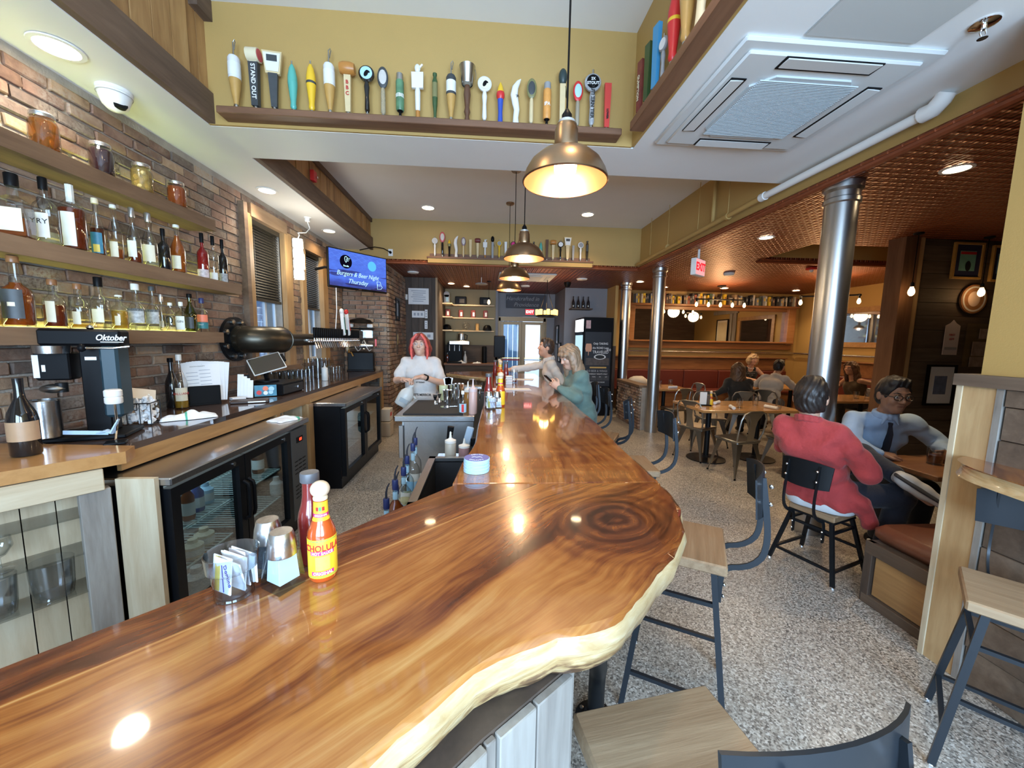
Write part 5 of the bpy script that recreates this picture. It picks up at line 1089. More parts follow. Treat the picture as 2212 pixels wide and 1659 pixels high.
BK = [('disc', 210, 44, WENM, BADGE, 'white round topped'), ('oval', 298, 55, BLKG, PINKR, 'tall black pink-badged'), ('cone', 380, 39, BLKG, OLIVE, 'black and gold'), ('horn', 460, 47, WENM, None, 'white wavy'), ('oval', 545, 45, CRM, PURP, 'purple oval topped'), ('slab', 628, 40, CRM, None, 'plain wooden'), ('mallet', 712, 45, CRM, mat('dark_red_wood', (.16, .03, .03), .4), 'dark red mallet-headed'), ('figure', 800, 43, WENM, WENM, 'white square-headed'), ('shoe', 888, 49, GRYE, BLK, 'grey and wood domed'), ('disc', 968, 43, MUST, GRYE, 'yellow bodied round topped'), ('slab', 1045, 38, WENM, None, 'white flat'), ('disc', 1135, 42, BLKG, MAG, 'magenta disc'), ('oval', 1213, 44, GRYE, PINKR, 'grey and pink'), ('bottle', 1380, 40, BLKG, WENM, 'black bottle-shaped'), ('turned', 1465, 42, TEAL, ALLOY, 'teal turned'), ('slab', 1540, 46, DBROWN, None, 'dark brown slab'), ('mallet', 1615, 47, CRM, ORW, 'brown mallet-headed'), ('disc', 1705, 46, BLKG, WENM, 'black stemmed white-disc'), ('sign', 1790, 54, CRM, CRM, 'tall cream sign-headed'), ('slab', 1860, 35, GRYE, None, 'short grey slab'), ('disc', 1950, 46, WENM, GRYE, 'white and black round topped'), ('bottle', 2030, 46, mat('dark_bronze', (.05, .04, .03), .25, .5), LDK, 'dark bronze bottle-shaped')]
for i, (k, zx, hp, c1, c2, ds) in enumerate(BK):
    tap(k, '%s tap handle, %s from the left on the far shelf' % (ds, ORD[i]), hp*5.53*.0076/5.53*.98, c1, c2, (-.98+(zx/5.53+900-922)*.00785, 6.715, 2.957), R(random.uniform(-10, 10)), 'tap handles on the far bulkhead shelf', None, {'cone': MUST, 'oval': BADGE}.get(k))
tapshelf('dark brown shelf of tap handles high beside the air conditioner', (1.078, 1.4, 3.10), 2.74, R(-90), .1, .06, SHELFX, .0101)
for i, (k, y, h, c1, c2, tx, lb) in enumerate((('slab', 2.70, .34, mat('brick_red_print', (.22, .05, .04), .5, var=.4, vs=30), None, [('GUMPTION', .03, .5, CREAM, True)], 'brown-red slab tap handle lettered downward, far end of the side shelf'), ('slab', 2.58, .36, GRNE, None, None, 'dark paddle tap handle beside the blue one'), ('slab', 2.46, .38, SKY, None, None, 'bright blue flat tap handle on the side shelf'), ('disc', 2.36, .26, GRYE, WENM, None, 'grey tap handle with white drum on the side shelf'), ('turned', 2.24, .4, RED, BLK, None, 'red turned tap handle with gold bands on the side shelf'), ('turned', 2.10, .42, TANW, CRM, [('RESIN', .035, .7, INK, True)], 'tan tap handle lettered RESIN on the side shelf'), ('horn', 1.96, .4, CREAM, None, None, 'cream tap handle with yellow panel on the side shelf'), ('turned', 1.82, .42, WENM, WENM, None, 'white tap handle nearest on the side shelf'))):
    tap(k, lb, h, c1, c2 or c1, (1.01, y, 3.102), R(-78), 'tap handles on the side shelf', tx, MUST if 'gold' in lb else None)
# ------------------------------------------------------------------ ceiling equipment
t = thing('air_conditioner', 'white four-way ceiling cassette air conditioner', 'air conditioner', (1.73, 2.40, 3.05)); ACW = mat('ac_white_plastic', (.66, .68, .68), .45); ACG = mat('ac_grille_grey', (.50, .55, .58), .5)
MB().box((0, 0, -.012), (1.04, 1.0, .024), 0, None, .02).build('outer_frame', ACW, t); MB().box((0, 0, -.030), (.92, .88, .02), 0, None, .02).build('panel', ACW, t)
oc = .3; k = .09; g = MB().prism([(-oc, -oc+k), (-oc+k, -oc), (oc-k, -oc), (oc, -oc+k), (oc, oc-k), (oc-k, oc), (-oc+k, oc), (-oc, oc-k)], -.05, -.038).build('grille_plate', ACG, t)
sl = MB().box((0, 0, 0), (.56, .004, .006)).mesh('grille_slat', ACG)
for q in range(44): link('grille_slat', sl, t, (0, -.27+q*.0125, -.052))
for q in range(4):
    a = R(90*q); c = Vector((0, -.39, -.042)); c.rotate(Euler((0, 0, a)))
    MB().box((0, 0, 0), (.52, .085, .006)).build('slot', BLK, t, c, (0, 0, a)); c.z -= .004; MB().box((0, -.004, 0), (.5, .075, .006), 0, (R(4), 0, 0), .002).build('louvre', ACW, t, c, (0, 0, a))
t = thing('access_panel', 'pale grey access panel in the ceiling above the air conditioner', 'panel', (1.76, 1.25, 3.048)); MB().box((0, 0, -.004), (.56, 1.26, .008), 0, None, .003).build('panel', mat('grey_panel_paint', (.52, .53, .52), .6), t)
t = thing('fire_sprinkler', 'chrome pendent sprinkler head in the white ceiling', 'sprinkler', (2.22, 1.75, 3.05)); MB().lathe([(.05, 0), (.05, -.006), (.03, -.012)][::-1], n=20).build('escutcheon', CHROME, t); MB().tube([(0, 0, 0), (0, 0, -.03)], .01, 8).build('body', CHROME, t)
for s in (-1, 1): MB().tube([(s*.008, 0, -.028), (s*.016, 0, -.045), (s*.006, 0, -.062)], .003, 6).build('yoke_arm', CHROME, t)
MB().lathe([(.018, -.066), (.018, -.063)], n=12).build('deflector', CHROME, t)
t = thing('sprinkler_pipe', 'white sprinkler pipe running along the mustard fascia', 'pipe', (2.62, 0, 2.99)); MB().tube([(0, 2.3, 0), (0, 3.65, 0)], .03, 14).build('pipe', WHITE, t); MB().tube([(0, 3.65, 0), (0, 5.2, -.03), (0, 6.72, -.06)], .027, 14).build('painted_pipe', YEL, t)
MB().tube([(0, 2.32, 0), (.0, 2.26, .0), (0, 2.22, .03), (.0, 2.2, .06)], .045, 14).build('elbow', WHITE, t); MB().lathe([(.038, -.03), (.038, .03)], (0, 3.66, 0), 14, rot=(R(90), 0, 0)).build('coupling', WHITE, t)
for y in (4.2, 4.8, 5.6, 6.2): MB().tube([(.0, y, 0), (.0, y, .57)], .004, 6).build('hanger_rod', YEL, t)
for y in (4.2, 5.6): MB().lathe([(.036, -.02), (.036, .02)], (0, y, -.015), 14, rot=(R(90), 0, 0)).build('clamp', YEL, t)
MB().tube([(.04, 4.55, -.02), (.04, 4.55, .52), (-.02, 4.5, .54)], .022, 10).build('riser', YEL, t)
t = thing('ceiling_pipe', 'white pipe crossing below the far raised ceiling', 'pipe', (0, 4.52, 3.5)); MB().tube([(.10, 0, .0), (2.6, 0, .0)], .022, 12).build('pipe', WHITE, t); MB().tube([(.12, 0, 0), (.08, 0, 0), (.06, 0, .03), (.06, 0, .06)], .028, 12).build('elbow', WHITE, t)
t = thing('fire_alarm', 'small red fire alarm on the barn board band', 'alarm', (-1.90, 4.55, 3.33)); MB().box((.02, 0, 0), (.045, .08, .11), 0, None, .006).build('body', RED, t); MB().lathe([(.012, 0), (.012, .02)], (.042, .01, -.01), 10, rot=(0, R(90), 0)).build('strobe', CHROME, t)
t = thing('exit_sign', 'red EXIT sign box hanging from the copper ceiling', 'exit sign', (2.88, 5.2, 2.62), R(38)); MB().box((0, 0, 0), (.30, .07, .22), 0, None, .006).build('box', WHITE, t); MB().box((0, -.0355, 0), (.285, .002, .2)).build('face', emit('exit_pink', (1, .42, .42), 1.0), t); text('EXIT', .14, emit('exit_red', (1, .02, .03), 1.6), t, (0, -.038, 0), bold=.006); MB().tube([(0, 0, .11), (0, 0, .24)], .015, 8).build('stem', WHITE, t)
t = thing('smoke_detector', 'white smoke detector on the copper ceiling', 'detector', (4.35, 6.8, 2.858)); MB().lathe([(.03, -.05), (.075, -.045), (.09, -.02), (.09, 0)], n=24).build('body', WHITE, t)
t = thing('fire_strobe', 'red fire strobe on the copper ceiling', 'alarm', (5.3, 6.1, 2.858)); MB().box((0, 0, -.02), (.12, .12, .04), 0, None, .01).build('base', RED, t); MB().ell((0, 0, -.05), (.03, .03, .03), 0, 12, 8).build('lens', WHITE, t)
# ------------------------------------------------------------------ things on the bar
ZB = 1.0705
def packetglass(label, x, y, z, s=1.0, rz=0):
    t = thing('sugar_glass', label, 'glass', (x, y, z), rz); r = .042*s; h = .085*s
    MB().lathe([(.0001, .004), (r*.66, .004), (r*.68, 0), (r*.74, .0), (r*.80, h*.58), (r*.86, h*.62), (r*.96, h*.64), (r*1.02, h*.99), (r*.98, h), (r*.92, h*.66), (r*.76, h*.6), (r*.68, .008), (.0001, .008)], n=28, cap=False).build('glass', thin_glass('thick_blue_tinted_glass', (.90, .95, .98), rough=.03, refl=1.9), t, ang=40)
    for i, (mx, my, a, m_) in enumerate(((-.004, -.016, -4, PAPER), (.004, .0, 5, PAPER), (0, .012, -8, mat('pink_paper', (.72, .66, .68), .7)), (.002, .02, 8, PAPER), (-.002, .007, 2, PAPER), (.006, -.008, 9, PAPER))):
        p = MB().box((0, 0, 0), (.056*s, .0025*s, .064*s), 0, None, .001).build('sugar_packet', m_, t, (mx*s, my*s, .047*s), (R(-8+i*5), R(a), R(a)))
        if i == 0: MB().box((-.012*s, -.0016*s, 0), (.014*s, .0006, .06*s)).build('yellow_band', LYE, p); MB().box((.003*s, -.0016*s, 0), (.0025*s, .0006, .06*s), 0, (0, R(-12), 0)).build('blue_band', BLUE, p); text('Domino', .012*s, BLUE, p, (.018*s, -.0018*s, 0), (R(90), R(60), 0))
    return t
packetglass('small ridged glass packed with white sugar packets, nearest on the bar', -.51, .775, ZB, 1.12, R(-25))
def shaker(label, x, y, z, rz, fill, s=1.0):
    t = thing('shaker', label, 'shaker', (x, y, z), rz, 'glass shakers with steel caps'); q = 1.4142
    MB().lathe([(.026*q*s, 0), (.027*q*s, .004*s), (.0215*q*s, .070*s), (.021*q*s, .072*s)], n=4, rot=(0, 0, R(45))).build('glass', BLUG, t, ang=20)
    MB().lathe([(.0195*q*s, .014*s), (.0165*q*s, .064*s)], n=4, rot=(0, 0, R(45))).build('contents', fill, t, ang=20)
    m = MB(); prof_ = [(.0262, .064), (.0265, .066), (.0235, .092), (.0200, .107), (.0190, .1085), (.0001, .1085)]; m.lathe([(a*s, b*s) for a, b in prof_], n=24); m.build('steel_cap', STEEL, t, ang=25); return t
SALT = mat('white_salt', (.75, .75, .75), .9); PEPR = mat('ground_pepper', (.10, .10, .11), .9, var=.9, vs=300)
shaker('square glass salt shaker with steel cap, nearest on the bar', -.425, .80, ZB, R(-30), SALT, 1.12); shaker('square glass pepper shaker behind the salt', -.482, .855, ZB, R(-15), PEPR, 1.12)
def ketchup(label, x, y, z, s=1.0):
    t = thing('ketchup_bottle', label, 'bottle', (x, y, z), 0, 'ketchup bottles on the bar'); KET = mat('ketchup_red', (.19, .014, .012), .22, coat=.7)
    MB().lathe([(a*s, b*s) for a, b in [(.025, 0), (.028, .006), (.028, .1), (.026, .115), (.0195, .138), (.017, .155), (.016, .19)]], n=8*3).build('bottle', KET, t, ang=50)
    MB().lathe([(a*s, b*s) for a, b in [(.0195, .187), (.02, .189), (.02, .205), (.019, .208), (.0001, .209)]], n=24).build('cap', mat('dark_grey_cap', (.10, .10, .11), .4), t)
    return t
ketchup('dark red ketchup bottle behind the hot sauce on the near bar', -.405, .895, ZB, 1.04)
def hotsauce(label, x, y, z, s=1.0, rz=0, detail=True):
    t = thing('hot_sauce_bottle', label, 'bottle', (x, y, z), rz, 'hot sauce bottles with wooden ball caps'); HS = mat('orange_hot_sauce', (.50, .075, .01), .2, coat=.7); YL = mat('bright_yellow_label', (.88, .58, .03), .45)
    MB().lathe([(a*s, b*s) for a, b in [(.024, 0), (.027, .005), (.027, .092), (.0255, .102), (.019, .118), (.0145, .128), (.0135, .132), (.0125, .165), (.013, .168)]], n=24).build('bottle', HS, t, ang=50)
    MB().lathe([(a*s, b*s) for a, b in [(.0165, .1245), (.0141, .131), (.0131, .163)]], n=24, cap=False).build('neck_label', YL, t)
    MB().lathe([(.01435*s, .132*s), (.0141*s, .139*s)], n=24, cap=False).build('neck_band', MAG, t)
    MB().lathe([(.0135*s, .165*s), (.014*s, .169*s), (.0125*s, .173*s)], n=20).build('collar', CREAM, t); MB().ell((0, 0, .186*s), (.0185*s, .0185*s, .017*s), 0, 20, 12).build('wooden_ball_cap', mat('pale_turned_wood', (.68, .55, .40), .4, var=.12, vs=60), t)
    MB().lathe([(a*s, b*s) for a, b in [(.0272, .010), (.0274, .0105), (.0274, .090), (.0272, .0905)]], n=28, cap=False).build('label', YL, t)
    if detail:
        r = .0277*s
        text('CHOLULA', .0185*s, RED, t, (0, 0, .0725*s), (0, 0, 0), bend=r, sx=.86, bold=.0003); text('HOT SAUCE', .0075*s, WINK, t, (.0, 0, .0625*s), (0, 0, 0), bend=r+.0004, bold=.0002); arc(r, .0585*s, .0665*s, -.85, .85).build('magenta_band', MAG, t)
        arc(r, .027*s, .056*s, -.5, .5).build('picture_panel', mat('orange_gold_panel', (.85, .45, .10), .5, var=.25, vs=120), t); arc(r, .0165*s, .0245*s, -.8, .8).build('magenta_band', MAG, t); text('ORIGINAL', .0082*s, WINK, t, (0, 0, .0205*s), (0, 0, 0), bend=r+.0004, bold=.0002)
        for zz in (.0125, .087): arc(r, zz*s, (zz+.0012)*s, -1.3, 1.3).build('green_line', mat('label_green', (.10, .35, .12), .5), t)
        for i, (a, c) in enumerate(((-.5, RED), (-.1, mat('label_green')), (.35, RED))): arc(.0138*s, .145*s, .153*s, a-.18, a+.18).build('pepper_print', c, t)
        text('ORIGINAL', .0055*s, WINK, t, (0, 0, .1355*s), (0, 0, 0), bend=.0146*s)
    return t
hotsauce('hot sauce bottle with yellow label and wooden ball cap, nearest on the bar', -.355, .83, ZB, 1.08, R(22))
t = thing('coaster_stack', 'stack of round blue cardboard coasters at the bar joint', 'coasters', (-.03, 1.515, ZB), 0)
CO = mat('pale_blue_coaster_edge', (.45, .66, .80), .7)
for i in range(9): MB().lathe([(.051, .0005), (.052, .001), (.052, .0055), (.051, .006)], n=32).build('coaster', CO, t, (random.uniform(-.0015, .0015), random.uniform(-.0015, .0015), i*.0061))
MB().lathe([(.0505, 0), (.0505, .0006)], n=32).build('printed_face', mat('violet_blue_print', (.14, .15, .42), .6), t, (0, 0, .0552)); 
for i, ch in enumerate('SOUTH'): a = R(90+32-16*i); text(ch, .015, WINK, t, (.038*math.cos(a), .038*math.sin(a), .0562), (0, 0, a-R(90)), ext=.0003)
for i, ch in enumerate('COUNTY'): a = R(-90-40+16*i); text(ch, .015, WINK, t, (.038*math.cos(a), .038*math.sin(a), .0562), (0, 0, a+R(90)), ext=.0003)
MB().tube([(-.02, 0, 0), (-.01, .008, 0), (.0, .0, 0), (.012, .008, 0), (.022, -.004, 0)], .001, 5).build('crest', WINK, t, (0, 0, .0564))
# second and third condiment sets farther down the bar
ketchup('ketchup bottle in the middle condiment set', .03, 3.06, ZB, 1.25); hotsauce('hot sauce bottle in the middle condiment set', .125, 3.05, ZB, 1.35, 0, False); packetglass('sugar packet glass in the middle condiment set', .05, 2.88, ZB, 1.15); shaker('left shaker of the middle condiment set', .03, 2.96, ZB, .2, SALT, 1.2); shaker('right shaker of the middle condiment set', .095, 2.96, ZB, .1, PEPR, 1.2)
ketchup('ketchup bottle in the far condiment set', .26, 4.75, ZB, 1.25); hotsauce('near hot sauce bottle in the far condiment set', .19, 4.78, ZB, 1.35, 0, False); packetglass('sugar packet glass in the far condiment set', .17, 4.55, ZB, 1.2); hotsauce('farthest hot sauce bottle on the bar', .20, 5.35, ZB, 1.3, 0, False); ketchup('farthest ketchup bottle on the bar', .14, 5.3, ZB, 1.2)
tumbler('pint glass with a little amber beer left, before the white-shirted man', .36, 4.75, ZB, .16, .045, None, GLASS, (AMB, .16), 'pint_glass')
t = thing('napkin_caddy', 'white napkin stack beside the far pint glass', 'napkins', (.29, 4.62, ZB)); 
for i in range(5): MB().box((0, 0, .008+i*.02), (.08, .1, .016), 0, (0, 0, .05*(i % 3)), .003).build('napkin_fold', PAPER, t)
t = thing('paper_menu', 'long white paper menu lying across the bar', 'menu', (.28, 4.1, ZB)); MB().box((0, 0, .002), (.42, .16, .003), 0, (0, 0, .05)).build('sheet', PAPER, t)
t = thing('paper_menu', 'white paper menu near the far end of the bar', 'menu', (.5, 5.15, ZB)); MB().box((0, 0, .002), (.3, .2, .003), 0, (0, 0, -.2)).build('sheet', PAPER, t)
# ------------------------------------------------------------------ under-bar steel station
t = thing('steel_station', 'stainless under-bar station with a black rubber mat', 'sink station', (-.41, 3.62, 0))
MB().box((0, 0, .94), (.66, .92, .05), 0, None, .006).build('top', STEEL, t); MB().box((.03, -.41, .47), (.58, .02, .88), 0, None, .003).build('front_panel', STEEL, t); MB().box((0, .02, .47), (.56, .82, .88)).build('body', DSTEEL, t); MB().box((-.28, -.42, .74), (.04, .05, .28), 0, None, .004).build('end_bracket', STEEL, t); MB().box((-.02, -.06, .971), (.50, .72, .014), 0, None, .005).build('rubber_mat', mat('black_rubber_mat', (.012, .012, .014), .7, bump=.3, bs=200), t)
ZS = .979
def tin_(label, x, y, h, r0, r1, m=CHROME, z=ZS, name='shaker_tin'):
    t = thing(name, label, 'shaker tin', (x, y, z)); MB().lathe([(.0001, .003), (r0, .003), (r0, 0), (r0, .001), (r1, h), (r1*.96, h), (r0*.94, .006), (.0001, .006)], n=22, cap=False).build('body', m, t, ang=50); MB().lathe([(r1*1.03, h-.004), (r1*1.03, h)], n=22, cap=False).build('rim', m, t); return t
tin_('short steel shaker tin on the rubber mat', -.36, 3.72, .13, .034, .046); tin_('tall steel shaker tin with spring rim', -.25, 3.74, .19, .034, .048); tin_('steel tin holding straws behind the shakers', -.31, 3.95, .16, .045, .05)
t = thing('jigger', 'black and steel double jigger on the mat', 'jigger', (-.47, 3.66, ZS)); MB().lathe([(.022, 0), (.008, .045), (.024, .095)], n=16).build('cups', CHROME, t); MB().lathe([(.012, .04), (.010, .048), (.02, .075)], n=16, cap=False).build('band', BLK, t)
t = thing('jigger', 'second jigger standing behind the first', 'jigger', (-.445, 3.78, ZS)); MB().lathe([(.022, 0), (.008, .04), (.022, .085)], n=16).build('cups', CHROME, t)
t = thing('bar_strainer', 'flat steel strainer lying on the mat', 'strainer', (-.36, 3.50, ZS)); MB().lathe([(.05, 0), (.05, .004)], n=22).build('plate', CHROME, t); MB().tube([(.04, 0, .004), (.11, 0, .006)], .007, 6).build('handle', CHROME, t)
t = thing('napkin_cup', 'pale green cup stuffed with white napkins behind the shakers', 'cup', (-.42, 3.92, ZS)); MB().lathe([(.04, 0), (.045, .15)], n=18).build('cup', mat('pale_green_cup', (.58, .62, .38), .5), t); 
for i in range(4): MB().box((.03+.012*i, .0, .19+.006*(i % 2)), (.05, .004, .07), 0, (0, R(-12+8*i), 0)).build('napkin', PAPER, t)
bottle('clear plastic bottle with blue and red label at the mat edge', -.185, 3.24, .966, .20, .03, 'std', GLASS, None, 0, WC, .03, [(.1, .5, 1.4, LBL), (.12, .48, .35, RED)], spout=None); squeeze('orange syrup squeeze bottle behind the labelled bottle', -.15, 3.42, .966, .26, .034, liquid('orange_syrup', (.5, .25, .06), .6)); squeeze('pale pink squeeze bottle with tall spout beside the bar', -.10, 3.26, .966, .30, .036, mat('pale_pink_liquid', (.62, .42, .38), .35), mat('pale_pink_cap', (.62, .5, .5), .4))
t = thing('speed_rail', 'stainless speed rail shelf for pouring bottles', 'rail', (-.47, 2.2, 0)); MB().box((0, 0, .50), (.14, 1.0, .012)).build('shelf', STEEL, t); MB().box((-.07, 0, .56), (.006, 1.0, .13)).build('lip', STEEL, t); MB().box((.075, 0, .30), (.01, 1.0, .58)).build('back', STEEL, t)
SP = mat('clear_dark_spout', (.03, .03, .04), .3)
for i, (x, y, h, r, g, lq, lv, lab, lb) in enumerate(((-.465, 1.80, .33, .040, GLASS, PALE, .1, LBL, 'clear bottle with pale blue neck band, nearest in the speed rail'), (-.455, 1.94, .37, .042, GLASS, AMB, .75, LBL, 'amber spirit bottle with dark blue cap in the speed rail'), (-.475, 2.05, .30, .036, GLASS, REDL, .6, RED, 'red bottle half hidden in the speed rail'), (-.46, 2.17, .36, .042, GLASS, PALE, .5, LBL, 'clear bottle with black spout behind the amber bottle'), (-.47, 2.32, .38, .04, BLUG, PALE, .4, LWH, 'tall clear bottle with white measured pourer'), (-.46, 2.46, .42, .042, GLASS, PALE, .6, LBL, 'clear bottle with pale blue label, far end of the rail'), (-.47, 2.60, .42, .04, GLASS, PALE, .3, LWH, 'last tall bottle in the speed rail'))):
    bottle(lb, x, y, .507, h, r, 'std', g, lq, lv, mat('navy_cap'), .05, [(.1, .45, 1.3, lab if i != 0 else LWH), (.78, .9, 3.0, LBL)], rz=0, spout=SP)
t = thing('bar_sink', 'stainless bar sink with black drain under the bar edge', 'sink', (-.19, 2.0, 0)); f = MB()
for r in ((-.15, -.11, -.36, .36), (.11, .15, -.36, .36), (-.15, .15, -.36, -.32), (-.15, .15, .32, .36)): bx(r[0], r[1], r[2], r[3], .845, .87, 0, f)
f.build('rim', STEEL, t); f = MB(); bx(-.115, -.11, -.32, .32, .6, .85, 0, f); bx(.11, .115, -.32, .32, .6, .85, 0, f); bx(-.11, .11, -.325, -.32, .6, .85, 0, f); bx(-.11, .11, .32, .325, .6, .85, 0, f); bx(-.11, .11, -.32, .32, .59, .6, 0, f); f.build('basin', mat('dark_basin', (.06, .06, .065), .4, .7), t); MB().box((0, 0, .3), (.2, .6, .58)).build('cabinet', DSTEEL, t)
squeeze('squeeze bottle with white cap in the bar sink caddy', -.22, 2.47, .80, .2, .036, mat('greyish_sauce', (.45, .42, .36), .4)); squeeze('short squeeze bottle with rose body in the bar sink caddy', -.13, 2.45, .80, .16, .036, mat('rose_sauce', (.35, .2, .2), .4))
t = thing('caddy_shelf', 'low steel caddy shelf behind the bar sink', 'shelf', (-.17, 2.53, 0)); MB().box((0, 0, .79), (.3, .26, .015)).build('tray', STEEL, t); MB().box((0, .0, .39), (.26, .2, .78)).build('stand', DSTEEL, t)
t = thing('bottle_opener', 'blue-grey bar opener handle in the caddy', 'opener', (-.12, 2.62, .80)); MB().box((0, 0, .1), (.05, .02, .2), 0, (0, R(15), 0), .006).build('handle', mat('blue_grey_plastic'), t); MB().box((.05, .0, .09), (.05, .04, .06), 0, None, .005).build('clip', BLK, t)
t = thing('soda_gun', 'black soda gun with buttons standing in the caddy', 'soda gun', (-.24, 2.62, .80)); MB().tube([(0, 0, 0), (0, 0, .12), (.01, 0, .2)], [.018, .02, .024], 10).build('hose_grip', BLK, t)
for i in range(6): MB().ell((.01+.012*(i % 2)-.006, -.022, .12+.02*(i//2)), .005, 0, 8, 5).build('button', CHROME, t)
# ------------------------------------------------------------------ steel columns
def column(x, y, label, r=.105):
    t = thing('steel_column', label, 'column', (x, y, 0), 0, 'brushed steel columns'); STC = mat('satin_steel_column', (.50, .50, .50), .32, 1, bump=.03, bs=30)
    MB().lathe([(r, 0), (r, 2.72)], n=40, cap=False).build('shaft', STC, t); MB().lathe([(r, 2.70), (r+.012, 2.71), (r+.012, 2.74), (r+.003, 2.75), (r+.003, 2.79), (r+.02, 2.81), (r+.022, 2.858)], n=40, cap=False).build('capital', STC, t)
column(2.80, 3.0, 'large steel column behind the red-shirted man', .11); column(2.985, 6.60, 'steel column at the end of the brick half wall'); column(3.03, 8.3, 'farthest steel column beside the drinks fridge')
# ------------------------------------------------------------------ industrial stools
STW = wood('worn_pine_stool_seat', [(.2, (.12, .07, .035)), (.45, (.25, .155, .085)), (.7, (.36, .25, .15)), (.9, (.45, .35, .24))], 'x', 70, 2, .5, .5)
STEELB = mat('gunmetal_stool_frame', (.030, .036, .045), .36, .55)
def stool_parts(t, hs=.74, frame=STEELB, plate=None, sw=.36, sd=.33):
    plate = plate or frame; w = .155
    MB().box((0, 0, hs-.022), (sw, sd, .044), 0, None, .006).build('seat', STW, t)
    MB().box((0, 0, hs-.05), (.29, .27, .012)).build('seat_frame', frame, t); k = hs/.74
    ft = {}
    for sx in (-1, 1):
        for sy in (-1, 1):
            a = Vector((sx*.125, sy*.12, hs-.05)); b = Vector((sx*.205, sy*.20, .012)); ft[sx, sy] = (a, b)
            m = MB(); m.tube([a, b], .016, 4); lg = m.build('leg', frame, t); MB().lathe([(.017, 0), (.015, .012), (.006, .02)], (b.x, b.y, 0), 10).build('foot', CHROME, lg)
    def pt(sx, sy, z): a, b = ft[sx, sy]; f = (a.z-z)/(a.z-b.z); return a+(b-a)*f
    for z, pairs in ((hs*.74, [((-1, 1), (1, 1)), ((-1, -1), (1, -1)), ((-1, -1), (-1, 1)), ((1, -1), (1, 1))]), (hs*.42, [((-1, 1), (1, 1))]), (hs*.22, [((-1, -1), (-1, 1)), ((1, -1), (1, 1)), ((-1, -1), (1, -1))])):
        for p, q in pairs: MB().tube([pt(*p, z), pt(*q, z)], .012, 4).build('stretcher', frame, t)
    for sx in (-1, 1):
        x = sx*.095; MB().tube([(x, p.x, p.y) for p in spline([(-.146, hs-.20), (-.150, hs-.09), (-.17, hs-.045), (-.235, hs-.02), (-.282, hs+.03), (-.294, hs+.11), (-.283, hs+.22), (-.262, hs+.35)], 22)], .013, 4, flat=(.45, 1.2)).build('back_bracket', frame, t, ang=50)
        for z in (hs-.17, hs-.12): MB().ell((x, -.163, z), .008, 0, 8, 6).build('bolt', CHROME, t)
    vs = []; n = 10
    for i in range(n+1):
        a = -.5+1.0*i/n; xx = .33*math.sin(a); yy = -.285+.33*(1-math.cos(a))
        tp = .02*(abs(2*i/n-1)**2)
        for d in (0, .006): vs += [(xx*.94, yy+d, hs+.19+tp*.5), (xx, yy+d+.014, hs+.375-tp)]
    fs = []
    for i in range(n):
        b = i*4; c = b+4; fs += [(b, c, c+1, b+1), (b+2, b+3, c+3, c+2), (b+1, c+1, c+3, b+3), (b, b+2, c+2, c)]
    fs += [(0, 1, 3, 2), (n*4, n*4+2, n*4+3, n*4+1)]
    bp = MB().add(vs, fs).build('back_plate', plate, t, (0, -.005, 0), ang=50)
    for sx in (-1, 1):
        for z in (.22, .29): MB().ell((sx*.095, -.29+.03*(z-.2), hs+z+.03), .009, 0, 8, 6).build('rivet', CHROME, bp, (0, .0, 0))
def stool(label, x, y, deg, first=[None], plate=None):
    if first[0] is None or plate:
        t = thing('bar_stool', label, 'bar stool', (x, y, 0), R(deg), 'industrial bar stools'); stool_parts(t, .74, plate or STEELB)
        if not plate: first[0] = t
        return t
    t = copy_tree(first[0]); t['label'] = label; t.location = (x, y, 0); t.rotation_euler = (0, 0, R(deg)); return t
stool('pine-seated bar stool standing beside the bar tip', .89, 1.57, 60)
stool('bar stool nearest the viewer, seat and curved metal back at the bottom edge', .415, .658, 9)
stool('bar stool along the bar just beyond the tip, mostly hidden by the slab', 1.04, 2.62, 84)
stool('bar stool along the bar, third from the viewer', 1.05, 3.42, 62)
stool('bar stool with only its back showing beyond the sweatshirted woman', 1.08, 4.55, 84)
stool('bar stool under the woman in the green sweatshirt', 1.02, 3.95, 88)
stool('bar stool under the white-shirted man', .97, 5.16, 88)
st_ = stool('bar stool against the boarded wall at the right edge', 2.01, 1.16, 130); st_.scale = (1, 1, .92)
# low chair under the red-shirted man
t = thing('low_stool', 'black metal low stool under the red-shirted man', 'stool', (2.42, 2.48, 0), R(-70)); stool_parts(t, .455, BLKM, None, .29, .27)
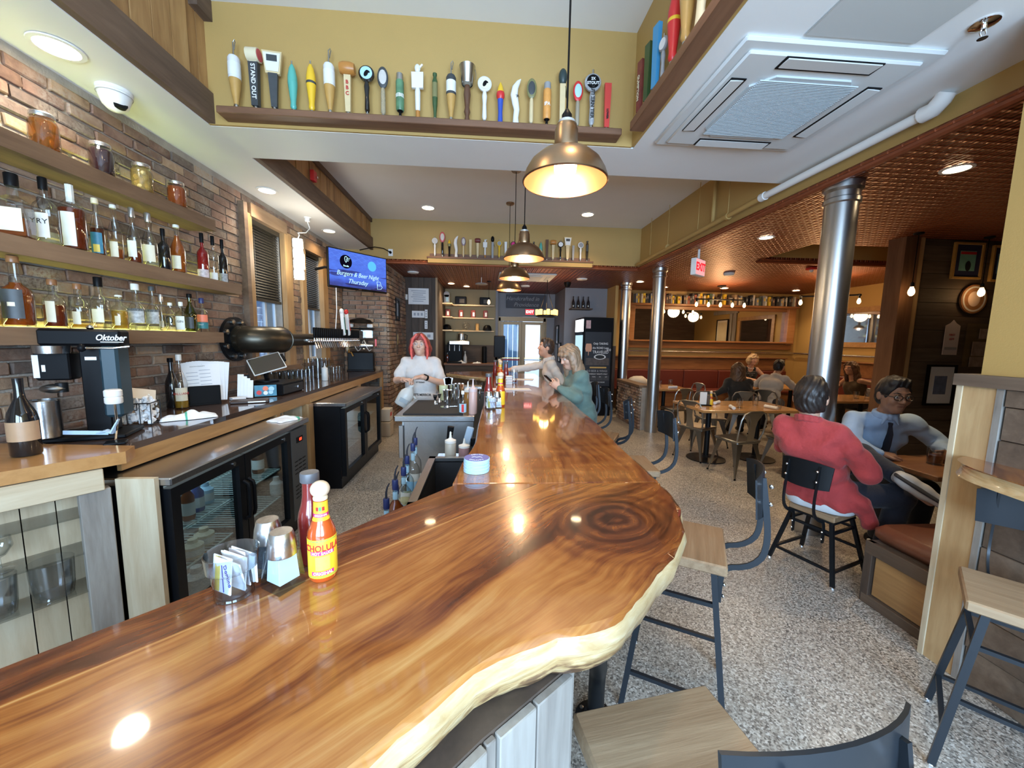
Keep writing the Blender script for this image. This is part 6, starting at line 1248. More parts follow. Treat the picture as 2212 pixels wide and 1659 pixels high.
# ------------------------------------------------------------------ galvanised cafe chairs
GALV = mat('galvanised_sheet_steel', (.40, .40, .385), .34, 1, var=.15, vs=10)
def cafe_chair(t):
    MB().box((0, 0, .445), (.36, .36, .02), 0, None, .009).build('seat', GALV, t)
    MB().box((0, 0, .428), (.345, .345, .03), 0, None, .01).build('seat_rim', GALV, t)
    for sx in (-1, 1):
        for sy in (-1, 1):
            a = Vector((sx*.15, sy*.15, .43)); b = Vector((sx*.215, sy*.215, .0)); m = MB(); vs = []
            for k in range(7):
                f = k/6; p = a+(b-a)*f; w = .075*(1-f)**1.3+.013
                for (ox, oy) in ((0, 0), (-sx*w, 0), (-sx*w*.9, -sy*.006), (-sx*.01, -sy*.01), (-sx*.006, -sy*w*.9), (0, -sy*w)): vs.append(p+Vector((ox, oy, 0)))
            fs = [(j*6+i, j*6+(i+1) % 6, (j+1)*6+(i+1) % 6, (j+1)*6+i) for j in range(6) for i in range(6)]; fs += [(0, 1, 2, 3, 4, 5), tuple(range(41, 35, -1))]
            lg = m.add(vs, fs).build('leg', GALV, t, ang=40); MB().lathe([(.012, 0), (.010, .02)], (b.x-sx*.006, b.y-sy*.006, 0), 8).build('foot', BLK, lg)
    MB().tube([(-.16, -.15, .44), (-.185, -.185, .56), (-.185, -.215, .72), (-.15, -.225, .79), (-.08, -.23, .815), (.08, -.23, .815), (.15, -.225, .79), (.185, -.215, .72), (.185, -.185, .56), (.16, -.15, .44)], .011, 8).build('back_hoop', GALV, t)
    prf = [(.455, .055), (.52, .05), (.62, .042), (.70, .05), (.76, .085), (.805, .125)]; vs = []
    for z, w in prf: y = -.175-(z-.45)*.16; vs += [(-w, y, z), (w, y, z), (w, y-.004, z), (-w, y-.004, z)]
    fs = []
    for j in range(len(prf)-1):
        for i in range(4): fs.append((j*4+i, j*4+(i+1) % 4, j*4+4+(i+1) % 4, j*4+4+i))
    MB().add(vs, fs+[(3, 2, 1, 0), tuple(range(len(vs)-4, len(vs)))]).build('back_splat', GALV, t, ang=40)
c0 = None
for lb, x, y, dg in (('galvanised cafe chair nearest, back turned, before the oak table', 3.10, 4.42, 12), ('galvanised cafe chair at the left end of the oak table', 2.98, 5.1, -62), ('galvanised cafe chair half hidden by the red-shirted man', 3.78, 4.42, 12),
                     ('galvanised cafe chair beyond the oak table, facing it', 3.55, 5.75, 172), ('galvanised cafe chair at the small table by the column', 3.38, 6.55, 14), ('galvanised cafe chair beyond the small table', 3.98, 7.2, 100),
                     ('galvanised cafe chair under the dark-haired woman', 4.38, 6.20, -24), ('galvanised cafe chair under the white-shirted diner', 4.98, 6.38, -52), ('galvanised cafe chair under the brown-haired woman', 6.86, 6.56, 84)):
    if c0 is None: c0 = t = thing('cafe_chair', lb, 'chair', (x, y, 0), R(dg), 'galvanised cafe chairs'); cafe_chair(t)
    else: t = copy_tree(c0); t['label'] = lb; t.location = (x, y, 0); t.rotation_euler = (0, 0, R(dg))
# ------------------------------------------------------------------ dining tables
def table(label, x0, x1, y0, y1, z=.75, ped=2, m=TABLEW, cat='table'):
    t = thing('dining_table', label, cat, ((x0+x1)/2, (y0+y1)/2, 0)); w, d = x1-x0, y1-y0
    MB().box((0, 0, z-.018), (w, d, .036), 0, None, .005).build('tabletop', m, t)
    for i in range(ped):
        x = (-.5+(i+.5)/ped)*w*1.05 if ped > 1 else 0
        p = MB().lathe([(.035, .02), (.035, z-.04)], (x, 0, 0), 14).build('pedestal', BLKM, t); MB().lathe([(.25, 0), (.25, .012), (.06, .03), (.04, .05)], (x, 0, 0), 28).build('round_base', BLKM, p)
        MB().box((x, 0, z-.042), (.3, .3, .012)).build('top_plate', BLKM, p)
    return t
table('oak-topped table with napkin rolls and glasses in the middle of the dining room', 2.76, 4.12, 4.62, 5.42, .755)
table('small oak table by the steel column', 3.08, 3.78, 6.72, 7.5, .755, 1)
table('oak table of the three diners by the far bench', 5.2, 6.6, 7.0, 7.85, .755)
table('oak table at the right behind the blue-shirted man', 5.3, 6.42, 5.45, 6.2, .755)
table('dark booth table in front of the blue-shirted man', 2.97, 3.85, 2.24, 2.72, .755, 1, BENCHW)
ZT = .7555
def roll(label, x, y, dg, z=ZT):
    t = thing('napkin_roll', label, 'napkin', (x, y, z), R(dg), 'rolled napkins on the oak table'); MB().lathe([(.018, -.09), (.022, -.085), (.02, 0), (.023, .085), (.019, .09)], (0, 0, .022), 12, rot=(0, R(90), 0)).build('roll', PAPER, t); MB().lathe([(.0225, -.012), (.0225, .012)], (0, 0, .022), 12, rot=(0, R(90), 0), cap=False).build('paper_ring', WHITE, t)
roll('napkin roll at the front left of the oak table', 3.22, 4.74, 70); roll('napkin roll beside the condiments on the oak table', 3.25, 5.12, 40); roll('napkin roll at the front right of the oak table', 3.77, 4.76, 105); roll('napkin roll on the small table by the column', 3.5, 6.9, 10)
for x, y, lb in ((3.36, 4.80, 'glass by the front left napkin roll'), (3.10, 5.16, 'glass behind the menu stand on the oak table'), (3.74, 5.02, 'tall glass at the middle right of the oak table'), (3.92, 4.82, 'glass by the front right napkin roll')): tumbler(lb, x, y, ZT, .13, .038, 'glasses on the oak table')
for x, y, lb in ((3.25, 7.1, 'left glass on the small table'), (3.36, 7.15, 'middle glass on the small table'), (3.6, 7.2, 'right glass on the small table')): tumbler(lb, x, y, ZT, .13, .038, 'glasses on the small table')
for x, y, lb in ((5.35, 5.75, 'left glass on the right-hand oak table'), (5.55, 5.7, 'second glass on the right-hand oak table'), (5.95, 5.72, 'third glass on the right-hand oak table'), (6.1, 5.68, 'last glass on the right-hand oak table')): tumbler(lb, x, y, ZT, .12, .042, 'glasses on the right-hand table')
t = thing('menu_stand', 'white table card in a dark wooden caddy on the oak table', 'table card', (3.0, 5.0, ZT), R(-10)); MB().box((0, 0, .008), (.14, .1, .016)).build('tray', BLK, t); MB().box((-.03, -.02, .10), (.09, .006, .17)).build('card', WHITE, t); MB().box((.035, 0, .08), (.03, .08, .13)).build('caddy', DARKPX, t)
hotsauce('hot sauce bottle on the oak table', 3.07, 4.98, ZT, 1.0, 0, False)
tumbler('stemless glass of cola by the blue-shirted hand', 3.27, 2.50, .7555, .12, .047, None, GLASS, (BRN, .55), 'stemless_glass')
t = thing('fork', 'steel fork resting on the booth table edge', 'fork', (3.3, 2.36, .757), R(20)); MB().tube([(0, 0, .004), (.1, 0, .006), (.16, 0, .004)], [.005, .004, .009], 6, flat=(.4, 1)).build('handle_and_tines', CHROME, t)
# ------------------------------------------------------------------ booth bench (near) and far banquette
LEA = mat('brown_leather', (.17, .058, .028), .42, bump=.12, bs=90); REDL_ = mat('oxblood_leather', (.115, .022, .014), .42, bump=.1, bs=60)
t = thing('booth_bench', 'brown leather topped booth bench with a framed wooden end', 'bench', (2.40, 1.71, 0))
MB().box((.6, .2, .2), (1.18, .40, .40)).build('box', DARKPX, t)
for nm, c, d, m in (('end_panel', (.005, .2, .2), (.012, .30, .26), OAKY), ('end_frame', (.0, .02, .2), (.03, .06, .40), DARKPL), ('end_frame', (.0, .385, .2), (.03, .05, .40), DARKPL), ('end_frame', (.0, .2, .36), (.032, .40, .08), DARKPY), ('end_frame', (.0, .2, .03), (.032, .40, .06), DARKPY), ('edge_strip', (.01, .415, .2), (.02, .012, .40), PALEWOOD)): MB().box((0, 0, 0), d, 0, None, .003).build(nm, m, t, c)
MB().box((.6, .21, .455), (1.18, .42, .11), 0, None, .04).build('cushion', LEA, t, ang=60)
MB().tube([(.02, .04, .52), (.25, .10, .50), (.45, .16, .515)], .004, 5).build('seam', mat('dark_leather_seam', (.06, .02, .01), .6), t)
t = thing('banquette', 'long dark leather banquette with wooden back along the far wall', 'bench', (5.4, 8.95, 0))
MB().box((0, .12, .22), (4.5, .5, .44)).build('base', BENCHW, t); MB().box((0, .08, .45), (4.5, .56, .07), 0, None, .02).build('seat_cushion', REDL_, t)
for i in range(5): MB().box((-1.8+i*.9, .34, .70), (.89, .1, .46), 0, None, .02).build('back_cushion', REDL_, t)
MB().box((0, .40, 1.085), (4.5, .06, .31), 0, None, .01).build('back_board', BENCHW, t); MB().box((0, .37, 1.25), (4.5, .14, .03), 0, None, .006).build('cap_board', BENCHW, t)
t = thing('side_banquette', 'dark leather banquette along the dining room side wall', 'bench', (7.6, 6.8, 0)); MB().box((.0, 0, .22), (.5, 3.6, .44)).build('base', BENCHW, t); MB().box((-.03, 0, .45), (.56, 3.6, .07), 0, None, .02).build('seat_cushion', REDL_, t)
for i in range(4): MB().box((.22, -1.35+i*.9, .70), (.1, .89, .46), 0, None, .02).build('back_cushion', REDL_, t)
MB().box((.28, 0, 1.085), (.06, 3.6, .31), 0, None, .01).build('back_board', BENCHW, t); MB().box((.26, 0, 1.25), (.14, 3.6, .03), 0, None, .006).build('cap_board', BENCHW, t)
t = thing('bench_end', 'low wooden booth seat back between the tables', 'bench', (4.55, 8.35, 0)) if False else None
t = thing('wall_rail', 'satin steel rail along the mustard wall above the banquette', 'rail', (0, 9.34, 1.38)); MB().tube([(3.35, 0, -.13), (3.35, 0, -.04), (3.39, 0, 0), (6.72, 0, 0)], .022, 10).build('pipe', STEEL, t); MB().tube([(6.82, 0, -.12), (6.82, 0, -.03), (6.86, 0, 0), (7.85, 0, 0), (7.88, -.05, 0), (7.88, -3.6, 0)], .022, 10).build('pipe', STEEL, t)
for x in (3.9, 5.2, 6.4): MB().tube([(x, 0, 0), (x, .06, 0)], .012, 6).build('bracket', STEEL, t)
t = thing('canvas_cushion', 'off-white canvas cushion on the banquette end behind the half wall', 'cushion', (3.42, 8.42, .57)); MB().box((0, 0, .1), (.42, .5, .3), 0, (R(-14), 0, 0), .1).build('cushion', mat('off_white_canvas', (.6, .56, .5), .9), t, ang=70)
t = thing('bench_seat', 'oxblood booth seat end behind the half wall', 'bench', (3.45, 8.35, 0)); MB().box((0, .0, .28), (.5, .7, .56), 0, None, .02).build('box', BENCHW, t)
# mirror with live-edge frame and books
t = thing('wall_mirror', 'wide wooden framed mirror with live-edge shelves on the far wall', 'mirror', (5.62, 9.38, 0)); FRW = wood('glossy_red_brown_frame', [(.2, (.14, .05, .018)), (.5, (.28, .115, .04)), (.8, (.40, .19, .075))], 'x', 40, 1.4, .3, .15)
MB().box((0, -.01, 2.06), (4.0, .012, .82)).build('glass', mat('mirror_silver', (.62, .64, .68), .02, 1), t); 
for nm, c, d in (('top_shelf', (0, -.10, 2.515), (4.3, .22, .05)), ('bottom_ledge', (0, -.08, 1.64), (4.2, .18, .04)), ('bottom_rail', (0, -.03, 1.54), (4.3, .05, .16)), ('stile', (-2.06, -.05, 2.05), (.16, .1, .9)), ('stile', (2.04, -.06, 2.05), (.2, .14, .9)), ('top_rail', (0, -.03, 2.45), (4.2, .05, .08)), ('upper_post', (-2.12, -.04, 2.66), (.14, .08, .26))): MB().box((0, 0, 0), d, 0, None, .008).build(nm, FRW, t, c)
BC = [mat('book_%s' % n, c, .6, var=.15, vs=30) for n, c in (('cream', (.62, .56, .42)), ('dark_brown', (.07, .045, .035)), ('yellow', (.75, .5, .03)), ('black', (.025, .025, .027)), ('white', (.7, .7, .66)), ('tan', (.42, .28, .15)), ('red_brown', (.25, .07, .04)), ('grey', (.3, .3, .29)), ('dark_green', (.06, .10, .06)))]
BN = ['cream', 'dark brown', 'yellow', 'black', 'white', 'tan', 'red-brown', 'grey', 'dark green']
x = -2.02; i = 0; rr = random.Random(11)
TENS = ['', 'ten', 'twenty', 'thirty', 'forty', 'fifty', 'sixty']
def ordn(n):
    if n <= 20: return ORD[n-1]
    if n % 10 == 0: return {30: 'thirtieth', 40: 'fortieth', 50: 'fiftieth', 60: 'sixtieth', 70: 'seventieth'}[n]
    return {2: 'twenty', 3: 'thirty', 4: 'forty', 5: 'fifty', 6: 'sixty', 7: 'seventy'}[n//10]+'-'+ORD[n % 10-1]
while x < 2.1 and i < 70:
    w = rr.uniform(.028, .065); h = rr.uniform(.17, .26); k = rr.randrange(9); i += 1
    t = thing('book', '%s book, %s from the left on the mirror shelf' % (BN[k], ordn(i)), 'book', (5.62+x+w/2, 9.26, 2.541), 0, 'books on the mirror shelf')
    MB().box((0, 0, h/2), (w, .15, h), 0, (0, R(rr.uniform(-3, 3)), 0), .003).build('cover', BC[k], t); MB().box((0, -.0755, h*.6), (w*.5, .002, h*.3)).build('spine_label', BC[(k+4) % 9], t)
    x += w+rr.choice((.003, .006, .05, .004))
# framed things on the side wall and partition
def frame(label, loc, rz, w, h, fm, mm, im, th=.03, fw=.03, cat='picture', mw=None, name='framed_picture'):
    t = thing(name, label, cat, loc, rz); 
    for c, d in (((0, 0, h/2-fw/2), (w, th, fw)), ((0, 0, -h/2+fw/2), (w, th, fw)), ((-w/2+fw/2, 0, 0), (fw, th, h-2*fw)), ((w/2-fw/2, 0, 0), (fw, th, h-2*fw))): MB().box((0, 0, 0), d, 0, None, .002).build('frame', fm, t, c)
    MB().box((0, .005, 0), (w-2*fw, .008, h-2*fw)).build('mat_board', mm, t)
    if im: a = mw or .7; MB().box((0, .0005, 0), ((w-2*fw)*a, .004, (h-2*fw)*a)).build('print', im, t)
    return t
t = frame('light pine framed mirror in the dining room corner', (7.93, 7.8, 1.99), R(-90), 1.55, .85, OAKY, mat('mirror_silver'), None, .05, .11, 'mirror', None, 'wall_mirror')
MAPM = mat('old_map_print', (.58, .48, .30), .6, var=.18, vs=6)
frame('tall framed cream map on the dining room side wall', (7.865, 6.3, 1.97), R(-90), .62, .84, BLK, mat('cream_mat', (.68, .62, .50), .7), MAPM, .04, .03, 'picture', .84)
t = thing('wood_surround', 'weathered wooden surround behind the framed map', 'frame', (7.92, 6.35, 2.0)); 
for c, d in (((0, .5, 0), (.04, .16, 1.2)), ((0, 0, .62), (.05, 1.3, .12)), ((0, .3, 0), (.03, .12, 1.15)), ((0, 0, -.58), (.04, 1.0, .14))): MB().box((0, 0, 0), d, 0, None, .004).build('board', GREYWOOD, t, c)
PRT = mat('teal_green_print', (.22, .5, .42), .6, var=.3, vs=14); NAVY = mat('navy_mat', (.03, .03, .09), .7)
o = frame('framed teal print with a dark cat figure on the partition', (5.68, 4.305, 2.62), 0, .38, .42, TANW, NAVY, PRT, .03, .025, mw=.62); MB().ell((.01, -.004, -.06), (.035, .003, .06), 0, 12, 8).build('dark_figure', INK, o); MB().box((0, -.003, .09), (.2, .003, .03)).build('title_bar', RED, o)
o = frame('framed blue print at the yellow wall edge on the partition', (6.16, 4.305, 2.6), 0, .34, .42, TANW, NAVY, mat('blue_print', (.15, .32, .48), .6, var=.4, vs=12), .03, .025, mw=.62); text('LE', .08, CREAM, o, (.0, -.006, .08))
t = thing('round_badge', 'round pale badge sign behind the filament bulb', 'sign', (5.82, 4.31, 2.18)); MB().lathe([(.17, 0), (.17, .02)], n=36, rot=(R(90), 0, 0)).build('disc', BENCHW, t); MB().lathe([(.15, .0205), (.15, .022), (.13, .022), (.13, .0205)], n=36, rot=(R(90), 0, 0), cap=False).build('pale_ring', BADGE, t); MB().ell((0, -.02, 0), (.08, .006, .09), 0, 16, 10).build('pale_emblem', mat('pale_rose', (.6, .45, .36), .6), t)
t = thing('paper_tag', 'pale paper tag sign with pointed top on the partition', 'sign', (5.62, 4.31, 1.72)); vs = [(-.095, -.21), (.095, -.21), (.095, .14), (.04, .17), (0, .21), (-.04, .17), (-.095, .14)]; MB().prism(vs, 0, .006).build('tag', mat('pale_pinkish_paper', (.58, .50, .48), .7), t, (0, 0, 0), (R(90), 0, 0)); text('FIRST', .035, RINK, t, (0, -.008, .03)); text('BITE', .035, RINK, t, (0, -.008, -.02)); MB().box((0, -.008, -.13), (.16, .003, .03)).build('band', GRYE, t)
t = thing('photo_board', 'clear panel of small photographs on the partition', 'picture', (5.98, 4.305, 1.63)); MB().box((0, 0, 0), (.36, .008, .52)).build('panel', GLASS, t)
for c, d in (((.06, -.008, .14), (.14, .004, .12)), ((.04, -.008, -.04), (.24, .004, .17)), ((.04, -.008, -.2), (.26, .004, .12))): MB().box((0, 0, 0), d).build('photograph', mat('warm_photo', (.3, .22, .18), .5, var=.8, vs=16), t, c)
frame('black framed white print with a purple and green picture, low on the partition', (5.55, 4.30, 1.14), 0, .38, .50, BLK, PAPER, mat('violet_green_print', (.14, .18, .30), .5, var=.7, vs=14), .03, .025, mw=.5)
# drink ledge on the boarded wall
pl = [(2.325, .1), (2.13, .12), (2.06, .5), (2.09, .9), (2.05, 1.2), (2.10, 1.45), (2.19, 1.58), (2.325, 1.64)]
q = spline(pl, 40); slab('drink_ledge', [Vector((p.x, p.y)) for p in q][::-1] if False else q, 1.085, .06, NEARW, 'live-edge drink ledge on the boarded wall at the right', 'ledge', [.6]*40, .008)
# ------------------------------------------------------------------ far end of the room
GOLDF = mat('gold_brown_door_frame', (.34, .24, .13), .45, .2)
for i, (x0, x1, rz_, lb) in enumerate(((.42, 1.0, 0, 'left glazed exit door with a red push bar'), (1.03, 1.60, R(0), 'right glazed exit door bright with daylight'))):
    t = thing('door_%d' % (i+1), lb, 'door', ((x0+x1)/2, 10.72, 0), rz_, kind='structure'); w = x1-x0; f = .08
    for nm, c, d in (('stile', (-w/2+f/2, 0, 1.05), (f, .045, 2.1)), ('stile', (w/2-f/2, 0, 1.05), (f, .045, 2.1)), ('rail', (0, 0, 2.06), (w-2*f, .045, .08)), ('rail', (0, 0, .1), (w-2*f, .045, .2))): MB().box((0, 0, 0), d, 0, None, .004).build(nm, GOLDF, t, c)
    MB().box((0, 0, 1.1), (w-2*f, .006, 1.85)).build('pane', thin_glass('door_glass', (.95, .98, 1), rough=.02, refl=.12), t); MB().tube([(-w/2+.05, -.06, 1.05), (w/2-.05, -.06, 1.05)], .02, 8).build('push_bar', RED if i == 0 else STEEL, t); MB().box((0, -.06, 1.1), (w-.1, .012, .02)).build('bar_cover', BRASS, t)
t = thing('trim_4', 'gold brown head and post trim of the exit doors', 'trim', (1.01, 10.70, 0), kind='structure')
for c, d in (((0, 0, 2.17), (1.3, .1, .12)), ((-.63, 0, 1.1), (.07, .1, 2.2)), ((.63, 0, 1.1), (.09, .1, 2.2)), ((0.005, 0, 1.05), (.03, .08, 2.1)), ((0, -.02, 2.31), (1.3, .05, .1))): MB().box((0, 0, 0), d).build('moulding', GOLDF if c[2] < 2.3 else WHITE, t, c)
t = thing('exit_sign', 'small red EXIT sign over the exit doors', 'exit sign', (1.2, 10.60, 2.36)); MB().box((0, 0, 0), (.24, .06, .15), 0, None, .005).build('box', WHITE, t); MB().box((0, -.031, 0), (.225, .002, .135)).build('face', emit('exit_face_red', (1, .03, .04), 2), t); text('EXIT', .10, emit('exit_pale', (1, .8, .75), 2.5), t, (0, -.034, 0), bold=.003)
t = thing('name_board', 'dark navy board lettered Handcrafted in Providence above the doors', 'sign', (1.1, 10.60, 2.64)); MB().box((0, 0, 0), (1.08, .03, .36), 0, None, .005).build('board', mat('dark_navy_board', (.008, .010, .025), .5), t); CH = mat('chalk_grey', (.30, .31, .33), .7)
text('Handcrafted in', .15, CH, t, (-.1, -.017, .07), shear=.3); text('Providence', .15, CH, t, (.0, -.017, -.09), shear=.3)
t = thing('air_conditioner', 'pale ceiling cassette beyond the far pendants', 'air conditioner', (.8, 7.85, 2.86)); MB().box((0, 0, -.015), (1.1, .9, .03), 0, None, .015).build('frame', ACW, t); MB().box((0, 0, -.034), (.6, .55, .012)).build('grille', ACG, t)
for q in range(4): a = R(90*q); c = Vector((0, -.36 if q % 2 == 0 else -.42, -.032)); c.rotate(Euler((0, 0, a))); MB().box((0, 0, 0), (.5, .07, .008)).build('louvre', ACG, t, c, (0, 0, a))
t = thing('dome_camera', 'black dome camera under the far copper ceiling', 'camera', (1.77, 8.45, 2.858)); MB().lathe([(.0001, -.11), (.05, -.095), (.07, -.05), (.08, 0)], n=18).build('dome', BLK, t)
for x, y, lb in ((-1.39, 7.67, 'white round detector above the dark board wall'), (.92, 9.13, 'white round vent near the far pendants'), (1.95, 7.9, 'white round speaker in the copper ceiling by the fridge')): t = thing('ceiling_disc', lb, 'detector', (x, y, 2.858)); MB().lathe([(.04, -.03), (.1, -.022), (.11, 0)], n=20).build('disc', WHITE, t)
t = thing('ceiling_fan_stem', 'white disc light hanging on a stem before the alcove', 'light', (-.09, 8.1, 2.858)); MB().tube([(0, 0, 0), (0, 0, -.12)], .008, 6).build('stem', WHITE, t); MB().lathe([(.13, -.14), (.12, -.12), (.02, -.115)], n=20).build('disc', mat('grey_disc', (.4, .4, .4), .5), t)
# amber jar ring chandelier
t = thing('ring_chandelier', 'round iron ring chandelier with glowing amber jars', 'chandelier', (1.26, 8.0, 2.1)); f = MB(); f.tube([(.2*math.cos(R(a)), .2*math.sin(R(a)), .0) for a in range(0, 361, 20)], .022, 8); f.build('ring', BLKM, t)
for k in range(3): a = R(120*k+20); MB().tube([(.2*math.cos(a), .2*math.sin(a), .02), (.02*math.cos(a), .02*math.sin(a), .52)], .006, 6).build('chain', BLKM, t)
MB().tube([(0, 0, .5), (0, 0, .76)], .007, 6).build('stem', BLKM, t)
for k in range(8): a = R(45*k); MB().lathe([(.03, .02), (.034, .04), (.034, .12), (.026, .13)], (.2*math.cos(a), .2*math.sin(a), 0), 12).build('amber_jar', emit('amber_jar_glow', (1, .5, .10), 5), t)
l = lamp('chandelier_glow', 'POINT', (0, 0, .2), 8, (1, .55, .2), .1); l.parent = t
# drinks fridge with poster side
t = thing('drinks_fridge', 'tall black drinks fridge with a beer poster on its side', 'fridge', (2.38, 8.4, 0))
MB().box((0, 0, 1.05), (.64, .72, 2.1), 0, None, .008).build('cabinet', BLK, t); MB().box((-.325, 0, 1.93), (.012, .68, .26)).build('lit_header', emit('fridge_header', (.85, .95, 1), 5), t); MB().box((-.325, 0, 1.05), (.012, .62, 1.35)).build('glass_door', emit('fridge_light', (.45, .68, .8), 1.2), t); MB().box((-.33, 0, 1.76), (.02, .7, .05)).build('door_rail', BLK, t)
po = MB().box((0, 0, 0), (.56, .003, 1.15)).build('poster', mat('poster_black', (.012, .013, .018), .5), t, (.0, -.363, 1.22)); PW = mat('poster_white', (.72, .72, .72), .6); y_ = -.003
for s, sz, x, z in (('Only TAKING', .062, .06, .33), ('the ROAD Less', .062, .06, .24), ('TRAVELED', .085, .06, .15), ('$10 BEER & WINGS', .062, 0, -.25), ('WEDNESDAY NIGHTS ONLY', .042, 0, -.315), ('RESERVATIONS ONLINE', .034, .02, -.49), ('$10', .07, .235, .2)): text(s, sz, PW if s != '$10 BEER & WINGS' else mat('poster_grey', (.4, .4, .42), .6), po, (x, y_, z), sx=.86, bold=.001 if sz > .06 and 'BEER' not in s else 0)
MB().lathe([(.055, .24), (.07, .30), (.062, .38), (.05, .41)], (-.2, 0, 0), 16, sy=.02).build('beer_print', mat('peach_print', (.7, .36, .22), .6), po, (0, -.004, -.08)); MB().box((-.2, -.003, .13), (.012, .002, .1)).build('glass_stem_print', mat('peach_print'), po)
MB().ell((.05, -.003, .05), (.13, .002, .06), 0, 24, 8).build('oval_emblem', PW, po); MB().ell((.05, -.0045, .05), (.10, .002, .042), 0, 24, 8).build('emblem_inner', INK, po); MB().box((.02, -.003, -.175), (.36, .002, .03)).build('gold_strip', mat('gold_strip', (.6, .38, .1), .5), po); MB().box((0, -.003, -.05), (.5, .0015, .15)).build('photo_strip', mat('dark_food_photo', (.08, .06, .05), .5, var=.8, vs=14), po)
for k in range(4): MB().box((-.2+.135*k, -.003, -.40), (.125, .0015, .1)).build('day_box', mat('poster_dark_grey', (.05, .05, .055), .6), po); text(('TUES', 'THURS', 'FRI', 'SAT')[k], .03, PW, po, (-.2+.135*k, -.005, -.375), sx=.8)
MB().box((-.22, -.362, 1.95), (.1, .002, .17)).build('sticker', mat('white_red_sticker', (.62, .4, .4), .6, var=.5, vs=20), t)
t = thing('basket_shelf', 'dark shelf with bottles above the drinks fridge', 'shelf', (2.25, 9.14, 2.35)); MB().box((0, 0, 0), (.5, .3, .03)).build('board', DARKPX, t)
for k in range(4): MB().lathe(prof('wine', .28, .035), (-.18+.12*k, 0, .016), 12).build('bottle', BLKG, t)
# framed things beside the doors
frame('narrow framed photo right of the exit doors', (1.885, 10.1, 1.75), R(-90), .36, .5, BLK, PAPER, mat('blue_photo', (.25, .35, .5), .5, var=.4, vs=10), .03, .03)
frame('second framed photo below, right of the exit doors', (1.885, 9.75, 1.3), R(-90), .36, .5, BLK, PAPER, mat('blue_photo', (.25, .35, .5), .5), .03, .03)
# posters on the dark board wall
t = thing('notice_poster', 'large white notice poster on the dark board wall', 'poster', (-1.40, 8.318, 2.47)); MB().box((0, 0, 0), (.42, .008, .33)).build('sheet', PAPER, t)
for k in range(6): MB().box((.02*math.sin(k*2), -.005, .11-k*.042), (.30-.04*(k % 3), .002, .014)).build('print_line', mat('grey_ink', (.35, .38, .45), .6), t)
for lb, x, z, w, h in (('small white card with four emblems on the dark board wall', -1.41, 2.10, .26, .14), ('narrow upright white card on the dark board wall', -1.245, 2.11, .055, .18), ('lower narrow white card on the dark board wall', -1.25, 1.885, .06, .17), ('wide pale notice partly behind the bartender', -1.31, 1.65, .42, .15)):
    t = thing('wall_notice', lb, 'notice', (x, 8.318, z)); MB().box((0, 0, 0), (w, .006, h)).build('card', PAPER, t)
    for k in range(3): MB().box(((k-1)*w*.28 if w > h else 0, -.004, 0 if w > h else (k-1)*h*.28), (w*.16 if w > h else w*.5, .002, h*.4 if w > h else h*.12)).build('printed_mark', mat('grey_ink'), t)
t = thing('light_switch', 'white light switch on the dark board wall corner', 'switch', (-1.66, 8.318, 2.45)); MB().box((0, 0, 0), (.07, .01, .11), 0, None, .003).build('plate', WHITE, t)
frame('dark framed picture on the brick pier side', (-1.66, 7.5, 2.13), R(90), .3, .42, BLK, LDK, mat('blue_photo'), .03, .04)
t = thing('bottle_opener_plaque', 'dark plaque bottle opener on the brick pier side', 'opener', (-1.66, 7.45, 1.52)); MB().box((0, 0, 0), (.015, .12, .46), 0, None, .004).build('plaque', DARKPL, t); MB().box((.012, 0, .05), (.012, .05, .2), 0, None, .004).build('opener', BRASS, t)
# coffee alcove
t = thing('coffee_counter', 'dark wooden coffee counter in the alcove', 'counter', (-.36, 9.55, 0)); MB().box((0, .22, .98), (1.3, .6, .05), 0, None, .006).build('top', SHELFX, t); MB().box((0, .24, .48), (1.26, .52, .95)).build('cabinet', DARKPX, t)
for i, (z, lb) in enumerate(((2.44, 'upper alcove shelf with two old radios'), (2.12, 'middle alcove shelf with red boxes'), (1.80, 'lower alcove shelf with black caps'))):
    t = thing('alcove_shelf', lb, 'shelf', (-.33, 9.95, z), 0, 'alcove shelves'); MB().box((0, 0, 0), (1.1, .26, .03), 0, None, .004).build('board', PALEWOODX, t); MB().box((-.62, -.2, .0), (.3, .6, .03), 0, None, .004).build('side_board', PALEWOODX, t)
def small(nm, lb, cat, x, z, w, h, m, shape='box', d=.12, y=9.93, extra=None, g=None):
    t = thing(nm, lb, cat, (x, y, z), 0, g)
    if shape == 'box': MB().box((0, 0, h/2), (w, d, h), 0, None, .012).build('body', m, t)
    elif shape == 'dome': MB().lathe([(w/2, 0), (w/2, h*.3), (w*.42, h*.7), (w*.25, h*.95), (.0001, h)], n=16).build('crown', m, t); MB().box((0, -w*.5, .008), (w*.8, w*.5, .01), 0, None, .003).build('peak', m, t)
    elif shape == 'cyl': MB().lathe([(w/2, 0), (w/2, h*.9), (w*.4, h)], n=16).build('body', m, t)
    if extra: MB().box((.1*w, -d/2-.002, h*.45), (w*.45, .003, h*.5)).build('front_panel', extra, t)
    return t
t = small('mantel_clock', 'arched grey clock on the top alcove shelf', 'clock', -.95, 2.456, .14, .22, GRYE, 'box', .1, 9.7, LBL); MB().frus((0, -.05, .22), (0, .05, .22), .07, .07, 16).build('arch', GRYE, t)
small('old_radio', 'left black vintage radio on the top alcove shelf', 'radio', -.62, 2.456, .28, .2, BLK, 'box', .16, 9.93, mat('radio_dark_grille', (.05, .04, .03), .5)); small('old_radio', 'right black vintage radio on the top alcove shelf', 'radio', -.02, 2.456, .26, .19, BLK, 'box', .16, 9.93, mat('radio_dark_grille'))
